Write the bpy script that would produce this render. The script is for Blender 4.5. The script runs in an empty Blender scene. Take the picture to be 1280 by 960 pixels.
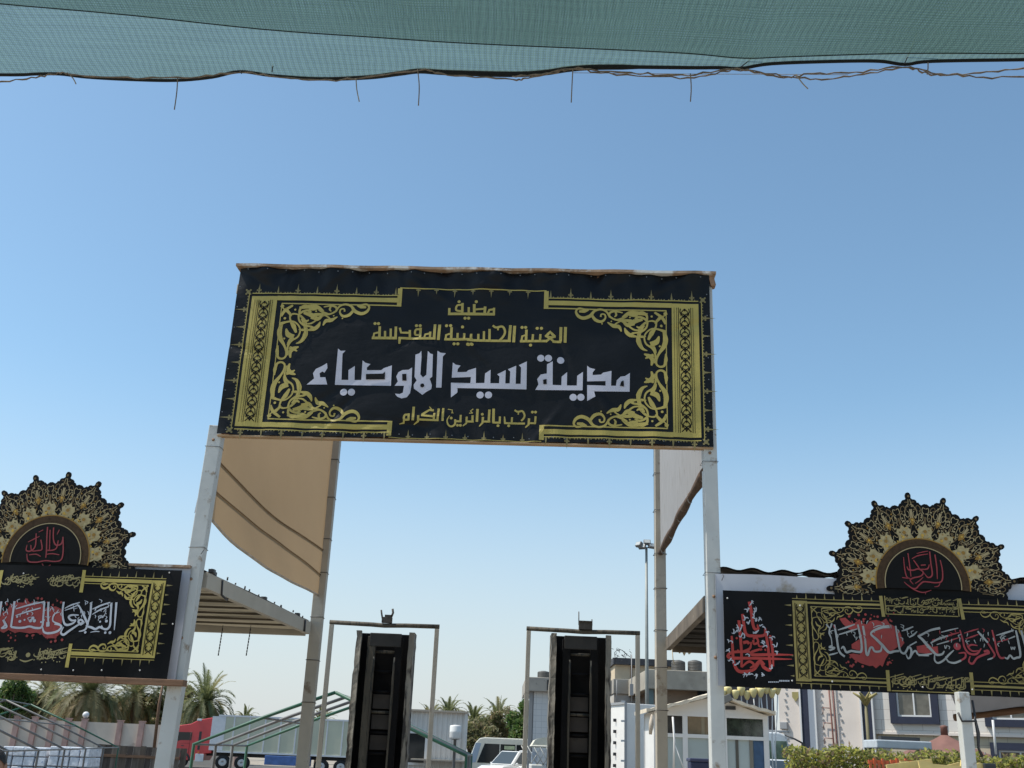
import bpy, bmesh, math, random
from mathutils import Vector as V, Matrix, noise
from mathutils.geometry import tessellate_polygon
rnd = random.Random(7)
R = math.radians
S = bpy.context.scene
COL = S.collection

# ------------------------------------------------------------------ camera, sky, sun, exposure
FPX = 1300.0
PITCH, ROLL = math.atan(462 / FPX), R(2.4)
EYE = V((0, 0, 1.7))
cF = V((0, math.cos(PITCH), math.sin(PITCH)))
cU0 = V((0, -math.sin(PITCH), math.cos(PITCH)))
cR0 = V((1, 0, 0))
cR = math.cos(ROLL) * cR0 + math.sin(ROLL) * cU0
cU = -math.sin(ROLL) * cR0 + math.cos(ROLL) * cU0
cam = bpy.data.cameras.new('camera')
camo = bpy.data.objects.new('camera', cam)
COL.objects.link(camo)
cam.sensor_width = 36
cam.lens = FPX / 1280 * 36
cam.clip_start, cam.clip_end = 0.05, 5000
camo.matrix_world = Matrix(((cR.x, cU.x, -cF.x, EYE.x), (cR.y, cU.y, -cF.y, EYE.y), (cR.z, cU.z, -cF.z, EYE.z), (0, 0, 0, 1)))
S.camera = camo
S.render.resolution_x, S.render.resolution_y = 1024, 768

SUN_EL, SUN_AZ = R(58), R(-93)          # azimuth from +Y towards +X: the sun stands high on the left
w = bpy.data.worlds.new('World')
S.world = w
w.use_nodes = True
wn = w.node_tree.nodes
sky = wn.new('ShaderNodeTexSky')
sky.sky_type = 'NISHITA'
sky.sun_disc = False
sky.sun_elevation = SUN_EL
sky.sun_rotation = SUN_AZ
sky.altitude = 0
sky.air_density = 1.0
sky.dust_density = 0.8
sky.ozone_density = 2.4
wl = w.node_tree.links
tint = wn.new('ShaderNodeMix')           # white balance of the phone
tint.data_type, tint.blend_type = 'RGBA', 'MULTIPLY'
tint.inputs[0].default_value = 1
tint.inputs[7].default_value = (1.0, 1.115, 1.03, 1)
wl.new(sky.outputs[0], tint.inputs[6])
geo = wn.new('ShaderNodeTexCoord')       # dust haze low over the horizon
sep = wn.new('ShaderNodeSeparateXYZ')
wl.new(geo.outputs['Generated'], sep.inputs[0])
low = wn.new('ShaderNodeMapRange')
low.interpolation_type = 'SMOOTHSTEP'
low.inputs[1].default_value, low.inputs[2].default_value = -.02, .34
low.inputs[3].default_value, low.inputs[4].default_value = .88, 0
wl.new(sep.outputs['Z'], low.inputs[0])
hz = wn.new('ShaderNodeMix')
hz.data_type = 'RGBA'
wl.new(low.outputs[0], hz.inputs[0])
wl.new(tint.outputs[2], hz.inputs[6])
hz.inputs[7].default_value = (3.85, 4.0, 4.22, 1)
wl.new(hz.outputs[2], wn['Background'].inputs[0])
wn['Background'].inputs[1].default_value = 0.147
sl = bpy.data.lights.new('sun', 'SUN')
sl.energy = 4.3
sl.angle = R(0.5)
sl.color = (1, .955, .88)
so = bpy.data.objects.new('sun', sl)
COL.objects.link(so)
sd = V((math.sin(SUN_AZ) * math.cos(SUN_EL), math.cos(SUN_AZ) * math.cos(SUN_EL), math.sin(SUN_EL)))
so.rotation_euler = sd.to_track_quat('Z', 'Y').to_euler()
S.view_settings.view_transform = 'Standard'
S.view_settings.look = 'None'
S.view_settings.exposure = 0.25
S.view_settings.gamma = 1
S.view_settings.use_curve_mapping = False
S.cycles.max_bounces = 8
S.cycles.transparent_max_bounces = 16


# ------------------------------------------------------------------ geometry of the photograph
def ray(x, y):
    return cF * FPX + cR * (x - 640) - cU * (y - 480)


def at_y(x, y, Y):
    d = ray(x, y)
    return EYE + d * (Y / d.y)


def at_z(x, y, z):
    d = ray(x, y)
    return EYE + d * ((z - EYE.z) / d.z)


def on_plane(x, y, P, N):
    d = ray(x, y)
    return EYE + d * ((P - EYE).dot(N) / d.dot(N))


def hor(x):
    return 942 + (x - 640) * math.tan(ROLL)


def gx(x, Y):
    """world x of pixel column x on the horizon at depth Y"""
    return at_y(x, hor(x), Y).x


def zz(x, y, Y):
    return at_y(x, y, Y).z


# ------------------------------------------------------------------ materials
MATS = {}


def mat(name, col, rough=.7, metal=0., var=.0, vscale=4., stain=None, sthr=.62, sscale=3., bump=0., bscale=30., spec=.5, stretch=None, transl=None, coat=0.):
    if name in MATS:
        return MATS[name]
    m = bpy.data.materials.new(name)
    m.use_nodes = True
    nt = m.node_tree
    N, L = nt.nodes, nt.links
    b = N['Principled BSDF']
    b.inputs['Roughness'].default_value = rough
    b.inputs['Metallic'].default_value = metal
    b.inputs['Specular IOR Level'].default_value = spec
    b.inputs['Coat Weight'].default_value = coat
    tc = N.new('ShaderNodeTexCoord')
    src = tc.outputs['Object']
    if stretch:
        mp = N.new('ShaderNodeMapping')
        mp.inputs['Scale'].default_value = stretch
        L.new(src, mp.inputs['Vector'])
        src = mp.outputs[0]
    last = None
    if var or stain:
        n1 = N.new('ShaderNodeTexNoise')
        n1.inputs['Scale'].default_value = vscale
        n1.inputs['Detail'].default_value = 6
        L.new(src, n1.inputs['Vector'])
        mx = N.new('ShaderNodeMix')
        mx.data_type = 'RGBA'
        k = 1 + var
        mx.inputs[6].default_value = (*[c / k for c in col], 1)
        mx.inputs[7].default_value = (*[min(1, c * k) for c in col], 1)
        rp = N.new('ShaderNodeMapRange')
        rp.inputs[1].default_value, rp.inputs[2].default_value = .3, .7
        L.new(n1.outputs['Fac'], rp.inputs[0])
        L.new(rp.outputs[0], mx.inputs[0])
        last = mx.outputs[2]
        if stain:
            n2 = N.new('ShaderNodeTexNoise')
            n2.inputs['Scale'].default_value = sscale
            n2.inputs['Detail'].default_value = 9
            n2.inputs['Roughness'].default_value = .65
            L.new(src, n2.inputs['Vector'])
            r2 = N.new('ShaderNodeMapRange')
            r2.inputs[1].default_value, r2.inputs[2].default_value = sthr, sthr + .09
            L.new(n2.outputs['Fac'], r2.inputs[0])
            m2 = N.new('ShaderNodeMix')
            m2.data_type = 'RGBA'
            L.new(r2.outputs[0], m2.inputs[0])
            L.new(last, m2.inputs[6])
            m2.inputs[7].default_value = (*stain, 1)
            last = m2.outputs[2]
        L.new(last, b.inputs['Base Color'])
    else:
        b.inputs['Base Color'].default_value = (*col, 1)
    if bump:
        n3 = N.new('ShaderNodeTexNoise')
        n3.inputs['Scale'].default_value = bscale
        n3.inputs['Detail'].default_value = 5
        L.new(src, n3.inputs['Vector'])
        bp = N.new('ShaderNodeBump')
        bp.inputs['Strength'].default_value = bump
        bp.inputs['Distance'].default_value = .02
        L.new(n3.outputs['Fac'], bp.inputs['Height'])
        L.new(bp.outputs[0], b.inputs['Normal'])
    if transl:
        t = N.new('ShaderNodeBsdfTranslucent')
        if last is not None and transl is True:
            L.new(last, t.inputs[0])
        else:
            t.inputs[0].default_value = (*(col if transl is True else transl), 1)
        ms = N.new('ShaderNodeMixShader')
        ms.inputs[0].default_value = .5
        L.new(b.outputs[0], ms.inputs[1])
        L.new(t.outputs[0], ms.inputs[2])
        L.new(ms.outputs[0], N['Material Output'].inputs[0])
    MATS[name] = m
    return m


def brickmat(name, c1, c2, mortar, scale, bw=.5, rh=.25, ms=.02, rough=.8, axis='XZ'):
    m = mat(name, c1, rough)
    N, L = m.node_tree.nodes, m.node_tree.links
    tc = N.new('ShaderNodeTexCoord')
    sp = N.new('ShaderNodeSeparateXYZ')
    cb = N.new('ShaderNodeCombineXYZ')
    L.new(tc.outputs['Object'], sp.inputs[0])
    L.new(sp.outputs[axis[0]], cb.inputs[0])
    L.new(sp.outputs[axis[1]], cb.inputs[1])
    br = N.new('ShaderNodeTexBrick')
    br.offset = 0 if bw == rh or ms > .5 else .5
    br.inputs['Color1'].default_value = (*c1, 1)
    br.inputs['Color2'].default_value = (*c2, 1)
    br.inputs['Mortar'].default_value = (*mortar, 1)
    br.inputs['Scale'].default_value = scale
    br.inputs['Mortar Size'].default_value = ms
    br.inputs['Brick Width'].default_value = bw
    br.inputs['Row Height'].default_value = rh
    L.new(cb.outputs[0], br.inputs['Vector'])
    L.new(br.outputs['Color'], N['Principled BSDF'].inputs['Base Color'])
    return m


def glassmat(name, col, rough=.06):
    return mat(name, col, rough, 0, spec=.45)


# ------------------------------------------------------------------ mesh helpers
class MB:
    def __init__(s):
        s.v, s.f, s.mi, s.sm = [], [], [], []

    def add(s, vs, fs, mi=0, smooth=False):
        o = len(s.v)
        s.v += [V(p) for p in vs]
        for f in fs:
            s.f.append([o + i for i in f])
            s.mi.append(mi)
            s.sm.append(smooth)

    def box(s, c, d, M=None, mi=0, taper=1.):
        x, y, z = d[0] / 2, d[1] / 2, d[2] / 2
        k = taper
        vs = [V((-x, -y, -z)), V((x, -y, -z)), V((x, y, -z)), V((-x, y, -z)), V((-x * k, -y * k, z)), V((x * k, -y * k, z)), V((x * k, y * k, z)), V((-x * k, y * k, z))]
        if M is not None:
            vs = [M @ p for p in vs]
        s.add([V(c) + p for p in vs], [(0, 3, 2, 1), (4, 5, 6, 7), (0, 1, 5, 4), (1, 2, 6, 5), (2, 3, 7, 6), (3, 0, 4, 7)], mi)

    def beam(s, a, b, w, h, mi=0, up=V((0, 0, 1))):
        """box from a to b, w wide (sideways) and h tall, centred on the line"""
        a, b = V(a), V(b)
        d = (b - a)
        n = d.normalized()
        if abs(n.dot(up)) > .98:
            up = V((0, 1, 0))
        sx = n.cross(up).normalized()
        uz = sx.cross(n)
        o = []
        for p in (a, b):
            for i, j in ((-1, -1), (1, -1), (1, 1), (-1, 1)):
                o.append(p + sx * (i * w / 2) + uz * (j * h / 2))
        s.add(o, [(0, 1, 2, 3), (7, 6, 5, 4), (0, 4, 5, 1), (1, 5, 6, 2), (2, 6, 7, 3), (3, 7, 4, 0)], mi)

    def tube(s, pts, r, n=8, mi=0, cap=True):
        pts = [V(p) for p in pts]
        k = len(pts)
        rr = r if isinstance(r, (list, tuple)) else [r] * k
        up = None
        rings = []
        for i, p in enumerate(pts):
            t = (pts[min(i + 1, k - 1)] - pts[max(i - 1, 0)]).normalized()
            if up is None:
                up = V((0, 0, 1)) if abs(t.z) < .9 else V((0, 1, 0))
            a = t.cross(up).normalized()
            bq = a.cross(t).normalized()
            up = bq
            rings.append([p + (a * math.cos(q) + bq * math.sin(q)) * rr[i] for q in [2 * math.pi * j / n for j in range(n)]])
        vs = [q for g in rings for q in g]
        fs = [(i * n + j, i * n + (j + 1) % n, (i + 1) * n + (j + 1) % n, (i + 1) * n + j) for i in range(k - 1) for j in range(n)]
        if cap:
            fs += [tuple(range(n))[::-1], tuple(range((k - 1) * n, k * n))]
        s.add(vs, fs, mi, True)

    def lathe(s, c, prof, n=20, mi=0, axis='Z', smooth=True):
        vs = []
        for r, h in prof:
            for j in range(n):
                q = 2 * math.pi * j / n
                p = V((r * math.cos(q), r * math.sin(q), h))
                if axis == 'X':
                    p = V((p.z, p.x, p.y))
                if axis == 'Y':
                    p = V((p.x, p.z, p.y))
                vs.append(V(c) + p)
        k = len(prof)
        fs = [(i * n + j, i * n + (j + 1) % n, (i + 1) * n + (j + 1) % n, (i + 1) * n + j) for i in range(k - 1) for j in range(n)]
        fs += [tuple(range(n))[::-1], tuple(range((k - 1) * n, k * n))]
        s.add(vs, fs, mi, smooth)

    def prism(s, poly, A, U, W, T, mi=0):
        """polygon (list of 2D) in plane A + U*x + W*y, swept by vector T"""
        n = len(poly)
        A, U, W, T = V(A), V(U), V(W), V(T)
        p0 = [A + U * x + W * y for x, y in poly]
        tri = tessellate_polygon([[V((x, y, 0)) for x, y in poly]])
        fs = [tuple(t) for t in tri] + [tuple(n + i for i in t[::-1]) for t in tri]
        fs += [(i, (i + 1) % n, n + (i + 1) % n, n + i) for i in range(n)]
        s.add(p0 + [p + T for p in p0], fs, mi)

    def grid(s, fn, nu, nv, mi=0, smooth=True):
        vs = [fn(i / nu, j / nv) for j in range(nv + 1) for i in range(nu + 1)]
        fs = [(j * (nu + 1) + i, j * (nu + 1) + i + 1, (j + 1) * (nu + 1) + i + 1, (j + 1) * (nu + 1) + i) for j in range(nv) for i in range(nu)]
        s.add(vs, fs, mi, smooth)

    def sphere(s, c, r, n=12, m=8, mi=0):
        rx, ry, rz = r if isinstance(r, (tuple, list)) else (r, r, r)
        vs = [V(c) + V((rx * math.sin(a) * math.cos(b), ry * math.sin(a) * math.sin(b), rz * math.cos(a))) for a in [math.pi * (i + .001) / (m + .002) for i in range(m + 1)] for b in [2 * math.pi * j / n for j in range(n)]]
        fs = [(i * n + j, (i + 1) * n + j, (i + 1) * n + (j + 1) % n, i * n + (j + 1) % n) for i in range(m) for j in range(n)]
        s.add(vs, fs, mi, True)

    def build(s, name, mats, parent=None, bevel=0, fix=True):
        if not isinstance(mats, (list, tuple)):
            mats = [mats]
        me = bpy.data.meshes.new(name)
        inv = parent.matrix_world.inverted() if parent is not None else None
        vs = s.v
        base = V((0, 0, 0))
        if parent is None and vs:
            lo = [min(p[i] for p in vs) for i in range(3)]
            hi = [max(p[i] for p in vs) for i in range(3)]
            base = V(((lo[0] + hi[0]) / 2, (lo[1] + hi[1]) / 2, lo[2]))
            vs = [p - base for p in vs]
        elif inv is not None:
            vs = [inv @ p for p in vs]
        me.from_pydata([tuple(p) for p in vs], [], s.f)
        for m in mats:
            me.materials.append(m)
        me.polygons.foreach_set('material_index', s.mi)
        me.polygons.foreach_set('use_smooth', s.sm)
        me.update()
        if fix:
            bm = bmesh.new()
            bm.from_mesh(me)
            bmesh.ops.recalc_face_normals(bm, faces=bm.faces)
            bm.to_mesh(me)
            bm.free()
        o = bpy.data.objects.new(name, me)
        COL.objects.link(o)
        if parent is not None:
            o.parent = parent
            o.matrix_world = parent.matrix_world.copy()
        else:
            o.location = base
            o.matrix_world = Matrix.Translation(base)
        if bevel:
            b = o.modifiers.new('bevel', 'BEVEL')
            b.width = bevel
            b.segments = 2
            b.limit_method = 'ANGLE'
        return o


def tag(o, label=None, cat=None, group=None, kind=None):
    if label:
        o['label'] = label
    if cat:
        o['category'] = cat
    if group:
        o['group'] = group
    if kind:
        o['kind'] = kind
    return o


def thing(name, loc, label, cat, group=None, rz=0):
    o = bpy.data.objects.new(name, None)
    COL.objects.link(o)
    o.empty_display_size = .1
    M = Matrix.Translation(V(loc)) @ Matrix.Rotation(rz, 4, 'Z')
    o.matrix_world = M
    return tag(o, label, cat, group)


def copy_tree(o, parent=None):
    c = o.copy()
    COL.objects.link(c)
    if parent is not None:
        c.parent = parent
    for ch in list(o.children):
        copy_tree(ch, c)
    return c


def smooth_line(pts, n=6):
    """Catmull-Rom through 2D/3D tuples"""
    if len(pts) < 3:
        return [tuple(p) for p in pts]
    out = []
    P = [pts[0]] + list(pts) + [pts[-1]]
    for i in range(1, len(P) - 2):
        a, b, c, d = P[i - 1], P[i], P[i + 1], P[i + 2]
        for k in range(n):
            t = k / n
            out.append(tuple(.5 * (2 * b[q] + (c[q] - a[q]) * t + (2 * a[q] - 5 * b[q] + 4 * c[q] - d[q]) * t * t + (3 * b[q] - a[q] - 3 * c[q] + d[q]) * t ** 3) for q in range(len(b))))
    out.append(tuple(pts[-1]))
    return out


class Art:
    """flat printed shapes lying on a cloth in the plane O + u*U + v*Z; px() finds (u, v) of a point of the photograph on that plane"""

    def __init__(s, O, U, Nrm, disp):
        s.O, s.U, s.N, s.disp = O, U, Nrm, disp
        s.mb = MB()
        s.k = 0

    pd = .09                            # how far the print stands in front of O

    def px(s, x, y):
        P = on_plane(x, y, s.O + s.N * s.pd, s.N)
        return ((P - s.O).dot(s.U), P.z)

    def put(s, u, v, off):
        return V((s.O.x, s.O.y, 0)) + s.U * u + V((0, 0, v)) + s.N * (s.disp(u, v) + off)

    def off(s, lay):
        s.k = (s.k + 1) % 14
        return .0045 + lay * .0035 + s.k * .0002

    def poly(s, uv, lay=0, mi=0, sub=.06):
        pts = []
        n = len(uv)
        for i in range(n):
            a, b = uv[i], uv[(i + 1) % n]
            m = max(1, int(math.hypot(b[0] - a[0], b[1] - a[1]) / sub))
            pts += [(a[0] + (b[0] - a[0]) * k / m, a[1] + (b[1] - a[1]) * k / m) for k in range(m)]
        tri = tessellate_polygon([[V((x, y, 0)) for x, y in pts]])
        o = s.off(lay)
        s.mb.add([s.put(x, y, o) for x, y in pts], [tuple(t) for t in tri], mi)

    def fill(s, uv, lay=0, mi=0, step=.012, sub=.03):
        """a larger shape, cut into small pieces that follow the folds of the cloth"""
        o = s.off(lay)
        n = len(uv)
        ys = [p[1] for p in uv]
        lo, hi = min(ys), max(ys)
        cuts = sorted(set([lo + (hi - lo) * i / max(1, math.ceil((hi - lo) / step)) for i in range(math.ceil((hi - lo) / step) + 1)] + ys))
        for y0, y1 in zip(cuts, cuts[1:]):
            if y1 - y0 < 1e-7:
                continue
            ym = (y0 + y1) / 2
            X = []
            for i in range(n):
                a, b = uv[i], uv[(i + 1) % n]
                if (a[1] < ym) != (b[1] < ym):
                    t = lambda y: a[0] + (b[0] - a[0]) * (y - a[1]) / (b[1] - a[1])
                    X.append((t(ym), t(y0), t(y1)))
            X.sort()
            for l, r in zip(X[::2], X[1::2]):
                m = max(1, int((r[0] - l[0]) / sub))
                vs = [s.put(l[1] + (r[1] - l[1]) * k / m, y0, o) for k in range(m + 1)] + [s.put(l[2] + (r[2] - l[2]) * k / m, y1, o) for k in range(m + 1)]
                s.mb.add(vs, [(k, k + 1, m + 2 + k, m + 1 + k) for k in range(m)], mi)

    def disc(s, u, v, r, lay=0, mi=0, n=14):
        o = s.off(lay)
        s.mb.add([s.put(u, v, o)] + [s.put(u + r * math.cos(2 * math.pi * i / n), v + r * math.sin(2 * math.pi * i / n), o) for i in range(n)], [(0, 1 + i, 1 + (i + 1) % n) for i in range(n)], mi)

    def ribbon(s, uv, wd, lay=0, mi=0, smooth=True, sub=.03):
        """wd: constant width, list along the line, or ('leaf', w)"""
        ctrl = len(uv)
        L = smooth_line(uv) if smooth and len(uv) > 2 else list(uv)
        pts = [L[0]]
        for a, b in zip(L, L[1:]):
            m = max(1, int(math.hypot(b[0] - a[0], b[1] - a[1]) / sub))
            pts += [(a[0] + (b[0] - a[0]) * k / m, a[1] + (b[1] - a[1]) * k / m) for k in range(1, m + 1)]
        n = len(pts)
        o = s.off(lay)
        vs = []
        wm = max(wd) if isinstance(wd, list) else (wd[1] if isinstance(wd, tuple) else wd)
        na = max(1, math.ceil(wm / .035))
        across = [1 - 2 * j / na for j in range(na + 1)]
        for i, p in enumerate(pts):
            a, b = pts[max(0, i - 1)], pts[min(n - 1, i + 1)]
            dx, dy = b[0] - a[0], b[1] - a[1]
            l = math.hypot(dx, dy) or 1
            t = i / (n - 1)
            if isinstance(wd, tuple):
                ww = wd[1] * (math.sin(math.pi * min(1, t * .9 + .1)) ** .7 + .06)
            elif isinstance(wd, list):
                q = t * (len(wd) - 1)
                j = min(int(q), len(wd) - 2)
                ww = wd[j] + (wd[j + 1] - wd[j]) * (q - j)
            else:
                ww = wd
            nx, ny = -dy / l * ww / 2, dx / l * ww / 2
            vs += [s.put(p[0] + nx * q, p[1] + ny * q, o) for q in across]
        k = len(across)
        s.mb.add(vs, [(k * i + j, k * i + j + 1, k * i + k + j + 1, k * i + k + j) for i in range(n - 1) for j in range(k - 1)], mi)

    def build(s, name, mats, parent):
        return s.mb.build(name, mats, parent, fix=False)


# ------------------------------------------------------------------ the plane of the gate front
BL, BR = at_z(271, 543, 4.35), at_z(890, 559, 4.35)
GU = (BR - BL).normalized()
GN = V((GU.y, -GU.x, 0))                # towards the camera
PXM = (BR - BL).length / 619.2          # metres per pixel in that plane


def gp(u, v, d=0.):
    """point of the gate plane: u along it, height v, d metres in front"""
    return V((BL.x, BL.y, 0)) + GU * u + V((0, 0, v)) + GN * d


DF = .06                                # the fascias stand this far in front of the posts


def guv(x, y, d=0.):
    P = on_plane(x, y, BL + GN * d, GN)
    return ((P - BL).dot(GU), P.z)

# ------------------------------------------------------------------ materials used throughout
RUST = (.16, .07, .035)
M_white = mat('white_paint_weathered', (.52, .53, .505), .55, var=.10, vscale=2.2, stain=(.27, .21, .15), sthr=.585, sscale=7, bump=.12, bscale=14)
M_postgrey = mat('grey_khaki_paint', (.42, .38, .31), .6, var=.12, vscale=2.5, stain=(.22, .17, .12), sthr=.63, sscale=4, bump=.08)
M_rusty = mat('rusty_steel', (.25, .15, .09), .85, var=.45, vscale=6, stain=(.48, .44, .38), sthr=.58, sscale=5, bump=.2)
M_wood = mat('brown_wood', (.16, .085, .045), .75, var=.35, vscale=5, stretch=(1, 1, 6), bump=.2)
M_tin = mat('white_tin_sheet', (.47, .48, .52), .42, var=.12, vscale=1.6, stain=(.30, .26, .21), sthr=.60, sscale=2.2, bump=.05, bscale=3)
M_vinyl = mat('black_vinyl', (.0045, .0048, .0058), .40, var=.5, vscale=2, bump=.8, bscale=2.4, spec=.22, stretch=(1, 1, 1.5))
M_vinyl2 = mat('deep_black_vinyl', (.0035, .0035, .004), .5, var=.5, vscale=2, bump=.5, bscale=2.4, spec=.14)
M_gold = mat('gold_print', (.41, .33, .075), .45, var=.10, vscale=6, bump=.3, bscale=2.6)
M_goldd = mat('dark_gold_print', (.20, .165, .055), .45, var=.12, vscale=6)
M_letter = mat('white_print', (.50, .50, .57), .42, var=.04, vscale=5, bump=.3, bscale=2.6)
M_black = mat('black_print', (.0045, .0042, .004), .55, spec=.15)
M_red = mat('red_print', (.25, .024, .020), .5, var=.12, vscale=9)
M_redd = mat('dark_red_print', (.25, .022, .028), .5, var=.12, vscale=9)
M_silver = mat('silver_print', (.42, .45, .50), .45, var=.15, vscale=12)
M_grey = mat('grey_print', (.25, .27, .27), .45, var=.15, vscale=12)
M_cream = mat('cream_print', (.62, .56, .36), .5, var=.2, vscale=30)
M_yellow = mat('yellow_print', (.46, .29, .04), .5, var=.25, vscale=30)
M_brownring = mat('brown_ring_print', (.055, .033, .017), .6, spec=.15, var=.25, vscale=40)
M_dark = mat('dark_shadowless_steel', (.03, .03, .032), .5)
M_rubber = mat('black_rubber', (.015, .015, .015), .85)
M_glassd = glassmat('dark_window_glass', (.012, .016, .018))
M_chrome = mat('wheel_metal', (.52, .52, .51), .5, .1)
M_conc = mat('grey_concrete', (.37, .33, .265), .9, var=.2, vscale=1.3, stain=(.19, .18, .16), sthr=.58, sscale=1.2, bump=.2)

# ------------------------------------------------------------------ the ground
g = MB()
g.add([(-1500, -200, 0), (1500, -200, 0), (1500, 3000, 0), (-1500, 3000, 0)], [(0, 1, 2, 3)])
M_ground = mat('dusty_ground', (.30, .26, .205), .95, var=.25, vscale=.35, stain=(.20, .18, .15), sthr=.55, sscale=.25, bump=.25, bscale=9)
tag(g.build('ground', M_ground), kind='structure')
g = MB()
g.add([(-60, 22, .006), (70, 22, .006), (90, 92, .006), (-80, 92, .006)], [(0, 1, 2, 3)])
M_asph = mat('worn_asphalt', (.085, .08, .074), .92, var=.2, vscale=.8, stain=(.15, .13, .105), sthr=.57, sscale=.5, bump=.2, bscale=20)
tag(g.build('parking_lot', M_asph), kind='structure')

# ------------------------------------------------------------------ the entrance gate: a box of posts and beams
gate = thing('entrance_gate', gp(2.2, 0), 'tall white and grey steel post gate carrying the big black sign', 'gate')
uL, uR = 0., 4.47
PL, PR = gp(uL, 0), gp(uR, 0)
QL, QR = at_y(404, 700, 12.5), at_y(825, 700, 12.5)
QL.z = QR.z = 0
TOP = 5.96


def post(P, h, wd, m, name='post', lean=0.):
    b = MB()
    b.beam(P - GU * lean, P + V((0, 0, h)), wd, wd, up=V((0, 1, 0)))
    o = b.build(name, m, gate, .006)
    p = MB()
    p.box(P - GU * lean + V((0, 0, .012)), (.26, .26, .02))
    p.build('base_plate', M_rusty, o)
    return o


post(PL, 4.42, .125, M_white, 'front_post', .08)
post(PR, TOP, .118, M_white, 'front_post', -.012)
post(QL, TOP - .1, .135, M_postgrey, 'rear_post')
post(QR, TOP - .1, .125, M_postgrey, 'rear_post')
for a, c, z in ((PL, PR, 4.42), (QL, QR, 5.8), (PL, QL, 5.85), (PR, QR, 5.85)):
    b = MB()
    n = (c - a).normalized()
    b.beam(a + n * .07 + V((0, 0, z)), c - n * .07 + V((0, 0, z)), .08, .1)
    b.build('beam', M_postgrey, gate, .004)
# tie wires and bolts on the front posts
for P, zs, lean in ((PL, (4.22, 3.3), .08), (PR, (4.2, 3.22), -.012)):
    for z in zs:
        c = P - GU * (lean * (1 - z / 4.4)) + V((0, 0, z))
        s_ = .068
        b = MB()
        b.tube([c + V((x * s_, y * s_, rnd.uniform(-.006, .006))) for x, y in ((-1, -1), (1, -1), (1, 1), (-1, 1), (-1, -1))], .0022, 5)
        if rnd.random() < .35:
            b.tube([c + V((s_, -s_, 0)), c + V((s_ + .01, -s_ - .03, -.03)), c + V((s_ - .01, -s_ - .04, -.07))], .003, 5)
        b.build('tie_wire', M_dark, gate)
    for z in (4.28, 3.02, 2.52):
        c = P - GU * (lean * (1 - z / 4.4)) + V((0, 0, z)) + GN * .064
        b = MB()
        b.lathe(c, [(.014, -.004), (.014, .008), (.010, .011)], 6, axis='Y')
        b.build('bolt', M_rusty, gate)
# tie wires round the rear posts
for P in (QL, QR):
    for z in [2.2 + .47 * i + rnd.uniform(-.05, .05) for i in range(7)]:
        b = MB()
        s_ = .072
        b.tube([P + V((x * s_, y * s_, z + rnd.uniform(-.004, .004))) for x, y in ((-1, -1), (1, -1), (1, 1), (-1, 1), (-1, -1))], .004, 5)
        b.build('tie_wire', M_dark, gate)

# ------------------------------------------------------------------ the big sign
uSL, uSR = guv(271, 543, .09)[0], guv(890.5, 559, .09)[0] + .01
vB, vT = guv(580, 550, .09)[1], guv(297, 335, .09)[1]
sign = thing('gate_sign', gp(2.25, 4.35), 'large black vinyl sign with gold border and white kufic lettering on the gate', 'sign')


CRS = []
_r = random.Random(12)
for _i in range(34):
    _t = _r.random()
    _v = vT - .25 * _r.random() ** 1.6 if _t < .45 else (vB + .28 * _r.random() ** 1.6 if _t < .75 else _r.uniform(vB, vT))
    CRS.append((_r.uniform(uSL, uSR), _v, _r.uniform(-.9, .9) + (1.57 if _r.random() < .25 else 0), _r.uniform(.10, .38), _r.uniform(.024, .045), _r.choice([-1, 1]) * _r.uniform(.004, .012)))


def creases(u, v):
    d = 0
    for cu_, cv_, an, ln, wd, am in CRS:
        du, dv = u - cu_, v - cv_
        if abs(du) > 1 or abs(dv) > 1:
            continue
        p = du * math.cos(an) + dv * math.sin(an)
        q = -du * math.sin(an) + dv * math.cos(an)
        d += am * math.exp(-(p / ln) ** 2 - (q / wd) ** 2)
    return d


def disp_sign(u, v):
    t = (v - vB) / (vT - vB)
    s = (u - uSL) / (uSR - uSL)
    d = .005 * math.sin(3.1 * u + 2.0 * v) + .004 * math.sin(7.3 * u - 5.1 * v + 1)
    top = max(0, (t - .80) / .2)
    d += top * (.017 * math.sin(9 * u + 3 * v) + .010 * math.sin(17 * u - 11 * v) + .008 * math.sin(31 * u + 5 * v))
    bot = max(0, (.14 - t) / .14)
    d += bot * (.010 * math.sin(13 * u) + .006 * math.sin(29 * u + 7 * v))
    d += .02 * math.exp(-((s - .545) / .035) ** 2 - ((t - .985) / .05) ** 2)
    return d + .018 + creases(u, v)


b = MB()
b.grid(lambda i, j: gp(uSL + (uSR - uSL) * i, vB + (vT - vB + .01 * math.sin(9 * i)) * j - (.0 if j > .5 else .006 * math.sin(14 * i)), .075 + disp_sign(uSL + (uSR - uSL) * i, vB + (vT - vB) * j)), 240, 100)
b.build('vinyl_sheet', M_vinyl, sign)
b = MB()
b.beam(gp(uSL + .03, (vB + vT) / 2, .035), gp(uSR - .03, (vB + vT) / 2, .035), .05, vT - vB - .02)
b.build('backing_board', M_wood, sign)
b = MB()
n_ = 24
for i in range(n_):
    a, c = uSL - .03 + (uSR - uSL + .09) * i / n_, uSL - .03 + (uSR - uSL + .09) * (i + 1) / n_
    j0, j1 = .004 * math.sin(i * 1.7), .004 * math.sin((i + 1) * 1.7)
    b.beam(gp(a, vT + .016 + j0, .06), gp(c, vT + .016 + j1, .06), .15, .026, mi=0)
b.build('top_rail', mat('flaking_rusty_rail', (.30, .20, .13), .85, var=.5, vscale=5, stain=(.62, .60, .56), sthr=.50, sscale=3, bump=.3), sign)
b = MB()
b.beam(gp(uSL, vB - .012, .05), gp(uSR, vB - .012, .05), .07, .016)
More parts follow.
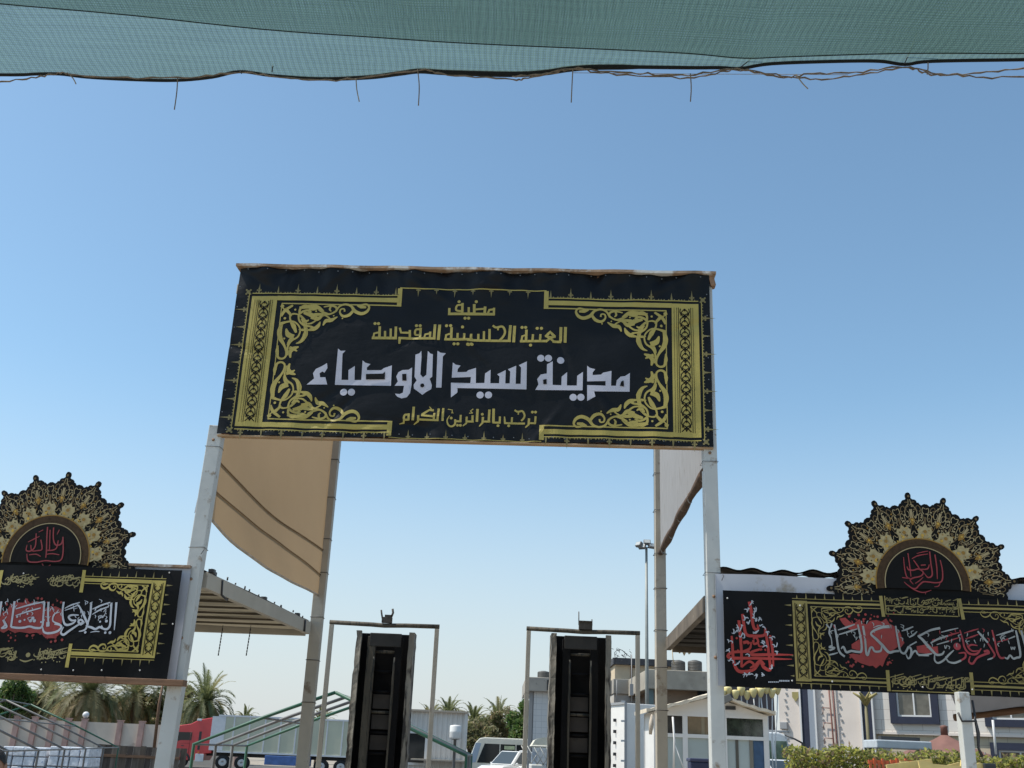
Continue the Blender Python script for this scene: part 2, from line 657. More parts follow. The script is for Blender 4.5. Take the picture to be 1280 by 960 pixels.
b.build('bottom_batten', mat('pale_wood', (.38, .26, .15), .8, var=.25, vscale=4, bump=.1), sign, .003)
b = MB()
b.beam(gp(uSR + .015, vT + .01, .05), gp(uSR + .04, vT - .10, .05), .10, .05)
b.build('rail_bracket', M_rusty, sign, .01)

A = Art(BL, GU, GN, lambda u, v: .075 + disp_sign(u, v))
GOLD, BLK, DGD = 0, 1, 2


def zl(x0, y0, sc):
    """coordinates read off an enlarged view: origin in the photograph and magnification"""
    return lambda pts: [A.px(x0 + x / sc, y0 + y / sc) for x, y in pts]


# ---- frame of the ornament, in local coordinates; traced on the left and mirrored about the middle
cTL, cBL = A.px(315, 370.5), A.px(293.7, 533.5)
cTR, cBR = A.px(871.5, 380), A.px(878, 546.5)
fl, fr = (cTL[0] + cBL[0]) / 2, (cTR[0] + cBR[0]) / 2
fb, ft = (cBL[1] + cBR[1]) / 2, (cTL[1] + cTR[1]) / 2
um, vm = (fl + fr) / 2, (fb + ft) / 2
k = PXM
BW = 34 * k * 1.0            # width of the side band
sL0, sL1 = A.px(500, 372)[0], A.px(489, 545)[0]
stepT = (A.px(500, 372)[0] - fl + fr - A.px(683, 378)[0]) / 2
stepB = (A.px(490, 540)[0] - fl + fr - A.px(680, 548)[0]) / 2


def mir(pts, mx, my):
    return [(2 * um - u if mx else u, 2 * vm - v if my else v) for u, v in pts]


def line(u0, v0, u1, v1, wd, lay=0, mi=0):
    A.ribbon([(u0, v0), (u1, v1)], wd, lay, mi, False)


for mx in (0, 1):
    def X(u):
        return 2 * um - u if mx else u
    line(X(fl + BW / 2), fb, X(fl + BW / 2), ft, BW)                               # side band
    # knot work in the band
    c0 = X(fl + BW * .52)
    kh = .105
    nn = int((ft - fb - .10) / kh)
    kh = (ft - fb - .10) / nn
    hw = BW * .17
    for i in range(nn):
        y0 = fb + .05 + i * kh
        for sgn in (-1, 1):
            A.ribbon([(c0 - sgn * hw, y0), (c0 + sgn * hw * .2, y0 + kh * .45), (c0 + sgn * hw, y0 + kh * .62), (c0 + sgn * hw * .9, y0 + kh)], .009, 1, BLK, True)
            A.ribbon([(c0 + sgn * hw * .1, y0 + kh * .05), (c0 - sgn * hw * .75, y0 + kh * .55), (c0, y0 + kh * .98)], .008, 1, BLK, True)
            A.poly([(c0 + sgn * hw * .95, y0 + kh * .30), (c0 + sgn * hw * .45, y0 + kh * .5), (c0 + sgn * hw * .95, y0 + kh * .66)], 2, BLK)
        A.poly([(c0, y0 + kh * .16), (c0 + hw * .3, y0 + kh * .32), (c0, y0 + kh * .48), (c0 - hw * .3, y0 + kh * .32)], 2, BLK)
        A.poly([(c0, y0 + kh * .72), (c0 + hw * .28, y0 + kh * .86), (c0, y0 + kh * 1.0), (c0 - hw * .28, y0 + kh * .86)], 2, BLK)
    for du, wd in ((-hw * 1.35, .006), (hw * 1.35, .006), (-hw * 1.75, .004), (hw * 1.8, .004), (-hw * 2.3, .003)):
        line(c0 + du, fb + .04, c0 + du, ft - .04, wd, 1, BLK)
    line(X(fl + BW + .052), fb + .07, X(fl + BW + .052), ft - .075, .009)             # thin inner line
    for my in (0, 1):
        st = stepB if my else stepT
        def Y(v):
            return 2 * vm - v if my else v
        line(X(fl + BW), Y(ft - .020), X(fl + st), Y(ft - .020), .046)
        line(X(fl + .0), Y(ft + .028), X(fl + st), Y(ft + .028), .009)
        line(X(fl + BW + .048), Y(ft - .075), X(fl + st - .0), Y(ft - .075), .012)
        line(X(fl + st), Y(ft - .082), X(fl + st), Y(ft + (.10 if not my else .06)), .042)
        # finials along the top and bottom
        nf = 15
        for i in range(nf):
            u = X(fl + .06 + (st - .1) * i / (nf - 1) * 1.0)
            if i % 2 == 0:
                big = i % 4 == 0
                hgt = .10 if big else .075
                A.poly([(u - .011, Y(ft + .035)), (u + .011, Y(ft + .035)), (u, Y(ft + .035 + hgt))], 0, DGD)
                if big:
                    A.disc(u - .016, Y(ft + .062), .009, 0, DGD, 6)
                    A.disc(u + .016, Y(ft + .062), .009, 0, DGD, 6)
                    A.disc(u, Y(ft + .078), .010, 0, DGD, 6)
            for q in range(3):
                uu = u + (q - 1) * .026
                A.disc(uu, Y(ft + .038), .007, 0, DGD, 6)
    # finials up the side
    nf = 22
    line(X(fl - .028), fb - .03, X(fl - .028), ft + .03, .007)
    for i in range(nf):
        v = fb + .02 + (ft - fb - .04) * i / (nf - 1)
        A.disc(X(fl - .036), v + .012, .008, 0, DGD, 6)
        A.disc(X(fl - .036), v - .014, .008, 0, DGD, 6)
        if i % 3 == 1:
            hgt = .125 if i % 6 == 1 else .085
            A.poly([(X(fl - .034), v - .011), (X(fl - .034), v + .011), (X(fl - .034 - hgt), v)], 0, DGD)
            if i % 6 == 1:
                A.disc(X(fl - .062), v + .016, .010, 0, DGD, 6)
                A.disc(X(fl - .062), v - .016, .010, 0, DGD, 6)
    for my in (0, 1):
        v0 = 2 * vm - (ft + .04) if my else ft + .04
        A.disc(X(fl - .04), v0, .020, 0, DGD, 8)
        for q in range(4):
            an = q * math.pi / 2 + .78
            A.disc(X(fl - .04) + .028 * math.cos(an), v0 + .028 * math.sin(an), .010, 0, DGD, 6)
# middle lines with hanging finials
for vv, u0, u1, sg in ((ft + .105, fl + stepT, 2 * um - fl - stepT, -1), (fb - .075, fl + stepB, 2 * um - fl - stepB, 1)):
    line(u0, vv, u1, vv, .010 if sg < 0 else .006)
    for i in range(1, 8):
        u = u0 + (u1 - u0) * i / 8
        hgt = .085 if i % 2 else .06
        A.poly([(u - .010, vv), (u + .010, vv), (u, vv + sg * hgt)], 0, DGD)
        A.disc(u - .014, vv + sg * .016, .008, 0, DGD, 6)
        A.disc(u + .014, vv + sg * .016, .008, 0, DGD, 6)

# ---- arabesque, traced on the upper left corner
Z5, Z6 = zl(285, 360, 9.6), zl(380, 360, 9.6)
W = PXM / 9.6
ARAB = [
    (Z5, [(640, 345), (690, 275), (785, 215)], [30, 42, 26]), (Z5, [(650, 222), (720, 285), (765, 345)], [34, 40, 20]),
    (Z5, [(640, 215), (675, 228)], [44, 30]), (Z5, [(750, 300), (752, 390), (790, 460), (820, 540)], [18, 24, 58, 24]),
    (Z5, [(625, 440), (700, 415), (790, 408), (852, 458), (868, 520), (838, 590), (760, 640), (718, 710), (708, 810)], [50, 26, 20, 20, 20, 22, 26, 24, 30]),
    (Z5, [(760, 325), (800, 316), (870, 330)], [20, 20, 16]), (Z5, [(850, 330), (860, 400), (915, 450), (985, 465)], [22, 24, 28, 22]),
    (Z5, [(650, 430), (622, 520), (628, 600), (675, 690), (697, 760), (692, 820), (648, 848), (600, 830), (590, 760), (600, 690)], [34, 62, 58, 30, 22, 24, 26, 30, 44, 14]),
    (Z5, [(700, 490), (722, 560), (790, 590)], [14, 66, 60]), (Z5, [(780, 590), (735, 640), (715, 690)], [50, 30, 22]),
    (Z5, [(870, 505), (915, 500), (960, 520)], [20, 18, 14]),
    (Z5, [(815, 668), (880, 640), (930, 560), (940, 460), (930, 400), (880, 345), (850, 330)], [8, 40, 62, 24, 26, 30, 22]),
    (Z5, [(850, 708), (785, 730), (745, 770), (750, 838)], [14, 56, 52, 18]), (Z5, [(735, 715), (790, 735), (830, 760)], [40, 40, 12]),
    (Z5, [(760, 325), (805, 318)], [18, 18]), (Z5, [(860, 320), (900, 290), (960, 275), (1000, 300)], [24, 30, 30, 30]),
    (Z5, [(860, 330), (870, 260), (920, 225), (975, 235)], [22, 30, 40, 40]),
    (Z6, [(-50, 245), (60, 232), (160, 235), (240, 285)], [34, 50, 56, 16]), (Z6, [(60, 265), (130, 262), (180, 245)], [24, 30, 18]),
    (Z6, [(0, 305), (90, 330), (165, 375), (230, 325)], [28, 60, 56, 22]), (Z6, [(100, 380), (130, 330), (240, 320)], [40, 50, 24]),
    (Z6, [(-10, 430), (80, 430), (150, 390), (230, 335), (330, 312), (390, 275), (385, 235), (330, 218), (240, 232)], [16, 22, 24, 26, 24, 26, 28, 26, 14]),
    (Z6, [(325, 222), (312, 262), (330, 285)], [24, 26, 12]), (Z6, [(180, 265), (240, 300), (300, 318)], [22, 30, 22]),
    (Z6, [(35, 510), (120, 495), (170, 460), (198, 408)], [14, 52, 48, 10]), (Z6, [(40, 455), (90, 470), (130, 490)], [12, 30, 20]),
    (Z6, [(230, 455), (265, 400), (330, 390), (405, 350)], [12, 48, 50, 10]), (Z6, [(250, 330), (300, 360), (330, 395)], [16, 20, 20]),
    (Z6, [(385, 290), (430, 225), (500, 202), (570, 225), (615, 285), (690, 315), (755, 292), (785, 240), (755, 203), (690, 210)], [20, 26, 26, 30, 44, 44, 38, 26, 22, 20]),
    (Z6, [(640, 215), (690, 232), (750, 240)], [18, 46, 24]), (Z6, [(600, 270), (545, 330), (475, 345), (435, 305), (445, 262), (485, 258), (490, 290)], [30, 42, 34, 22, 20, 18, 22]),
    (Z6, [(-20, 370), (8, 450), (15, 540), (0, 620)], [36, 28, 24, 10]), (Z6, [(-60, 500), (-20, 512), (15, 510)], [16, 20, 18]),
    (Z6, [(-20, 400), (40, 400), (60, 385)], [30, 26, 10]),
]
DOTS = [(Z5, 688, 372, 17), (Z5, 812, 268, 14), (Z5, 678, 610, 13), (Z6, 465, 372, 10), (Z6, 360, 340, 10), (Z6, 150, 285, 12)]
ARU = []
for fn, pts, ws in ARAB:
    ARU.append((fn(pts), [q * W for q in ws]))
for mx in (0, 1):
    for my in (0, 1):
        for uv, ws in ARU:
            A.ribbon(mir(uv, mx, my), ws, 0, GOLD)
        for fn, x, y, r in DOTS:
            u, v = mir(fn([(x, y)]), mx, my)[0]
            A.disc(u, v, r * W, 1, GOLD, 8)
        u, v = mir(Z5([(690, 240)]), mx, my)[0]
        A.disc(u, v, 16 * W, 2, BLK, 6)
A.build('border_ornament', [M_gold, M_black, M_goldd], sign)

# ---- white kufic line
A.mb, A.k = MB(), 0
Z3, Z4 = zl(370, 420, 5.565), zl(570, 420, 5.565)
for fn, polys in ((Z3, [
    [(75, 340), (128, 298), (120, 262), (140, 232), (182, 213), (218, 192), (221, 226), (200, 258), (185, 250), (166, 262), (170, 290), (206, 290), (219, 340)],
    [(295, 92), (314, 108), (347, 106), (326, 128), (318, 308), (365, 308), (367, 240), (411, 212), (408, 308), (455, 308), (465, 172), (482, 188), (519, 198), (494, 222), (495, 240), (594, 240), (612, 226), (668, 207), (662, 350), (272, 342)],
    [(688, 350), (710, 320), (699, 285), (714, 255), (742, 240), (785, 238), (809, 222), (805, 345), (795, 400), (772, 430), (735, 438), (706, 426), (690, 405), (722, 408), (745, 398), (753, 350)],
    [(832, 132), (858, 124), (873, 106), (874, 150), (866, 270), (884, 292), (908, 272), (913, 180), (918, 106), (935, 124), (953, 130), (948, 285), (930, 300), (938, 320), (946, 345), (941, 372), (915, 386), (880, 412), (848, 388), (822, 370), (820, 342), (841, 312), (826, 288)],
    [(985, 105), (1005, 118), (1043, 122), (1022, 145), (1012, 360), (975, 360)],
]), (Z4, [
    [(-35, 370), (-35, 325), (100, 328), (104, 285), (-29, 290), (-22, 185), (-2, 200), (32, 206), (12, 230), (10, 252), (72, 250), (86, 238), (139, 222), (138, 328), (198, 328), (202, 262), (241, 236), (239, 330), (300, 331), (303, 284), (287, 268), (346, 240), (343, 332), (374, 332), (378, 250), (361, 234), (419, 210), (415, 335), (450, 335), (453, 222), (437, 206), (493, 180), (490, 373), (0, 362)],
    [(-35, 325), (10, 345), (10, 390), (8, 395), (-35, 428)],
    [(552, 376), (574, 338), (565, 302), (590, 270), (632, 263), (633, 200), (673, 178), (672, 342), (733, 345), (735, 285), (773, 253), (771, 347), (840, 348), (843, 280), (883, 253), (880, 382)],
    [(912, 210), (930, 225), (968, 235), (950, 258), (950, 276), (1008, 273), (1022, 260), (1081, 247), (1078, 350), (1112, 350), (1118, 312), (1145, 286), (1176, 282), (1209, 260), (1207, 390), (960, 390), (969, 426), (912, 456), (912, 346), (1040, 350), (1040, 318), (912, 320)],
])):
    for q in polys:
        A.fill(fn(q), 0, 0)
for fn, holes in ((Z3, [[(489, 268), (606, 266), (622, 252), (620, 306), (488, 306)], [(741, 270), (770, 268), (771, 316), (742, 316)]]), (Z4, [[(606, 308), (630, 302), (631, 338), (608, 338)], [(1140, 352), (1148, 322), (1165, 314), (1168, 356)]])):
    for q in holes:
        A.poly(fn(q), 2, 1)
hx, hy = Z3([(880, 348)])[0]
A.disc(hx, hy, 15 * PXM / 5.565, 2, 1, 8)
for fn, ds in ((Z3, [(332, 392), (386, 392)]), (Z4, [(168, 412), (226, 412), (590, 158), (643, 158), (728, 172), (815, 430), (868, 430)])):
    for x, y in ds:
        u, v = fn([(x, y)])[0]
        A.disc(u, v, 25.5 * PXM / 5.565, 0, 0, 18)
A.build('white_lettering', [M_letter, M_black], sign)

# ---- gold kufic lines
A.mb, A.k = MB(), 0
GL = [
    ((460, 370, 9.846), [
        ([(985, 222), (1290, 224)], 36), ([(1002, 150), (1000, 225)], 30), ([(1165, 92), (1160, 222)], 32), ([(1172, 116), (1100, 122), (1088, 178), (1160, 192)], 26), ([(1242, 145), (1240, 215)], 28),
        ([(50, 522), (358, 520)], 36), ([(68, 522), (78, 468), (140, 452)], 26), ([(148, 380), (142, 520)], 32), ([(212, 435), (212, 515)], 28), ([(282, 405), (280, 515)], 28), ([(345, 380), (340, 520)], 32),
        ([(375, 520), (832, 526)], 32), ([(392, 525), (386, 590)], [36, 24]), ([(392, 392), (408, 452), (520, 454)], 28), ([(515, 420), (515, 515)], 30), ([(648, 390), (640, 515)], 30), ([(650, 410), (590, 415), (582, 472), (648, 476)], 26),
        ([(768, 440), (762, 515)], 28), ([(765, 462), (705, 474), (694, 515)], 26), ([(826, 350), (814, 526)], 34), ([(884, 355), (866, 545)], 36),
        ([(940, 536), (1290, 538)], 32), ([(956, 535), (962, 484), (1010, 468)], 26), ([(1030, 390), (1024, 535)], 32), ([(1105, 462), (1102, 535)], 28), ([(1186, 462), (1182, 535)], 28), ([(1268, 480), (1265, 535)], 28)],
     [(1122, 75), (1195, 277), (1240, 277), (90, 346), (132, 346), (597, 366), (642, 366), (968, 370), (1018, 370), (1060, 592), (1106, 592), (1228, 597), (1272, 597), (1164, 386)]),
    ((585, 370, 9.846), [
        ([(-20, 226), (330, 228)], 36), ([(10, 145), (10, 220)], 28), ([(78, 105), (78, 220)], 34), ([(85, 172), (222, 160)], 26), ([(212, 135), (206, 220)], 34), ([(322, 150), (318, 240)], 28), ([(320, 168), (262, 176), (246, 220)], 28),
        ([(-10, 545), (290, 552), (528, 556)], 32), ([(40, 468), (38, 545)], 30), ([(128, 468), (126, 548)], 28), ([(197, 435), (195, 550)], 28), ([(266, 408), (264, 550)], 30),
        ([(305, 365), (345, 390), (425, 380), (456, 440), (435, 500), (390, 548)], 28), ([(410, 372), (372, 395), (368, 424)], 22), ([(524, 362), (506, 556)], 36), ([(575, 370), (562, 574)], 36),
        ([(640, 562), (965, 562)], 32), ([(955, 570), (1012, 530), (1062, 572)], 32), ([(1040, 568), (1148, 570)], 32), ([(658, 560), (668, 500), (712, 488)], 26), ([(720, 420), (714, 560)], 32), ([(800, 478), (794, 560)], 28), ([(892, 478), (886, 560)], 28),
        ([(955, 512), (1010, 450), (1072, 512)], 36), ([(950, 508), (1078, 514)], 18), ([(975, 515), (1010, 538), (1050, 515)], 24), ([(1144, 392), (1138, 566)], 36), ([(1200, 390), (1194, 582)], 36)],
     [(103, 76), (8, 277), (10, 600), (50, 600), (666, 392), (710, 392), (852, 406), (904, 406), (770, 612)]),
    ((495, 503, 13.47), [
        ([(218, 192), (212, 312)], 36), ([(215, 215), (150, 222), (140, 292), (215, 298)], 36), ([(140, 290), (130, 350), (58, 368)], [38, 34, 12]), ([(302, 80), (285, 310)], 42), ([(378, 222), (372, 325), (300, 375)], [40, 36, 16]),
        ([(390, 292), (722, 308)], 34), ([(565, 75), (605, 130), (640, 142)], [14, 26, 18]), ([(640, 140), (560, 132), (435, 212)], 36), ([(425, 222), (630, 242)], 36), ([(650, 185), (638, 300)], 36), ([(722, 108), (700, 310)], 38), ([(798, 100), (785, 322)], 38),
        ([(998, 290), (992, 375), (930, 412), (880, 380), (864, 300), (905, 225)], [34, 34, 32, 28, 22, 12]), ([(995, 322), (1105, 325)], 34), ([(1092, 215), (1085, 330)], 34), ([(875, 118), (950, 132), (940, 190)], 14), ([(945, 150), (965, 190)], 10),
        ([(1192, 245), (1186, 355), (1125, 402)], [36, 36, 22]), ([(1195, 325), (1300, 327)], 34)],
     [(930, 268), (1035, 390), (1085, 390)]),
    ((585, 503, 13.47), [
        ([(-10, 325), (98, 328)], 34), ([(78, 222), (74, 328)], 36), ([(90, 115), (42, 150), (82, 186)], 18), ([(20, 186), (82, 184)], 16), ([(162, 115), (150, 332)], 42), ([(252, 250), (246, 350), (190, 408)], [40, 36, 22]), ([(250, 328), (375, 328)], 34), ([(362, 125), (350, 328)], 40),
        ([(432, 110), (428, 345)], 44), ([(415, 342), (550, 346)], 34), ([(538, 240), (534, 345)], 34), ([(615, 240), (622, 350)], [20, 36]), ([(608, 350), (958, 354)], 34), ([(742, 250), (735, 345)], 32),
        ([(785, 130), (835, 158), (915, 148), (952, 215), (935, 270), (895, 310)], 32), ([(885, 150), (850, 170), (845, 206)], 22), ([(1028, 268), (1020, 372), (965, 422)], [38, 36, 22]), ([(1025, 348), (1145, 350)], 32), ([(1138, 235), (1130, 350)], 34)],
     [(242, 205), (505, 395), (685, 395), (1085, 165), (1137, 165)]),
]
for (x0, y0, sc), strokes, dots in GL:
    fn = zl(x0, y0, sc)
    for pts, wd in strokes:
        f_ = PXM / sc
        A.ribbon(fn(pts), [q * f_ for q in wd] if isinstance(wd, list) else wd * f_, 0, 0, len(pts) > 3)
    for x, y in dots:
        u, v = fn([(x, y)])[0]
        A.disc(u, v, (21 if sc < 11 else 25) * PXM / sc, 0, 0, 8)
A.build('gold_lettering', [M_gold], sign)
# staples along the edges
for i in range(26):
    u = uSL + .1 + (uSR - uSL - .2) * i / 25 + rnd.uniform(-.04, .04)
    for v in (vB + .03, vT - .03):
        b = MB()
        b.box(gp(u, v + rnd.uniform(-.01, .01), .098 + disp_sign(u, v)), (.008, .006, .008))
        b.build('staple', mat('dull_staple', (.22, .22, .22), .4, .5), sign)
for i in range(7):
    v = vB + .2 + i * .21
    for u in (uSL + .03, uSR - .03):
        b = MB()
        b.box(gp(u, v, .098 + disp_sign(u, v)), (.008, .006, .008))
        b.build('staple', mat('dull_staple', (.22, .22, .22), .4, .5), sign)

# ------------------------------------------------------------------ side tarps of the gate
def tarp(P, Q, edge_px, zt, m, label, seams=(), sag=.05, wav=1.):
    d = (Q - P)
    Lh = d.length
    t = d.normalized()
    nrm = V((t.y, -t.x, 0))

    def sz(x, y):
        W_ = on_plane(x, y, P, nrm)
        return (W_ - P).dot(t) / Lh, W_.z
    E_ = sorted(sz(*q) for q in edge_px)

    def zb(s):
        for (a, za), (c, zc) in zip(E_, E_[1:]):
            if s <= c:
                q = (s - a) / max(1e-6, c - a)
                return za + (zc - za) * q
        return E_[-1][1]

    def pt(s, z, off=0):
        f_ = math.sin(math.pi * s)
        return P + t * (Lh * s) + V((0, 0, z)) + nrm * (sag * f_ * math.sin(2.1 * z + 1) + .022 * wav * f_ * math.sin(6 * s + 2.1 * z) + .008 * wav * math.sin(23 * (s + .25 * z)) * max(0, 1 - (z - zb(s)) / .7) * f_ + off)
    root = thing('side_tarp', P.lerp(Q, .5) + V((0, 0, 3.4)), label, 'tarpaulin')
    b = MB()
    b.grid(lambda i, j: pt(.02 + .96 * i, zb(i) + (zt - zb(i)) * j), 46, 40)
    b.build('sheet', m, root, fix=False)
    for sp in seams:
        L = sorted(sz(*q) for q in sp)
        L = [(.012, L[0][1] + .03)] + L[:-1] + [(.988, L[-1][1] - .02)]
        L = [(min(.988, max(.012, s)), z) for s, z in smooth_line(L)]
        b = MB()
        for sg in (-.009, .009):
            b.tube([pt(s, z, sg) for s, z in L], .006, 5)
        b.build('seam', mat('tarp_seam', (.20, .125, .06), .9, var=.2), root)
    return root, pt, zb


M_tan = mat('tan_canvas', (.27, .20, .125), .9, var=.14, vscale=2, stain=(.24, .165, .09), sthr=.66, sscale=2, transl=(.33, .235, .14), bump=.06, bscale=60)
tr, pt, zb = tarp(PL, QL, [(263, 652), (278, 671), (293, 685), (310, 698), (328, 709), (342, 717), (355, 724), (372, 732), (391, 741)], 5.82, M_tan, 'tan canvas tarp stretched between the left gate posts',
                  [[(274, 578), (315, 619), (350, 651), (396, 681)], [(270, 616), (309, 650), (355, 684), (393, 713)]])
b = MB()
b.tube([pt(.02 + .96 * i / 20, zb(i / 20)) for i in range(21)], .012, 6)
b.build('hem', mat('pale_hem', (.45, .38, .30), .9, var=.3, vscale=20), tr)
b = MB()
f0 = at_y(262, 560, 9.25)
b.add([at_y(258, 570, 9.3), at_y(243, 641, 9.3), at_y(250, 644, 9.32), at_y(262, 610, 9.3)], [(0, 1, 2, 3)])
b.add([at_y(258, 570, 9.32), at_y(243, 641, 9.32), at_y(250, 644, 9.34), at_y(262, 610, 9.32)], [(0, 1, 2, 3)])
b.build('loose_corner', M_tin, tr)
M_wtarp = mat('white_sacking', (.46, .45, .44), .9, var=.10, vscale=9, stain=(.34, .31, .28), sthr=.58, sscale=6, transl=True, stretch=(3, 3, .6))
PRb, QRb = PR + V((-.02, 0, 0)), QR + V((0, 0, 0))
tr, pt, zb = tarp(PRb, QRb, [(879, 592), (851, 642), (826, 688)], 5.8, M_wtarp, 'whitish woven tarp with a rolled lower end between the right gate posts', sag=.015, wav=.25)
b = MB()
pts = [pt(.0 + 1.0 * i / 14, zb(i / 14) - .02 + .004 * math.sin(i * 2.1)) for i in range(15)]
b.tube(pts, [.040 + .008 * math.sin(i * 1.3) for i in range(15)], 10)
b.build('rolled_end', mat('brown_rolled_cloth', (.095, .06, .04), .9, var=.4, vscale=12, stain=(.30, .25, .22), sthr=.62, sscale=14, bump=.4, bscale=25), tr)
for i in range(1, 14, 3):
    c = pts[i]
    b = MB()
    b.tube([c + V((0, .050 * math.cos(a), .050 * math.sin(a))) * 1.0 + V((.050 * math.cos(a) * .6, 0, 0)) for a in [2 * math.pi * q / 10 for q in range(11)]], .006, 5)
    b.build('tie', M_wtarp, tr)

# ------------------------------------------------------------------ canopies behind the side banners
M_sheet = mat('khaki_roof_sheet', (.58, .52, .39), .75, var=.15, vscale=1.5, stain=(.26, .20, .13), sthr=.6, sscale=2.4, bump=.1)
M_sheetd = mat('near_black_roof_sheet', (.030, .026, .022), .9, var=.4, vscale=3)  # near-black ceiling and purlins of the right canopy
M_cement = mat('grey_cement_tile', (.12, .105, .09), .9, var=.35, vscale=5, stain=(.30, .27, .22), sthr=.6, sscale=4)


def canopy(P, Q, z0, z1, ext, label, msheet, mroof, pitch, amp, mbeam, rz=.085):
    """P front corner at the gate, Q back corner, ext = vector away from the gate"""
    root = thing('canopy', (P + Q) / 2 + ext * .5, label, 'canopy')
    a0, a1 = P + V((0, 0, z0)), Q + V((0, 0, z1))
    run = (a1 - a0)
    eL = ext.length
    b = MB()

    def fn(i, j):
        return a0 + run * (.0 + 1.02 * j) + ext * i + V((0, 0, rz + amp * math.sin(2 * math.pi * i * eL / pitch) + .004 * math.sin(40 * j)))
    nu = int(eL / pitch * 8)
    b.grid(fn, nu, 8)
    b.build('roof_sheet', mroof, root, fix=False)
    b = MB()
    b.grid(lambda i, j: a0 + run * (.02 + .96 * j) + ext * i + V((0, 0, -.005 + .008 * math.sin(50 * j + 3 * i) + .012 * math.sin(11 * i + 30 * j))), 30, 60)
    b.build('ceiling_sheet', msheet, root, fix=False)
    b = MB()
    b.beam(a0 + run * .02 - V((0, 0, .0)), a1 - run * .02, .06, .14)
    b.build('side_beam', mbeam, root, .004)
    b = MB()
    e = ext.normalized()
    b.beam(a1 + e * .05 - V((0, 0, .03)), a1 + ext - V((0, 0, .03)), .06, .10)
    b.build('back_beam', mbeam, root, .004)
    for q in (1.0, ):
        pass
    for i in range(7):
        b = MB()
        c = a0 + run * (.08 + .125 * i)
        b.beam(c + e * .04 - V((0, 0, .035)), c + ext - V((0, 0, .035)), .028, .02)
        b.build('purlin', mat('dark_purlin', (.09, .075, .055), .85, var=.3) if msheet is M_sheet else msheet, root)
    for c in (P + ext, Q + ext):
        b = MB()
        b.beam(c, c + V((0, 0, z1)), .1, .1, up=V((0, 1, 0)))
        b.build('post', mbeam, root)
    return root, a0, run


cl, a0, run = canopy(PL + V((.02, .07, 0)), QL + V((-.06, -.08, 0)), guv(250, 722)[1], 2.98, -GU * 6.2, 'khaki roof canopy behind the left hand black banner', M_sheet, M_cement, .17, .016, M_postgrey)
for i in range(14):
    b = MB()
    q = .03 + i * .068 + rnd.uniform(-.02, .02)
    c = a0 + run * q + V((rnd.uniform(-.03, .02), 0, .085))
    b.tube([c, c + V((.0, 0, rnd.uniform(.015, .035)))], .008, 6)
    if rnd.random() < .4:
        b.box(c + V((0, .02, .015)), (.05, .07, .03))
    b.build('roof_hook', M_dark, cl)
b = MB()
c = a0 + run * .12 + V((.034, 0, .06))
b.tube([c, c + V((.004, .02, -.13)), c + V((.006, .22, -.15)), c + V((.008, .30, -.11)), c + V((.004, .26, -.06))], .011, 6)
c = a0 + run * .9 + V((.034, 0, .06))
b.tube([c, c + V((.004, 0, -.13))], .014, 6)
b.build('cable', M_dark, cl)
for x in (278, 313):
    b = MB()
    T = at_y(x, 787, 12.2)
    B_ = at_y(x - 5, 818, 12.2)
    n_ = 9
    for i in range(n_):
        c = T.lerp(B_, i / (n_ - 1))
        b.tube([c + V((.0, 0, .014)), c - V((0, 0, .014))], .007, 5)
    b.tube([T + V((0, 0, .05)), B_], .003, 4)
    b.build('hanging_chain', M_dark, cl)
cr, a0, run = canopy(PR + V((-.02, .07, 0)), QR + V((.07, -.08, 0)), guv(885, 752)[1], 2.97, GU * 6.5, 'dark canopy with cement tiles behind the right hand black banner', M_sheetd, M_cement, .24, .021, mat('brown_grey_beam', (.12, .098, .074), .85, var=.4, vscale=5, stain=(.26, .23, .19), sthr=.6, sscale=5, bump=.2))
b = MB()
vt_ = guv(960, 714, .0)[1]
b.grid(lambda i, j: gp(4.50 + 6.4 * i, vt_ + .014 * math.sin(2 * math.pi * 6.4 * i / .25) + .006 * math.sin(9 * i * 6.4) + .03 * (1 - j), DF + .0 - .42 * (1 - j)), 220, 4)
b.grid(lambda i, j: gp(4.50 + 6.4 * i, vt_ - .018 + .014 * math.sin(2 * math.pi * 6.4 * i / .25) + .006 * math.sin(9 * i * 6.4) + .03 * (1 - j), DF + .0 - .42 * (1 - j)), 220, 4)
b.build('coping_tiles', M_cement, cr, fix=False)
b = MB()
b.beam(gp(4.56, vt_ - .075, -.2), gp(10.8, vt_ - .075, -.2), .30, .05)
b.build('coping_board', M_wood, cr)
b = MB()
for i in range(30):
    c = a0 + run * 1.0 + GU * (.1 + i * .055) + V((0, -.02, -.06))
    if rnd.random() < .6:
        b.add([c, c + GU * rnd.uniform(.03, .09), c + GU * .03 + V((0, 0, -rnd.uniform(.02, .07)))], [(0, 1, 2)])
b.tube([a0 + run + V((.05, 0, -.02)), a0 + run + V((.055, -.02, -.16)), a0 + run + V((.07, -.03, -.22))], .006, 5)
b.build('torn_scraps', M_sheet, cr)

# ------------------------------------------------------------------ white tin fascias with the side banners
def fascia(u0, u1, v0, v1, label):
    root = thing('tin_fascia', gp((u0 + u1) / 2, v0, .0), label, 'fascia board')
    b = MB()
    n = 40
    b.grid(lambda i, j: gp(u0 + (u1 - u0) * i, v0 + (v1 - v0) * j + (.006 * math.sin(30 * i) if j > .9 else 0), DF + .020 + .004 * math.sin(9 * i * (u1 - u0)) * math.sin(3 * j)), n, 8)
    b.grid(lambda i, j: gp(u0 + (u1 - u0) * i, v0 + (v1 - v0) * j + (.006 * math.sin(30 * i) if j > .9 else 0), DF + .018), n, 2)
    for uu in (u0, u1):
        b.add([gp(uu, v0, DF + .018), gp(uu, v1, DF + .018), gp(uu, v1, DF + .028), gp(uu, v0, DF + .028)], [(0, 1, 2, 3)])
    b.build('tin_sheet', M_tin, root, fix=False)
    return root


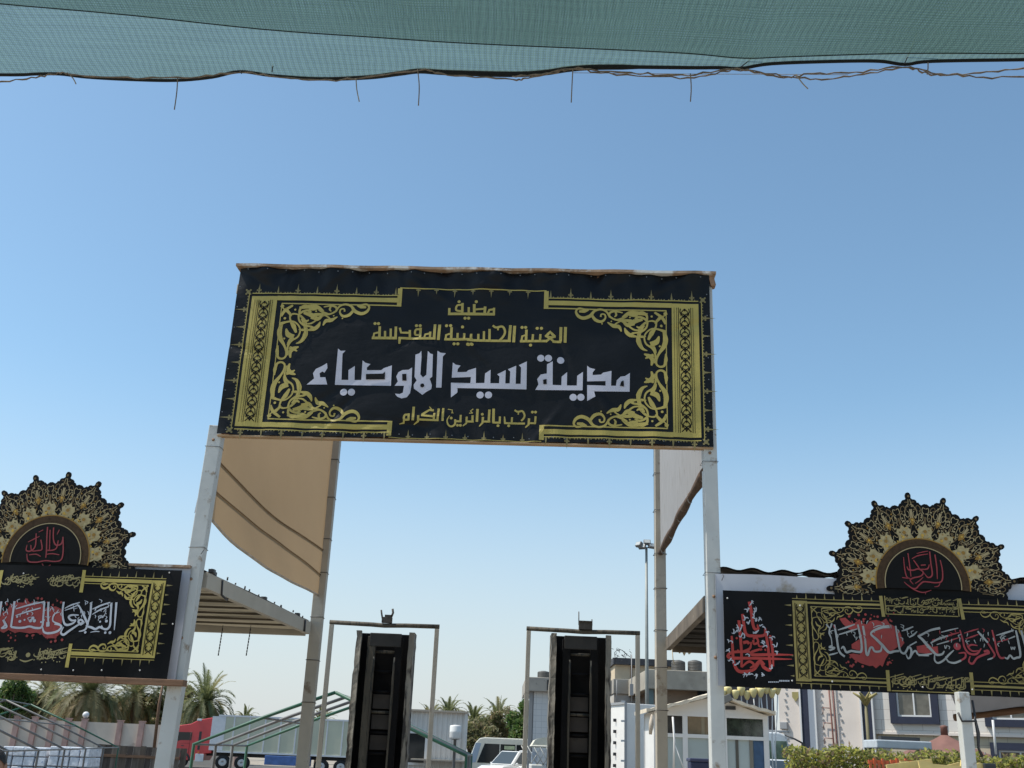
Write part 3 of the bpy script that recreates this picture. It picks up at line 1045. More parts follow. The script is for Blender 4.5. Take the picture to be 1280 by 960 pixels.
uLs = guv(240, 712)[0]
uLb = guv(229, 708.5, DF + .1)[0]
uLb2 = guv(213, 845, DF + .1)[0]
vLt, vLb = guv(120, 709.5, DF + .1)[1], guv(120, 845.5, DF + .1)[1]
fl_ = fascia(uLb - 6.0, -.03, vLb - .0, vLt + .035, 'white tin sheet beside the left gate post behind the left banner')
b = MB()
b.beam(gp(uLb - 6, vLt + .045, DF), gp(-.035, vLt + .045, DF), .10, .022)
b.build('edge_strip', mat('flaking_rusty_rail', (.3, .2, .13)), fl_)
uRb = guv(903.5, 740, DF + .1)[0]
uRs = guv(894, 740, DF)[0]
vRt, vRb = guv(1000, 741, DF + .1)[1], guv(1000, 861.5, DF + .1)[1]
fascia(uRs, uRb + 6.2, vRb + .01, guv(960, 720, DF)[1], 'stained white tin sheet on the right canopy front above the right banner')


def banner(name, u0, u1a, v0, v1, label, tilt=0., s_=0):
    """black banner on the fascia; returns (root, disp)"""
    root = thing(name, gp((u0 + u1a) / 2, v0, .05), label, 'banner')

    def dsp(u, v):
        t = (v - v0) / (v1 - v0)
        return DF + .100 + .006 * math.sin(5 * u - 6 * v + s_) + .004 * math.sin(11 * u + 7 * v) + .006 * max(0, .25 - t) * 4 * math.sin(17 * u) + .006 * max(0, t - .8) * 5 * math.sin(13 * u + 1)
    b = MB()
    b.grid(lambda i, j: gp(u0 + (u1a - u0) * i, v0 + (v1 - v0) * j, dsp(u0 + (u1a - u0) * i, v0 + (v1 - v0) * j)), 150, 36)
    b.build('vinyl_sheet', M_vinyl2, root)
    return root, dsp


def scribble(A, u0, v0, u1, v1, n, wd, mi, rg, lay=0):
    """close-set flourished calligraphy too small to read"""
    w_, h_ = u1 - u0, v1 - v0
    for i in range(n):
        x = u0 + w_ * (i + rg.uniform(.1, .9)) / n
        kind = rg.randrange(4)
        if kind == 0:
            y = v0 + h_ * rg.uniform(.15, .4)
            A.ribbon([(x + h_ * .03, y + h_ * .55), (x, y + h_ * .25), (x - h_ * .04, y)], [wd, wd * 1.1, wd * .6], lay, mi)
        elif kind == 1:
            y = v0 + h_ * rg.uniform(.15, .5)
            q = h_ * rg.uniform(.18, .3)
            A.ribbon([(x + q, y + q * .8), (x + q * .9, y), (x, y - q * .35), (x - q, y + q * .05), (x - q * 1.05, y + q * .6)], [wd * .7, wd, wd * 1.2, wd, wd * .5], lay, mi)
        elif kind == 2:
            y = v0 + h_ * rg.uniform(.3, .8)
            q = h_ * rg.uniform(.12, .2)
            A.ribbon([(x - q * 1.5, y - q * .5), (x - q * .2, y + q), (x + q * .6, y), (x - q * .3, y - q * .4), (x + q * 1.8, y - q * .2)], wd * .9, lay, mi)
        else:
            y = v0 + h_ * rg.uniform(.6, .9)
            A.ribbon([(x - h_ * .3, y - h_ * .08), (x, y + h_ * .02), (x + h_ * .35, y + h_ * .12)], [wd * .5, wd, wd * .6], lay, mi)
        if rg.random() < .8:
            A.disc(x + rg.uniform(-.3, .3) * h_, v0 + h_ * rg.random(), wd * .7, lay, mi, 6)


bl, dl = banner('side_banner', uLb - 5.9, uLb, vLb, vLt, 'black banner with white and red calligraphy left of the gate', s_=.7)
b = MB()
b.beam(gp(uLb - 6, vLb - .026, DF + .06), gp(uLb2 + .12, vLb - .026, DF + .06), .10, .05)
b.build('bottom_batten', M_wood, bl, .004)
A = Art(BL, GU, GN, dl)
A.pd = DF + .10
Z7 = zl(0, 580, 3.427)
q0, q1 = Z7([(711, 500)])[0], Z7([(664, 832)])[0]
br_u = (q0[0] + q1[0]) / 2
bt, bb = q0[1], q1[1]
sc_ = (bt - bb) / (ft - fb)
bm_ = (bt + bb) / 2


def frame_end(right_u, flip, mi=0, thin=1.0, lay=0, arab=True, topu=None, botu=None, band=1.0):
    """one end of the gold frame with its knot band and arabesque; flip: the end is on the left"""
    sg = 1 if flip else -1
    bw = BW * sc_ * band

    def XX(du):
        return right_u + sg * du
    A.ribbon([(XX(bw / 2), bb), (XX(bw / 2), bt)], bw, lay, mi, False)
    n = int((bt - bb) / .085)
    kh = (bt - bb - .06) / n
    hw = bw * .22
    c0 = XX(bw * .5)
    for i in range(n):
        y0 = bb + .03 + i * kh
        for s2 in (-1, 1):
            A.ribbon([(c0 - s2 * hw, y0), (c0 + s2 * hw, y0 + kh * .55), (c0 + s2 * hw, y0 + kh)], .007, lay + 1, 1)
            A.ribbon([(c0 + s2 * hw * .5, y0 + kh * .2), (c0 + s2 * hw * 1.1, y0 + kh * .5), (c0 + s2 * hw * .5, y0 + kh * .8)], .007, lay + 1, 1)
    for du in (-hw * 1.5, hw * 1.5):
        A.ribbon([(c0 + du, bb + .02), (c0 + du, bt - .02)], .006, lay + 1, 1, False)
    A.ribbon([(XX(bw + .03), bb + .04), (XX(bw + .03), bt - .04)], .006, lay, mi, False)
    for tu, vv, sv in ((topu, bt, 1), (botu, bb, -1)):
        A.ribbon([(XX(bw), vv - sv * .014), (tu, vv - sv * .014)], .030 * thin, lay, mi, False)
        A.ribbon([(XX(0), vv + sv * .016), (tu, vv + sv * .016)], .005, lay, mi, False)
        A.ribbon([(XX(bw + .03), vv - sv * .045), (tu, vv - sv * .045)], .006, lay, mi, False)
        n = 9
        for i in range(n):
            u = XX(.04) + (tu - XX(.04)) * i / n
            A.poly([(u - .007, vv + sv * .018), (u + .007, vv + sv * .018), (u, vv + sv * (.075 if i % 2 else .05))], lay, 2)
    for i in range(8):
        v = bb + (bt - bb) * (i + .5) / 8
        A.poly([(XX(-.012), v - .008), (XX(-.012), v + .008), (XX(-.07 if i % 2 else -.045), v)], lay, 2)
    if arab:
        for my in (0, 1):
            for uv, ws in ARU:
                p = mir(uv, 0, my)
                A.ribbon([(XX((u - fl) * sc_), bm_ + (v - vm) * sc_) for u, v in p], [q * sc_ * thin for q in ws], lay, mi)


tk = Z7([(365, 455), (345, 550), (303, 770), (290, 872)])
frame_end(br_u, False, topu=tk[0][0] - .0, botu=tk[2][0])
for a, c in ((tk[0], tk[1]), (tk[2], tk[3])):
    A.ribbon([((a[0] + c[0]) / 2, a[1]), ((a[0] + c[0]) / 2, c[1])], .030, 0, 0, False)
tk = Z7([(8, 455), (-5, 540)])
A.ribbon([tk[0], tk[1]], .028, 0, 0, False)
rg = random.Random(3)
for q in ((18, 474, 158, 526), (212, 474, 345, 526), (-70, 788, 75, 850), (150, 788, 284, 852)):
    p = Z7([(q[0], q[3]), (q[2], q[1])])
    scribble(A, p[0][0], p[0][1], p[1][0], p[1][1], 22, .008, 3, rg)
p = Z7([(85, 838), (110, 846), (142, 836)])
A.ribbon(p, [.006, .014, .006], 0, 3)
u, v = Z7([(121, 818)])[0]
A.disc(u, v, .02, 0, 3, 8)
A.build('border_ornament', [M_gold, M_black, M_goldd, mat('pale_gold_print', (.26, .22, .09), .45)], bl)
A.mb, A.k = MB(), 0
ZL = zl(0, 740, 8)
splat = [(-300, 300), (-60, 170), (0, 250), (40, 190), (70, 200), (110, 130), (160, 105), (240, 108), (262, 60), (300, 108), (425, 120), (440, 170), (480, 150), (560, 145), (615, 170), (628, 250), (612, 330), (600, 420), (545, 462), (455, 462), (420, 425), (360, 405), (300, 415), (200, 398), (150, 410), (90, 380), (40, 410), (0, 390), (-60, 430), (-300, 420)]
A.fill(ZL(splat), 0, 1)
for i in range(46):
    u, v = ZL([(rg.uniform(-40, 640), rg.choice([rg.uniform(60, 150), rg.uniform(390, 500)]))])[0]
    A.disc(u, v, rg.uniform(.004, .013), 0, 1, 6)
WL = [([(1168, 105), (1160, 230), (1148, 382)], [26, 22, 10]), ([(1118, 108), (1110, 250), (1104, 335), (1075, 372), (1035, 366), (1020, 335)], [24, 22, 24, 26, 20, 10]), ([(1035, 368), (1000, 352), (960, 372), (920, 356), (880, 345), (868, 330)], [20, 26, 24, 26, 22, 14]),
      ([(912, 105), (906, 220), (885, 300), (860, 375), (795, 396)], [24, 22, 22, 22, 8]), ([(788, 130), (835, 220), (885, 330)], [14, 24, 26]), ([(925, 172), (1010, 135), (1105, 105)], [8, 20, 14]), ([(925, 225), (1000, 180), (1085, 148)], [8, 18, 12]),
      ([(838, 300), (815, 278), (790, 295), (812, 325), (845, 300), (780, 335), (690, 395), (640, 428), (612, 405), (640, 350)], [20, 22, 24, 26, 22, 20, 26, 26, 20, 10]),
      ([(642, 100), (628, 200), (640, 300), (670, 330), (730, 315), (765, 285)], [24, 20, 22, 26, 22, 12]), ([(790, 232), (720, 232), (690, 252), (720, 285), (765, 280)], [10, 22, 24, 22, 12]), ([(650, 165), (720, 130), (800, 105)], [8, 18, 12]), ([(650, 185), (720, 160), (790, 128)], [8, 14, 10]),
      ([(545, 320), (600, 330), (615, 355), (570, 395), (490, 412), (440, 400), (425, 350)], [16, 22, 24, 26, 26, 22, 14]), ([(600, 200), (545, 225), (530, 290), (600, 320)], [8, 14, 16, 12]), ([(490, 100), (482, 220), (486, 345)], [26, 22, 18]),
      ([(448, 100), (436, 230), (420, 345), (360, 360), (300, 345), (250, 356), (190, 360), (118, 352)], [24, 22, 24, 26, 22, 24, 24, 22]), ([(155, 95), (138, 220), (118, 352)], [24, 22, 22]), ([(165, 172), (300, 130), (450, 98)], [10, 20, 14]), ([(165, 238), (290, 195), (410, 160)], [10, 18, 12]),
      ([(25, 98), (10, 220), (0, 260)], [24, 22, 12]), ([(20, 365), (60, 330), (40, 280), (75, 350), (20, 368)], [14, 22, 22, 22, 12]), ([(-160, 100), (-170, 300), (-120, 360), (-20, 362)], [22, 22, 22, 18]), ([(1000, 235), (1010, 260), (1022, 240), (1030, 258), (1040, 232)], 9),
      ([(480, 300), (478, 345)], 40), ([(910, 405), (960, 395), (1000, 398)], [6, 14, 8])]
for pts, wd in WL:
    f_ = PXM / 8 * .82
    A.ribbon(ZL(pts), [q * f_ for q in wd] if isinstance(wd, list) else wd * f_, 1, 0)
for x, y, r in [(330, 262, 16), (308, 288, 16), (345, 288, 16), (205, 295, 14), (1068, 292, 14), (1105, 408, 14), (1058, 408, 12), (860, 405, 12), (1005, 298, 10), (180, 250, 10), (280, 220, 9), (410, 300, 10), (440, 280, 9), (250, 280, 9)]:
    u, v = ZL([(x, y)])[0]
    A.disc(u, v, r * PXM / 8, 1, 0, 8)
p = ZL([(640, 330), (1180, 95)])
for i in range(60):
    u, v = ZL([(rg.uniform(20, 1130), rg.choice([rg.uniform(105, 200), rg.uniform(180, 290)]))])[0]
    A.ribbon([(u, v), (u + rg.uniform(-.015, .015), v + .018), (u + rg.uniform(-.025, .025), v + .03)], [.004, .007, .003], 1, 0)
A.build('lettering', [M_silver, M_red], bl)
b = MB()
for x, y in ((52, 837), (92, 838), (128, 838), (175, 838), (30, 717), (212, 716), (216, 780)):
    u, v = A.px(x, y)
    b = MB()
    b.sphere(gp(u, v, dl(u, v) + .006), .007, 8, 5)
    b.build('nail_head', mat('bright_staple', (.55, .55, .54)), bl)

# ---- right banner
brn, dr = banner('side_banner', uRb, uRb + 6.1, vRb, vRt, 'black banner with red flame emblem and grey calligraphy right of the gate', s_=2.1)
A = Art(BL, GU, GN, dr)
A.pd = DF + .10
Z8 = zl(890, 600, 3.282)
q0, q1 = Z8([(328, 494)])[0], Z8([(345, 825)])[0]
bt, bb = q0[1], q1[1]
sc_ = (bt - bb) / (ft - fb)
bm_ = (bt + bb) / 2
lu = (q0[0] + q1[0]) / 2
tk = Z8([(690, 476), (702, 562), (720, 780), (728, 866)])
tk2 = Z8([(1015, 486), (1032, 572), (1060, 790), (1070, 882)])
frame_end(lu, True, 0, .55, 0, True, tk[0][0], tk[2][0], 1.0)
frame_end(lu + (tk[0][0] + tk2[0][0] - 2 * lu), False, 0, .55, 0, True, tk2[0][0], tk2[2][0], 1.0)
for t4 in (tk, tk2):
    A.ribbon([t4[0], t4[1]], .028, 0, 0, False)
    A.ribbon([t4[2], t4[3]], .028, 0, 0, False)
for q, n in (((712, 486, 1006, 516), 40), ((712, 520, 1006, 550), 40), ((738, 806, 1050, 864), 70)):
    p = Z8([(q[0], q[3]), (q[2], q[1])])
    scribble(A, p[0][0], p[0][1], p[1][0], p[1][1], n * 3 // 4, .007, 2, rg)
    A.ribbon([(p[0][0], p[0][1]), (p[1][0], p[0][1])], .007, 0, 0, False)
p = Z8([(712, 550), (1006, 486)])
for a, c in (((0, 0), (0, 1)), ((1, 0), (1, 1))):
    A.ribbon([(p[a[0]][0], p[a[1]][1]), (p[c[0]][0], p[c[1]][1])], .008, 0, 0, False)
A.build('border_ornament', [mat('dull_gold_print', (.25, .20, .055), .45, var=.12, vscale=6), M_black, M_goldd], brn)
A.mb, A.k = MB(), 0
ZA, ZB = zl(1030, 760, 9.846), zl(1150, 770, 9.846)
splat = [(190, 130), (260, 118), (330, 180), (370, 190), (430, 140), (470, 190), (520, 205), (560, 160), (640, 150), (700, 170), (760, 130), (800, 195), (870, 230), (930, 290), (955, 360), (988, 430), (940, 490), (900, 480), (860, 510), (800, 560), (760, 620), (720, 725), (690, 700), (640, 742), (600, 710), (560, 715), (450, 680), (370, 640), (300, 572), (360, 560), (440, 575), (445, 530), (340, 500), (335, 450), (440, 380), (425, 265), (330, 275), (280, 240), (230, 195)]
A.fill(ZA(splat), 0, 1)
A.fill(ZA([(1140, 470), (1200, 460), (1290, 440), (1330, 480), (1400, 470), (1410, 560), (1290, 565), (1150, 550)]), 0, 1)
for i in range(40):
    u, v = ZA([(rg.uniform(250, 900), rg.choice([rg.uniform(60, 170), rg.uniform(600, 720)]))])[0]
    A.disc(u, v, rg.uniform(.004, .012), 0, 1, 6)
f_ = PXM / 9.846 * .85
for fn, mi, L in ((ZA, 0, [
    ([(125, 205), (150, 350), (180, 530), (250, 600)], [24, 26, 28, 26]), ([(100, 462), (60, 485), (125, 492), (75, 520), (50, 515)], [16, 26, 22, 20, 8]), ([(25, 200), (70, 245), (95, 190)], 20), ([(70, 245), (62, 310), (85, 380), (92, 455)], [16, 24, 14, 14]),
    ([(205, 505), (235, 480), (270, 545), (330, 530), (400, 540), (455, 530), (452, 400), (410, 205)], [14, 26, 30, 28, 30, 30, 26, 22]), ([(168, 272), (270, 240), (375, 202)], [12, 24, 14]), ([(180, 328), (290, 295), (405, 258)], [12, 22, 12]), ([(55, 580), (110, 568), (165, 552)], [18, 20, 10]),
    ([(472, 222), (500, 390), (515, 550), (535, 578), (560, 500), (590, 488), (620, 535), (690, 530), (702, 470)], [28, 26, 28, 28, 26, 26, 26, 26, 14]),
    ([(800, 232), (690, 245), (570, 312), (640, 390), (710, 460), (790, 545), (860, 535), (920, 530)], [40, 34, 24, 34, 38, 34, 28, 26]),
    ([(875, 222), (905, 400), (935, 530), (985, 560), (1015, 520), (1040, 480), (1072, 520), (1060, 600), (1030, 620), (1005, 570)], [22, 26, 26, 28, 26, 28, 28, 24, 20, 12]),
    ([(1060, 610), (1095, 545), (1130, 530), (1165, 575), (1290, 582)], [16, 24, 24, 24, 26]), ([(950, 285), (1020, 262), (1095, 230)], [10, 24, 14]), ([(1045, 362), (1100, 330), (1145, 288)], [14, 24, 10]), ([(1050, 465), (1140, 415)], 16), ([(600, 245), (650, 225), (700, 215)], [8, 16, 8])]),
    (ZB, 0, [([(245, 150), (130, 175), (0, 240), (-20, 250), (30, 290), (90, 360), (150, 425), (205, 476), (270, 470), (298, 430)], [30, 26, 26, 22, 34, 38, 34, 30, 26, 12]), ([(180, 478), (182, 545), (222, 578), (290, 545), (350, 480), (412, 422)], [14, 20, 24, 24, 24, 12]), ([(-20, 482), (60, 478), (150, 462)], [26, 26, 14]),
            ([(312, 498), (345, 560), (420, 578), (500, 548)], [12, 22, 26, 24]), ([(130, 332), (230, 280), (340, 245)], [14, 26, 20]), ([(205, 352), (350, 310)], [10, 18]), ([(255, 202), (370, 172), (468, 150)], [10, 18, 8]), ([(708, 188), (760, 250), (830, 330)], [22, 26, 24]), ([(1035, 512), (1070, 525), (1100, 485), (1140, 525), (1180, 515), (1225, 490), (1200, 330), (1168, 180)], [16, 24, 22, 26, 26, 26, 28, 22]),
            ([(1232, 180), (1262, 290), (1290, 400), (1300, 520)], [24, 30, 28, 14]), ([(930, 240), (1040, 210), (1142, 178)], [8, 24, 16]), ([(1080, 285), (1160, 252)], [12, 18]), ([(300, 360), (312, 400), (330, 360)], 14), ([(820, 540), (860, 528), (890, 515)], [10, 22, 12]), ([(1110, 380), (1120, 415), (1135, 385), (1150, 415), (1160, 380)], 12)]),
    (ZB, 1, [([(490, 172), (525, 300), (545, 390), (600, 462), (690, 468), (750, 400)], [18, 24, 24, 28, 28, 12]), ([(705, 365), (630, 355), (592, 385), (640, 432), (720, 428)], [12, 22, 24, 22, 12]), ([(780, 440), (825, 430), (840, 455), (800, 470), (700, 515), (640, 588), (595, 560), (612, 495)], [24, 34, 32, 28, 24, 26, 22, 12]), ([(830, 330), (885, 420), (915, 480), (890, 515)], [24, 24, 24, 20]),
            ([(885, 172), (925, 340), (945, 440), (985, 515), (1040, 512)], [18, 24, 26, 28, 22]), ([(340, 245), (410, 222), (482, 205)], [18, 20, 10]), ([(350, 310), (420, 285), (492, 262)], [14, 16, 8]), ([(555, 282), (640, 255), (720, 225)], [8, 20, 10]), ([(540, 212), (640, 180), (720, 158)], [8, 18, 10]), ([(500, 548), (552, 508), (545, 455), (470, 460)], [22, 24, 22, 12]), ([(950, 322), (1080, 285)], [10, 20])])):
    for pts, wd in L:
        A.ribbon(fn(pts), [q * f_ for q in wd] if isinstance(wd, list) else wd * f_, 1 if mi == 0 else 0, mi if mi == 0 else 2)
for i in range(70):
    fn = rg.choice([ZA, ZB])
    u, v = fn([(rg.uniform(60, 1200), rg.uniform(200, 420))])[0]
    A.ribbon([(u, v), (u + rg.uniform(-.012, .012), v + .02), (u + rg.uniform(-.02, .02), v + .03)], [.004, .008, .003], 1, 0 if rg.random() < .7 else 2)
u, v = ZB([(455, 375)])[0]
A.disc(u, v, .03, 0, 2, 10)
A.build('lettering', [M_grey, M_red, M_redd], brn)
A.mb, A.k = MB(), 0
ZF = zl(900, 740, 8)
f_ = PXM / 8
for pts, wd in [([(292, 98), (315, 220), (325, 310), (345, 368), (380, 368), (372, 325)], [30, 28, 28, 26, 24, 14]), ([(222, 222), (238, 340), (262, 425), (330, 440), (440, 432), (450, 372)], [26, 28, 28, 26, 24, 16]), ([(186, 285), (202, 450), (215, 620), (216, 752)], [26, 26, 24, 18]),
                ([(115, 440), (125, 560), (138, 700), (180, 785), (260, 795), (340, 772), (400, 700), (440, 755), (500, 775), (490, 640), (470, 480), (452, 362)], [18, 24, 26, 30, 28, 26, 26, 30, 26, 24, 24, 20]), ([(500, 432), (525, 580), (532, 745)], [20, 24, 14]),
                ([(400, 572), (320, 600), (330, 628), (520, 626), (730, 628)], [18, 24, 28, 24, 8]), ([(300, 598), (130, 602), (80, 640), (120, 660), (300, 662), (520, 668), (720, 672)], [20, 24, 28, 26, 24, 22, 6]), ([(215, 752), (290, 695), (340, 730), (300, 760)], [14, 22, 22, 12]), ([(350, 740), (400, 690), (440, 730)], 26), ([(230, 510), (270, 500), (290, 520)], 26),
                ([(330, 470), (360, 455), (380, 500), (340, 520), (330, 480)], 20), ([(170, 580), (200, 600), (250, 590), (300, 560), (310, 500)], [16, 22, 24, 20, 12]), ([(160, 470), (170, 455)], 18), ([(400, 580), (420, 570)], 18), ([(445, 582), (460, 575)], 18), ([(380, 480), (390, 540), (440, 545)], 16)]:
    A.ribbon(ZF(pts), [q * f_ for q in wd] if isinstance(wd, list) else wd * f_, 0, 0)
fo = [(300, 130), (350, 180), (350, 260), (400, 270), (430, 350), (360, 390), (480, 420), (520, 470), (550, 520), (570, 600), (260, 180), (250, 250), (270, 310), (160, 350), (140, 410), (95, 510), (80, 580), (110, 690), (180, 710), (230, 820), (300, 810), (350, 830), (430, 815), (500, 740), (430, 490), (430, 540), (280, 630), (210, 360), (230, 430), (340, 220)]
for x, y in fo:
    for j in range(2):
        x1, y1 = x + rg.uniform(-18, 18), y + rg.uniform(-18, 18)
        q = rg.uniform(14, 26)
        an = rg.uniform(0, 6)
        A.ribbon(ZF([(x1 + q * math.cos(an), y1 + q * math.sin(an)), (x1 + q * .3, y1 - q * .4), (x1 - q * math.cos(an), y1 - q * math.sin(an)), (x1 - q * 1.2 * math.cos(an + .8), y1 - q * math.sin(an + .8))]), [.003, .009, .008, .003], 1, 1)
for x in range(480, 680, 18):
    if x < 585:
        A.ribbon(ZF([(x, 902), (x + 14, 900)]), .008, 0, 1, False)
    else:
        A.ribbon(ZF([(x, 890), (x + 14, 888)]), .012, 0, 1, False)
A.build('flame_emblem', [mat('flame_red_print', (.36, .028, .020), .5, var=.1, vscale=9), M_silver], brn)
b = MB()
for x, y in ((990, 851), (1040, 852), (1153, 859), (1215, 862), (909, 748), (1000, 757)):
    u, v = A.px(x, y)
    b = MB()
    b.sphere(gp(u, v, dr(u, v) + .006), .007, 8, 5)
    b.build('nail_head', mat('bright_staple', (.55, .55, .54)), brn)

# ------------------------------------------------------------------ half-round medallions above the banners
def medallion(cx, cy, label, script, so_, ssc, rot=0.):
    dd = DF + .052
    cu, cv = guv(cx, cy, dd)
    Ro = 108 * PXM
    root = thing('medallion', gp(cu, cv, dd), label, 'ornament')
    half = [(0, 1.01), (.09, 1.004), (.15, .98), (.145, .958), (.13, .946), (.21, .932), (.36, .928), (.45, .914), (.47, .896), (.58, .895), (.65, .878), (.74, .868), (.84, .88), (.93, .888), (1.0, .886)]
    prof = []
    st = 2 * math.pi / 16
    for s_ in range(-1, 10):
        for f_, r in [(-f, r) for f, r in half[::-1]][:-1] + half[:-1]:
            prof.append((s_ * st + f_ * st / 2 + rot, r * Ro))
    prof = [(a, r) for a, r in prof if -.16 <= a <= math.pi + .16]
    poly = [(r * math.cos(a), r * math.sin(a)) for a, r in prof]
    b = MB()
    b.prism(poly, gp(cu, cv, dd - .022), GU, V((0, 0, 1)), GN * .022)
    b.build('plate', M_black, root)
    dsp = lambda u, v: dd
    A = Art(BL, GU, GN, dsp)
    A.pd = dd

    def P2(r, a):
        return (cu + r * Ro * math.cos(a), cv + r * Ro * math.sin(a))
    K, C, Y_, T, B_ = 0, 1, 2, 3, 4
    for s_ in range(0, 9):
        a0 = s_ * st + rot
        A.disc(*P2(.965, a0), .011, 0, T, 6)
        for sg in (-1, 1):
            def Q(r, f):
                return P2(r, a0 + sg * f * st / 2)
            w1 = .0052
            A.ribbon([Q(.93, .05), Q(.88, .1), Q(.84, .28), Q(.79, .42), Q(.74, .35), Q(.74, .18), Q(.78, .14), Q(.80, .24)], w1, 0, C)
            A.ribbon([Q(.82, .05), Q(.77, .04), Q(.72, .08)], w1 * 2, 0, C)
            A.ribbon([Q(.70, .10), Q(.66, .30), Q(.70, .50), Q(.76, .55), Q(.78, .72), Q(.73, .85), Q(.69, .72), Q(.71, .62)], w1, 0, C)
            A.ribbon([Q(.66, .14), Q(.61, .22), Q(.58, .40), Q(.62, .55), Q(.67, .62), Q(.66, .80), Q(.61, .86), Q(.58, .75), Q(.60, .64)], w1, 0, T)
            A.ribbon([Q(.58, .05), Q(.55, .2), Q(.55, .42), Q(.52, .55)], w1, 0, C)
            A.ribbon([Q(.62, .98), Q(.68, .95), Q(.74, .97)], w1 * 1.6, 0, T)
            A.ribbon([Q(.80, .70), Q(.845, .62), Q(.86, .45), Q(.83, .36), Q(.80, .46)], .006, 0, T)
            A.ribbon([Q(.83, .98), Q(.84, .82), Q(.80, .78), Q(.77, .9)], .006, 0, C)
            A.ribbon([Q(.90, .30), Q(.895, .12), Q(.86, .02)], .006, 0, T)
            for r, f in ((.86, .18), (.76, .46), (.69, .34), (.64, .46), (.73, .72), (.60, .28), (.55, .62), (.8, .62)):
                A.disc(*Q(r, f), .008, 0, rg.choice([C, T, B_]), 6)
            for r, f in ((.81, .34), (.72, .22), (.665, .72), (.585, .55), (.765, .80), (.63, .32), (.695, .60), (.845, .12)):
                u, v = Q(r, f)
                an = rg.uniform(0, 6)
                A.ribbon([(u, v), (u + .014 * math.cos(an), v + .014 * math.sin(an)), (u + .028 * math.cos(an + .7), v + .028 * math.sin(an + .7))], [.012, .009, .002], 0, rg.choice([C, C, T]))
        A.poly([P2(.75, a0), P2(.70, a0 + .05), P2(.64, a0), P2(.70, a0 - .05)], 0, B_)
        A.disc(*P2(.70, a0), .01, 1, Y_, 6)
        # pale flower between the points
        a1 = a0 + st / 2
        for aa in (a1,) if s_ < 8 else ():
            fl2 = [(.51, -.98), (.55, -.72), (.59, -.84), (.635, -.56), (.625, -.24), (.67, 0), (.625, .24), (.635, .56), (.59, .84), (.55, .72), (.51, .98), (.47, 1.0), (.47, -1.0)]
            A.poly([P2(r, aa + f * st * .42) for r, f in fl2], 2, 6)
            A.poly([P2(r, aa + f * .10) for r, f in ((.60, 0), (.565, .6), (.51, .3), (.51, -.3), (.565, -.6))], 3, C)
            A.disc(*P2(.575, aa), .016, 4, B_, 6)
            A.disc(*P2(.53, aa + .05), .014, 4, Y_, 6)
            for i in range(7):
                A.disc(*P2(rg.uniform(.49, .62), aa + rg.uniform(-.12, .12)), .006, 4, rg.choice([Y_, B_, K]), 6)
    for i in range(40):
        a = math.pi * i / 39
        A.poly([P2(.475, a - .045), P2(.475, a + .045), P2(.51 + .012 * (i % 2), a + .02), P2(.51 + .012 * ((i + 1) % 2), a - .02)], 1, Y_ if i % 3 else C)
    ring = [(-.12 + (math.pi + .24) * i / 60) for i in range(61)]
    A.ribbon([P2(.445, a) for a in ring], .095 * Ro, 3, 5, False)
    A.ribbon([P2(.492, a) for a in ring], .012 * Ro, 4, B_, False)
    A.poly([P2(.40, a) for a in ring], 4, K)
    A.ribbon([P2(.398, a) for a in ring], .010 * Ro, 5, C, False)
    A.build('arabesque', [M_black, mat('antique_cream_print', (.34, .275, .15), .6, spec=.2), M_yellow, mat('tan_print', (.15, .105, .05), .6, spec=.2), mat('ochre_print', (.26, .15, .035), .6, spec=.2), M_brownring, mat('pale_flower_print', (.36, .30, .16), .6, spec=.2, var=.2, vscale=40)], root)
    A.mb, A.k = MB(), 0
    fn = zl(so_[0], so_[1], ssc)
    for pts, wd in script:
        f_ = PXM / ssc
        A.ribbon(fn(pts), [q * f_ * .66 for q in wd], 6, 0)
    A.build('lettering', [M_redd], root)
    return root


SCR_R = [([(720, 185), (735, 330), (752, 470), (700, 505), (648, 445)], [22, 22, 24, 22, 10]), ([(785, 222), (808, 380), (815, 525)], [22, 22, 12]), ([(850, 290), (878, 420), (872, 545), (800, 570), (700, 560), (640, 560), (590, 600), (550, 640), (490, 632)], [18, 22, 22, 20, 22, 24, 22, 22, 12]),
         ([(452, 205), (475, 370), (490, 495)], [18, 20, 14]), ([(440, 370), (460, 408), (520, 415), (580, 400), (640, 440), (610, 488), (520, 510), (480, 540), (520, 590)], [12, 26, 22, 24, 24, 22, 22, 20, 10]), ([(398, 255), (412, 400), (440, 500), (490, 520), (380, 505)], [14, 18, 22, 20, 14]), ([(500, 275), (580, 235), (700, 215)], [12, 20, 12]), ([(560, 210), (640, 190), (700, 180)], [8, 16, 10]),
         ([(520, 290), (560, 345), (595, 398)], [16, 22, 20]), ([(405, 560), (450, 600), (540, 660), (640, 690), (740, 662)], [12, 18, 20, 18, 8]), ([(600, 405), (690, 400), (715, 345)], [18, 24, 14]), ([(610, 355), (670, 350)], [22, 22]), ([(540, 580), (600, 540), (640, 500)], [12, 16, 8]), ([(670, 690), (670, 712)], [14, 10]), ([(780, 620), (830, 610), (850, 570)], [10, 16, 10])]
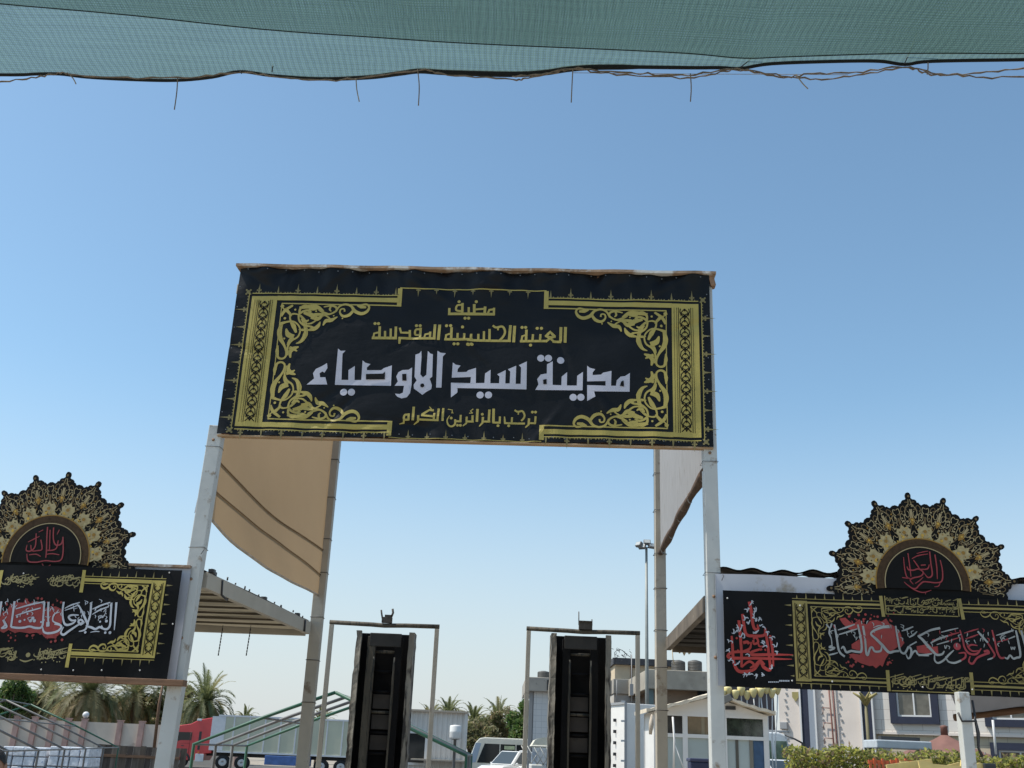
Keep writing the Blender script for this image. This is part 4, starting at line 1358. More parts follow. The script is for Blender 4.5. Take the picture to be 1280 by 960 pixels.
SCR_L = [([(398, 535), (392, 620), (388, 740), (382, 800)], [16, 16, 16, 12]), ([(450, 540), (448, 640), (470, 690), (515, 680), (530, 630)], [16, 16, 18, 18, 12]), ([(300, 590), (292, 700), (250, 742), (215, 735), (222, 690)], [14, 16, 18, 16, 8]), ([(340, 645), (350, 725), (310, 740)], [14, 16, 12]), ([(395, 735), (440, 735), (475, 715), (490, 650)], [14, 16, 16, 12]),
         ([(530, 620), (532, 740), (515, 815), (460, 832), (380, 825), (300, 838), (232, 828), (220, 765)], [16, 16, 16, 14, 14, 16, 16, 10]), ([(230, 665), (280, 640), (330, 615)], [8, 14, 8]), ([(255, 690), (265, 740), (330, 735)], [12, 14, 12]), ([(420, 560), (415, 730)], [12, 12]), ([(350, 850), (380, 885), (425, 860)], [8, 10, 8]), ([(390, 770), (440, 765), (500, 775)], [10, 14, 10]), ([(240, 775), (300, 770), (340, 790)], [10, 14, 10]), ([(500, 560), (480, 600)], [12, 8]), ([(360, 560), (320, 580)], [10, 8])]
medallion(58, 699, 'half round black and gold medallion with pointed rim on the left banner', SCR_L, (0, 580), 6.859, R(-4))
medallion(1153, 731, 'half round black and gold medallion with pointed rim on the right banner', SCR_R, (1090, 670), 9.846, R(4))

# ------------------------------------------------------------------ green shade net over the viewer
def netmat(name, col, tcol, cover, period=.0065):
    m = bpy.data.materials.new(name)
    m.use_nodes = True
    N, L = m.node_tree.nodes, m.node_tree.links
    for n in list(N):
        if n.type != 'OUTPUT_MATERIAL':
            N.remove(n)
    tc = N.new('ShaderNodeTexCoord')
    wv = []
    for ax, per, dist in (('X', period, 1.2), ('Y', period * 1.6, 2.0)):
        t = N.new('ShaderNodeTexWave')
        t.wave_type = 'BANDS'
        t.bands_direction = ax
        t.inputs['Scale'].default_value = .314 / per / 1.0
        t.inputs['Distortion'].default_value = dist
        t.inputs['Detail'].default_value = 1
        t.inputs['Detail Scale'].default_value = .25
        L.new(tc.outputs['Object'], t.inputs['Vector'])
        wv.append(t)
    mx = N.new('ShaderNodeMath')
    mx.operation = 'MAXIMUM'
    L.new(wv[0].outputs['Fac'], mx.inputs[0])
    L.new(wv[1].outputs['Fac'], mx.inputs[1])
    no = N.new('ShaderNodeTexNoise')
    no.inputs['Scale'].default_value = 1.3
    no.inputs['Detail'].default_value = 5
    L.new(tc.outputs['Object'], no.inputs['Vector'])
    rp = N.new('ShaderNodeMapRange')
    rp.inputs[1].default_value, rp.inputs[2].default_value = 0, 1
    rp.inputs[3].default_value, rp.inputs[4].default_value = cover - .16, cover + .16
    L.new(mx.outputs[0], rp.inputs[0])
    ad = N.new('ShaderNodeMath')
    ad.operation = 'MULTIPLY_ADD'
    ad.inputs[1].default_value = .22
    L.new(no.outputs['Fac'], ad.inputs[0])
    sb = N.new('ShaderNodeMath')
    sb.operation = 'SUBTRACT'
    sb.inputs[1].default_value = .11
    L.new(rp.outputs[0], sb.inputs[0])
    L.new(sb.outputs[0], ad.inputs[2])
    w3 = N.new('ShaderNodeTexWave')          # moire of overlapping nets painted into the tone, plus uneven drawn threads
    w3.bands_direction = 'X'
    w3.inputs['Scale'].default_value = 18
    w3.inputs['Distortion'].default_value = 9
    w3.inputs['Detail'].default_value = 3
    w3.inputs['Detail Scale'].default_value = .35
    L.new(tc.outputs['Object'], w3.inputs['Vector'])
    mp = N.new('ShaderNodeMapping')
    mp.inputs['Scale'].default_value = (3, 90, 3)
    L.new(tc.outputs['Object'], mp.inputs['Vector'])
    n4 = N.new('ShaderNodeTexNoise')
    n4.inputs['Scale'].default_value = 1
    n4.inputs['Detail'].default_value = 4
    L.new(mp.outputs[0], n4.inputs['Vector'])
    th = N.new('ShaderNodeMath')
    th.operation = 'MULTIPLY_ADD'
    th.inputs[1].default_value = .45
    L.new(w3.outputs['Fac'], th.inputs[0])
    L.new(n4.outputs['Fac'], th.inputs[2])
    tr2 = N.new('ShaderNodeMapRange')
    tr2.inputs[1].default_value, tr2.inputs[2].default_value = .3, 1.1
    tr2.inputs[3].default_value, tr2.inputs[4].default_value = .72, 1.22
    L.new(th.outputs[0], tr2.inputs[0])
    df = N.new('ShaderNodeBsdfDiffuse')
    df.inputs[0].default_value = (*col, 1)
    tl = N.new('ShaderNodeBsdfTranslucent')
    vm_ = N.new('ShaderNodeVectorMath')
    vm_.operation = 'SCALE'
    vm_.inputs[0].default_value = tcol
    L.new(tr2.outputs[0], vm_.inputs['Scale'])
    L.new(vm_.outputs[0], tl.inputs[0])
    ms = N.new('ShaderNodeMixShader')
    ms.inputs[0].default_value = .5
    L.new(df.outputs[0], ms.inputs[1])
    L.new(tl.outputs[0], ms.inputs[2])
    tr_ = N.new('ShaderNodeBsdfTransparent')
    m2 = N.new('ShaderNodeMixShader')
    L.new(ad.outputs[0], m2.inputs[0])
    L.new(tr_.outputs[0], m2.inputs[1])
    L.new(ms.outputs[0], m2.inputs[2])
    L.new(m2.outputs[0], N['Material Output'].inputs[0])
    return m


ZN = 3.45
EDGE = [(-420, 96), (-200, 88), (0, 92), (45, 91), (75, 91), (110, 95), (165, 98), (220, 99), (265, 95), (300, 88), (340, 93), (400, 97), (460, 95), (500, 90), (525, 87), (560, 89), (640, 91), (680, 89), (716, 84), (760, 82), (860, 83), (900, 83), (926, 84), (965, 78), (1050, 75), (1100, 75), (1131, 79), (1165, 75), (1280, 73), (1480, 70), (1700, 78)]
EW = [at_z(x, y, ZN) for x, y in smooth_line(EDGE, 5)]
TIES = [at_z(x, 88, ZN).x for x in (72, 300, 525, 716, 926, 1131)]
net = thing('shade_net', at_z(640, 90, ZN), 'green shade net hung overhead with a scalloped tied edge', 'shade net')


def netpt(P, t, dz=0.):
    e = .06 * min(1, t * 5)
    q = 0
    for tx in TIES:
        q += math.exp(-abs(P.x - tx) / .10) * math.exp(-t * 9)
    return V((P.x * (1 + .03 * t), P.y - 6.5 * t, P.z + dz - e * .5 * math.sin(5 * P.x + 1) * .5 - .10 * t - .012 * q * math.sin(30 * t) - .25 * t * math.sin(3 * t)))


b = MB()
n_ = len(EW)
ts = [0, .003, .006, .010, .015, .02, .027, .035, .045, .06, .08, .12, .2, .35, .6, 1]
vs = [netpt(P, t) for t in ts for P in EW]
b.add(vs, [(j * n_ + i, j * n_ + i + 1, (j + 1) * n_ + i + 1, (j + 1) * n_ + i) for j in range(len(ts) - 1) for i in range(n_ - 1)], 0, True)
M_net = netmat('green_netting', (.05, .10, .10), (.145, .225, .20), .76)
b.build('net_sheet', M_net, net, fix=False)
SEAM = [(-420, -30), (-150, -10), (0, 4), (160, 18), (330, 36), (470, 46), (560, 52), (640, 56), (760, 61), (860, 66), (930, 72), (990, 70), (1130, 66), (1280, 66), (1480, 64), (1700, 60)]
SW = [at_z(x, y, ZN - .03) for x, y in smooth_line(SEAM, 5)]
b = MB()
n_ = len(SW)
vs = [netpt(P, t, -.03 * min(1, t * 30)) for t in ts for P in SW]
b.add(vs, [(j * n_ + i, j * n_ + i + 1, (j + 1) * n_ + i + 1, (j + 1) * n_ + i) for j in range(len(ts) - 1) for i in range(n_ - 1)], 0, True)
b.build('net_sheet', netmat('dark_green_netting', (.05, .11, .10), (.22, .36, .30), .48, .0071), net, fix=False)
b = MB()
b.tube([P + V((0, 0, -.004)) for P in EW], [.0045 + .004 * max(0, math.sin(P.x * 2.6 + 1.6)) * (1 if P.x < .3 else .25) for P in EW], 6)
b.build('hem', mat('black_hem_cord', (.012, .014, .014), .9), net)
b = MB()
b.tube([P + V((0, 0, -.002)) for P in SW], .0016, 5)
b.build('seam_thread', mat('dark_green_thread', (.02, .035, .033), .9), net)
rope = thing('lacing_twine', at_z(640, 97, ZN), 'thin brown twine lacing the edge of the green net with loose ends', 'twine')
M_twine = mat('brown_twine', (.20, .16, .125), .95, var=.5, vscale=60)
M_twine2 = mat('pale_twine', (.34, .29, .22), .95, var=.4, vscale=60)
for L in ([(-40, 104), (20, 101), (60, 94), (80, 92), (100, 94), (170, 97), (240, 97), (300, 91), (350, 97), (400, 100), (450, 98), (525, 88), (560, 93), (640, 99), (660, 97), (716, 86), (760, 92), (850, 97), (900, 91), (926, 86), (970, 93), (1020, 99), (1070, 94), (1131, 84), (1160, 92), (1190, 94), (1240, 89), (1290, 84)],
          [(640, 96), (690, 91), (716, 87), (800, 92), (860, 93), (926, 87), (980, 97), (1010, 92), (1070, 90), (1131, 84), (1170, 91), (1220, 96), (1290, 96)]):
    b = MB()
    P = [at_z(x, y, ZN - .02) for x, y in smooth_line(L, 7)]
    P = [p + V((0, rnd.uniform(-.003, .003), rnd.uniform(-.003, .003))) for p in P]
    b.tube(P, [.0014 + .0013 * abs(math.sin(i * .9)) for i in range(len(P))], 5)
    b.build('strand', M_twine, rope)
b = MB()
b.tube([at_z(x, y, ZN - .02) for x, y in ((716, 91), (860, 92.5), (1000, 93), (1060, 93.5))], .0009, 4)
b.build('strand', M_twine2, rope)
for L, m in (([(222, 97), (221, 115), (218, 137)], M_twine), ([(445, 98), (446, 112), (449, 127)], M_twine2), ([(522, 87), (524, 108), (523, 132)], M_twine), ([(716, 86), (715, 105), (714, 128)], M_twine), ([(863, 92), (864, 110), (863, 127)], M_twine), ([(87, 93), (92, 99), (95, 105)], M_twine2),
             ([(1160, 78), (1160, 85), (1159, 93)], M_twine), ([(995, 93), (1003, 104), (1010, 111)], M_twine2), ([(926, 84), (937, 75), (945, 67)], M_dark), ([(1131, 79), (1140, 58), (1146, 41)], M_dark), ([(300, 89), (302, 92)], M_dark), ([(340, 90), (341, 81)], M_dark)):
    a = at_z(L[0][0], L[0][1], ZN - .012)
    b = MB()
    b.tube([at_y(x, y, a.y - .01) for x, y in smooth_line(L, 4)], .0016, 5)
    b.build('loose_end', m, rope)

# ------------------------------------------------------------------ the two goal-shaped frames with the burnt channels
M_burnt = mat('burnt_black_steel', (.0045, .004, .004), .75, var=.6, vscale=4, spec=.2)
M_flange = mat('peeling_painted_steel', (.21, .19, .155), .8, var=.6, vscale=2.2, stain=(.035, .03, .025), sthr=.49, sscale=3, stretch=(3, 3, .5), bump=.2)
M_rail = mat('dusty_brown_rail', (.085, .072, .052), .8, var=.4, vscale=4, stain=(.03, .03, .025), sthr=.52, sscale=5, stretch=(4, 4, .6), bump=.2)
M_plate = mat('dusty_brown_plate', (.060, .050, .042), .85, var=.3, vscale=3, stain=(.04, .035, .03), sthr=.6)


def frame_and_channel(xl, xr, yt, pc, Y, kind, label, label2):
    aL, aR = at_y(xl, yt[0], Y), at_y(xr, yt[1], Y)
    zt = (aL.z + aR.z) / 2
    root = thing('goal_frame', ((aL.x + aR.x) / 2, Y, 0), label, 'frame')
    for a in (aL, aR):
        b = MB()
        b.beam((a.x, Y, 0), (a.x, Y, zt - .03), .055, .055, up=V((0, 1, 0)))
        o = b.build('upright', M_postgrey, root, .004)
    b = MB()
    b.tube([V((aL.x - .03, Y, zt)), V((aL.x + .5, Y, zt - .008)), V(((aL.x + aR.x) / 2, Y, zt - .015)), V((aR.x - .4, Y, zt - .004)), V((aR.x + .03, Y, zt))], .028, 8)
    b.build('crossbar', M_rail, root)
    c = V(((aL.x * .48 + aR.x * .52), Y, zt + .01))
    b = MB()
    if kind == 0:
        b.box(c + V((.0, 0, .045)), (.13, .08, .07))
        b.box(c + V((.01, 0, .09)), (.08, .06, .04))
        b.tube([c + V((-.06, 0, .06)), c + V((-.075, 0, .12)), c + V((-.085, 0, .17))], .011, 6)
        b.tube([c + V((.05, 0, .08)), c + V((.07, 0, .14)), c + V((.06, 0, .19))], .014, 6)
    else:
        b.box(c + V((0, 0, .055)), (.17, .09, .10))
        b.tube([c + V((-.085, 0, .06)), c + V((-.088, 0, .23))], .007, 5)
        b.tube([c + V((.085, 0, .06)), c + V((.082, 0, .14))], .007, 5)
        b.beam(c + V((-.085, -.05, .105)), c + V((.085, -.05, .105)), .02, .012)
    b.build('bracket', mat('dark_rusty_bracket', (.07, .06, .05), .8, var=.4, vscale=20), root)
    # the channel
    x0, x1 = at_y(pc[0], pc[2], Y).x, at_y(pc[1], pc[3], Y).x
    zc = (zz(pc[0], pc[2], Y) + zz(pc[1], pc[3], Y)) / 2
    Wd = x1 - x0
    cx = (x0 + x1) / 2
    ch = thing('burnt_channel', (cx, Y, 0), label2, 'steel channel')
    dep = .30
    b = MB()
    b.box((cx, Y + dep, zc / 2), (Wd, .02, zc))
    b.build('back_plate', M_burnt, ch)
    for s in (-1, 1):
        b = MB()
        n_ = 40
        # side wall with a dented outer edge
        def edge(q):
            return .005 * math.sin(4 * q + s) + .004 * math.sin(19 * q + 2 * s) + .004 * math.sin(47 * q)
        vs = []
        for i in range(n_ + 1):
            z = zc * i / n_
            e = edge(z)
            xo = cx + s * (Wd / 2 + e)
            xi = cx + s * (Wd / 2 - .068 + e * .4)
            vs += [V((xo, Y + dep, z)), V((xo, Y - .02, z)), V((xi, Y - .035 + .01 * math.sin(13 * z), z)), V((xi, Y + .03, z)), V((xo - s * .03, Y + .03, z)), V((xo - s * .03, Y + dep, z))]
        fs = [(i * 6 + j, i * 6 + (j + 1) % 6, (i + 1) * 6 + (j + 1) % 6, (i + 1) * 6 + j) for i in range(n_) for j in range(6)]
        fs += [tuple(range(6)), tuple(n_ * 6 + j for j in range(6))]
        b.add(vs, fs, 0)
        b.build('side_flange', M_flange, ch)
        b = MB()
        b.beam((cx + s * Wd * .235, Y + .10, 0), (cx + s * Wd * .235, Y + .10, zc - .06), .10, .10, up=V((0, 1, 0)))
        b.build('inner_wall', M_burnt if s > 0 or kind else M_rail, ch, .005)
        b = MB()
        b.tube([V((cx + s * Wd * .178, Y + .055 + .008 * math.sin(5 * z), z)) for z in [zc * .02 + (zc * .88) * i / 16 for i in range(17)]], .016, 6)
        b.build('rail', M_rail, ch)
    b = MB()
    b.box((cx, Y + .07, zc - .10), (Wd * .55, .05, .17))
    b.build('head_plate', mat('dark_head_plate', (.022, .02, .018), .6, var=.4, vscale=5), ch, .01)
    pitch = .245
    i = 0
    z = zc - .36
    while z > .1:
        b = MB()
        b.tube([V((cx - Wd * .165, Y + .11, z + .115)), V((cx + Wd * .165, Y + .11, z + .115))], .018, 8)
        b.build('rung', M_burnt if i % 3 else M_rail, ch)
        if i in (2, 3, 4, 7 - kind * 0, 9, 10):
            b = MB()
            b.box((cx, Y + .17, z), (Wd * .30, .03, .175))
            b.build('slat_plate', M_plate, ch, .004)
        i += 1
        z -= pitch
    return ch


frame_and_channel(415, 546.5, (778.5, 782.5), (446, 518.5, 788, 791), 13.6, 0, 'left tall thin steel goal frame with a two pronged bracket on its crossbar', 'burnt black steel channel with ladder rungs inside the left frame')
frame_and_channel(661, 797, (788, 789), (689, 764, 792.5, 793.5), 13.6, 1, 'right tall thin steel goal frame with a square bracket on its crossbar', 'burnt black steel channel with ladder rungs inside the right frame')


# ------------------------------------------------------------------ vegetation
def leafmat(name, c, transl=.35):
    return mat(name, c, .6, var=.35, vscale=.8, transl=tuple(min(1, q * 1.3) for q in c))


M_frond = [leafmat('palm_green', (.14, .155, .065)), leafmat('palm_olive', (.24, .22, .11)), leafmat('palm_dry', (.42, .32, .18))]
M_trunk = mat('palm_trunk', (.12, .085, .055), .95, var=.4, vscale=5, bump=.6, bscale=12)


def palm(x, y, h, r, label, seed, skirt=0, lean=0., nfr=52, grp='date palms'):
    rg = random.Random(seed)
    root = thing('date_palm', (x, y, 0), label, 'palm tree', grp)
    b = MB()
    pts = [V((x + lean * (i / 8) ** 2, y, h * i / 8)) for i in range(9)]
    b.tube(pts, [.30 - .08 * i / 8 + .02 * (i % 2) for i in range(9)], 10)
    b.lathe(pts[-1] - V((0, 0, .5)), [(.22, 0), (.42, .3), (.36, .6), (.15, .8)], 12)
    b.build('trunk', M_trunk, root)
    top = pts[-1]
    b = MB()

    def frond(az, el, L, droop, mi, width):
        n = 9
        p = top + V((math.cos(az), math.sin(az), 0)) * .15
        d = V((math.cos(az) * math.cos(el), math.sin(az) * math.cos(el), math.sin(el)))
        side = V((-math.sin(az), math.cos(az), 0))
        R_ = []
        for i in range(n + 1):
            R_.append((p.copy(), d.copy()))
            p = p + d * (L / n)
            d = (d + V((0, 0, -droop / n * (1 + i * .18)))).normalized()
        for (a, da), (c, dc) in zip(R_, R_[1:]):
            up = side.cross(da)
            w_ = .018
            b.add([a - side * w_, a + side * w_, c + side * w_ * .8, c - side * w_ * .8], [(0, 1, 2, 3)], mi)
        for i in range(1, n * 4 + 1):
            q = i / (n * 4)
            k_ = min(n - 1, int(q * n))
            fr_ = q * n - k_
            a = R_[k_][0].lerp(R_[k_ + 1][0], fr_)
            da = R_[k_][1]
            up = side.cross(da).normalized()
            if up.z < 0:
                up = -up
            ll = width * (math.sin(math.pi * min(1, q * .85 + .12)) ** .6)
            for s in (-1, 1):
                dirv = (side * s * .8 + da * .75 + up * rg.uniform(.05, .45)).normalized()
                tip = a + dirv * ll + V((0, 0, -.12 * ll))
                wv = da * .052
                b.add([a - wv, a + wv, tip], [(0, 1, 2)], mi)
    for i in range(nfr):
        q = i / nfr
        az = i * 2.39996 + rg.uniform(-.2, .2)
        el = R(84) - q ** .85 * R(112) + rg.uniform(-.1, .1)
        frond(az, el, r * rg.uniform(.85, 1.1), 1.0 + 1.0 * q + rg.uniform(-.2, .3), 0 if rg.random() < (.75 if q < .5 else .4) else 1, r * .17)
    b.build('crown', M_frond[:2], root, fix=False)
    if skirt:
        b = MB()
        for i in range(skirt):
            frond(rg.uniform(0, 6.28), -R(rg.uniform(5, 60)), r * rg.uniform(.6, .95), rg.uniform(.6, 1.2), 0, r * .10)
        b.build('dry_fronds', [M_frond[2]], root, fix=False)
    return root


def place_palm(px, ytop, Y, r, label, seed, **kw):
    """px, ytop: crown centre column and the top of the crown in the photograph"""
    zt = zz(px, ytop, Y)
    palm(gx(px, Y), Y, zt - r * .50, r, label, seed, **kw)


for a in ((104, 832, 92, 4.4, 'large shaggy date palm with a brown skirt behind the wall under the left banner', 1, dict(skirt=90, nfr=80)),
          (52, 836, 100, 4.2, 'green date palm showing just left of the big shaggy palm', 2, dict(skirt=50)),
          (162, 838, 97, 4.2, 'green date palm just right of the big shaggy palm beside the left gate post', 3, dict(skirt=40)),
          (250, 856, 90, 3.1, 'tall date palm standing right behind the red truck cab', 4, dict(skirt=36, nfr=80)),
          (205, 846, 99, 3.8, 'date palm half hidden behind the white left gate post', 5, dict(skirt=30)),
          (303, 890, 118, 1.6, 'distant date palm peeping over the trailer roof', 6, dict()),
          (558, 880, 100, 2.0, 'small date palm right of the left frame above the white cabin', 7, dict()),
          (621, 882, 96, 2.2, 'upright date palm above the bus between the two frames', 8, dict(skirt=10, nfr=40)),
          (590, 888, 98, 1.9, 'low date palm crown left of the upright palm above the bus', 9, dict(skirt=8)),
          (536, 887, 103, 2.0, 'date palm crown next to the right edge of the left burnt channel', 10, dict(skirt=6)),
          (398, 892, 110, 1.9, 'date palm crown behind the left frame upright', 11, dict(skirt=6)),
          (655, 892, 99, 1.9, 'date palm next to the white tower block', 12, dict(skirt=8))):
    place_palm(*a[:6], **a[6])


def bush(name, c, rad, n, ls, mats, label, cat, seed, box=False, grp=None, trunk=True):
    rg = random.Random(seed)
    root = thing(name, (c[0], c[1], 0), label, cat, grp)
    b = MB()
    lobes = [(V((rg.gauss(0, .42) * rad[0], rg.gauss(0, .42) * rad[1], rg.gauss(.05, .36) * rad[2])), rg.uniform(.35, .6)) for _ in range(14)]
    for i in range(n):
        if box:
            p = V((rg.uniform(-1, 1) * rad[0], rg.uniform(-1, 1) * rad[1], rg.uniform(-1, 1) * rad[2]))
            p.z += .05 * math.sin(p.x * 2.3) + .04 * math.sin(p.x * 5.1 + 1) + rg.gauss(0, .04)
        else:
            o, k_ = rg.choice(lobes)
            v = V((rg.gauss(0, 1), rg.gauss(0, 1), rg.gauss(0, 1))).normalized() * rg.uniform(.6, 1) * k_
            p = o + V((v.x * rad[0], v.y * rad[1], v.z * rad[2]))
        p += V(c)
        if p.z < .05:
            continue
        s = ls * rg.uniform(.6, 1.4)
        a = V((rg.gauss(0, 1), rg.gauss(0, 1), rg.gauss(.4, 1))).normalized()
        t = a.orthogonal().normalized()
        t = Matrix.Rotation(rg.uniform(0, 6.28), 3, a) @ t
        q = a.cross(t)
        b.add([p - t * s, p - q * s * .4, p + t * s, p + q * s * .4], [(0, 1, 2, 3)], rg.choices(range(len(mats)), [1, .8, .35][:len(mats)])[0])
    b.build('crown' if not box else 'foliage', mats, root, fix=False)
    if trunk:
        b = MB()
        for j in range(4):
            an = j * 1.57 + rg.random()
            b.tube([V((c[0], c[1], 0)), V((c[0] + .1 * math.cos(an), c[1] + .1 * math.sin(an), c[2] * .5)), V((c[0] + rad[0] * .5 * math.cos(an), c[1] + rad[1] * .5 * math.sin(an), c[2] + rad[2] * .3))], [.12, .09, .03], 7)
        b.build('trunk', M_trunk, root)
    return root


M_leaf = [leafmat('leaf_deep_green', (.06, .115, .03)), leafmat('leaf_mid_green', (.11, .17, .045)), leafmat('leaf_pale', (.17, .19, .07))]
M_leafo = [leafmat('leaf_olive', (.15, .16, .065)), leafmat('leaf_khaki', (.23, .21, .11)), leafmat('leaf_dry', (.30, .24, .14))]
M_leafy = [leafmat('hedge_yellow_green', (.36, .35, .075)), leafmat('hedge_green', (.15, .165, .045)), leafmat('hedge_dry', (.30, .21, .12))]


def pxbush(px, yt, yb, w_px, Y, label, seed, mats, n=5000, ls=.17):
    x = gx(px, Y)
    zt, zb_ = zz(px, yt, Y), max(.3, zz(px, yb, Y))
    rx = w_px / 2 * Y / FPX
    bush('tree', (x, Y, (zt + zb_) / 2), (rx, rx, (zt - zb_) / 2), n, ls, mats, label, 'tree', seed, grp='broadleaf trees')


pxbush(8, 850, 900, 46, 86, 'bright green leafy tree at the far left edge under the banner', 21, M_leaf)
pxbush(650, 893, 945, 44, 74, 'dense green round tree behind the bus beside the white tower block', 22, M_leaf)
pxbush(590, 898, 945, 46, 76, 'olive yellow scrubby tree behind the bus right of the white cabin', 23, M_leafo)
pxbush(622, 888, 940, 44, 80, 'brownish thicket tree below the upright palm', 24, M_leafo)
pxbush(535, 888, 925, 60, 88, 'khaki scrub tree above the roof of the white cabin', 25, M_leafo)
pxbush(175, 872, 912, 50, 100, 'olive scrub tree at the wall left of the white gate post', 26, M_leafo)
pxbush(60, 868, 912, 110, 104, 'wide khaki thicket tree behind the wall around the palm trunks', 27, M_leafo, 7000)
pxbush(128, 866, 912, 70, 101, 'dusty khaki thicket tree between the shaggy palm and the white gate post', 28, M_leafo, 6000)
pxbush(28, 862, 912, 60, 99, 'pale olive thicket tree right of the bright green tree at the left edge', 29, M_leafo, 6000)
pxbush(212, 868, 912, 50, 97, 'dusty thicket tree just behind the white left gate post', 30, M_leafo, 5000)
hx0, hx1 = gx(984, 31), gx(1330, 31)
hz1 = zz(1130, 940, 31)
bush('hedge', ((hx0 + hx1) / 2, 31, hz1 / 2), ((hx1 - hx0) / 2, .55, hz1 / 2), 26000, .075, M_leafy, 'long clipped yellow green hedge in front of the pale building', 'hedge', 31, box=True, trunk=False)

# ------------------------------------------------------------------ perimeter wall on the left
M_wall = mat('dusty_beige_plaster', (.62, .53, .43), .9, var=.12, vscale=.6, stain=(.30, .24, .19), sthr=.62, sscale=.5)
M_pink = mat('faded_pink_paint', (.46, .29, .24), .85, var=.2, vscale=2)
Yw = 82
wz = zz(150, 904, Yw)
wl_ = thing('perimeter_wall', (gx(60, Yw), Yw, 0), 'long beige compound wall with faded pink piers below the palms', 'wall')
b = MB()
b.box((gx(40, Yw) + 2, Yw, wz / 2), (gx(330, Yw) - gx(-140, Yw), .25, wz))
b.build('wall_panel', M_wall, wl_)
for px in (-40, -10, 20, 42, 64, 84, 104, 149, 176, 205, 300):
    b = MB()
    b.box((gx(px, Yw), Yw - .16, wz / 2 + .08), (.38, .34, wz + .16))
    b.box((gx(px, Yw), Yw - .16, wz + .19), (.46, .40, .06))
    b.build('pier', M_pink, wl_)
lampw = thing('globe_lamp', (gx(104, Yw), Yw - .16, wz + .2), 'small white globe lamp on a pink pier of the wall', 'lamp')
b = MB()
b.sphere((gx(104, Yw), Yw - .16, wz + .48), .24, 14, 10)
b.build('globe', mat('white_globe', (.7, .68, .66), .3), lampw)
b = MB()
b.lathe((gx(104, Yw), Yw - .16, wz + .2), [(.12, 0), (.10, .06), (.06, .1), (.06, .22)], 10)
b.build('base', M_dark, lampw)
# leaning bare trunk beside the post
b = MB()
b.tube([at_y(192, 940, 60), at_y(199, 880, 60), at_y(204, 852, 60)], [.09, .08, .05], 7)
tag(b.build('bare_pole', M_wood), 'thin dark leaning pole beside the white left gate post', 'pole')
# dark plank fence
Yf = 40
zf = zz(170, 932.5, Yf)
pf = thing('plank_fence', (gx(165, Yf), Yf, 0), 'dark brown plank fence between the bottle stacks and the left gate post', 'fence')
b = MB()
x = gx(124, Yf)
i = 0
while x < gx(228, Yf):
    wd = rnd.uniform(.20, .30)
    b.box((x + wd / 2, Yf + rnd.uniform(-.015, .015), zf / 2 + rnd.uniform(-.03, .02)), (wd - .012, .03, zf), mi=i % 3)
    x += wd
    i += 1
b.build('planks', [mat('plank_a', (.10, .075, .055), .9, var=.4, vscale=3, stretch=(3, 3, .5)), mat('plank_b', (.065, .05, .04), .9, var=.4, vscale=3, stretch=(3, 3, .5)), mat('plank_c', (.14, .11, .085), .9, var=.4, vscale=3, stretch=(3, 3, .5))], pf)
b = MB()
b.box(((gx(124, Yf) + gx(228, Yf)) / 2, Yf - .05, zf * .75), (gx(228, Yf) - gx(124, Yf), .05, .09))
b.build('rail', M_wood, pf)

# ------------------------------------------------------------------ pallets of shrink-wrapped water bottles
M_wrap = mat('shrink_wrapped_bottles', (.62, .63, .66), .25, var=.22, vscale=9, stain=(.24, .32, .48), sthr=.58, sscale=7, bump=.4, bscale=14, spec=.8)
for i, (xa, xb, lab) in enumerate(((-30, 14, 'stack of shrink wrapped bottle packs beside the person at the left edge'), (16, 71, 'stack of shrink wrapped bottle packs under the middle of the left tube frame'), (73, 124, 'stack of shrink wrapped bottle packs next to the plank fence'))):
    Yp = 30
    xl, xr = gx(xa, Yp), gx(xb, Yp)
    zt = zz((xa + xb) / 2, 933.5, Yp)
    t = thing('bottle_pallet', ((xl + xr) / 2, Yp, 0), lab, 'bottle stack', 'bottle pallets')
    b = MB()
    n = 4
    nz = 5
    h = (zt - .15) / nz
    for r_ in range(nz):
        for c in range(n):
            wd = (xr - xl) / n
            b.box((xl + wd * (c + .5) + rnd.uniform(-.012, .012), Yp + rnd.uniform(-.02, .02), .15 + h * (r_ + .5)), (wd - .025, .9, h - .02), taper=.97)
    b.build('bottle_packs', M_wrap, t, .02)
    b = MB()
    for q in range(3):
        b.box(((xl + xr) / 2, Yp - .4 + .4 * q, .05), (xr - xl, .1, .1))
    for q in range(6):
        b.box((xl + (xr - xl) * (q + .5) / 6, Yp, .125), ((xr - xl) / 8, .95, .025))
    b.build('pallet', M_wood, t)

# ------------------------------------------------------------------ tube frames of two tents
M_green = mat('green_painted_tube', (.028, .105, .060), .5, var=.25, vscale=6, stain=(.10, .09, .07), sthr=.64, sscale=9)
M_grtube = mat('grey_steel_tube', (.13, .125, .12), .55, var=.35, vscale=6)


def rib_frame(name, ribs, z_e, off, rise, label, mats, full=True, rr=.028):
    root = thing(name, (ribs[0][0], ribs[0][1], 0), label, 'tent frame')
    n = len(ribs)
    for i, (x, y) in enumerate(ribs):
        A0 = V((x, y, z_e))
        Rg = A0 + V((off[0], off[1], rise))
        b = MB()
        m = mats[i % len(mats)]
        mid = A0.lerp(Rg, .5) + V((0, 0, .02))
        b.tube([A0 - V((0, 0, z_e)), A0, mid, Rg], rr, 7)
        b.build('rib', m, root)
        b = MB()
        far = A0 + V((off[0] * 2, off[1] * 2, 0))
        b.tube([Rg, far, far - V((0, 0, z_e))], rr, 7)
        b.build('rib', m, root)
    for k_, (ox, oz) in enumerate(((0, 0), (.5, .5), (1, 1), (1.5, .5), (2, 0))):
        b = MB()
        b.tube([V((x + off[0] * ox, y + off[1] * ox, z_e + rise * oz)) for x, y in ribs], rr * .7, 6)
        b.build('rail', M_grtube, root)
    return root


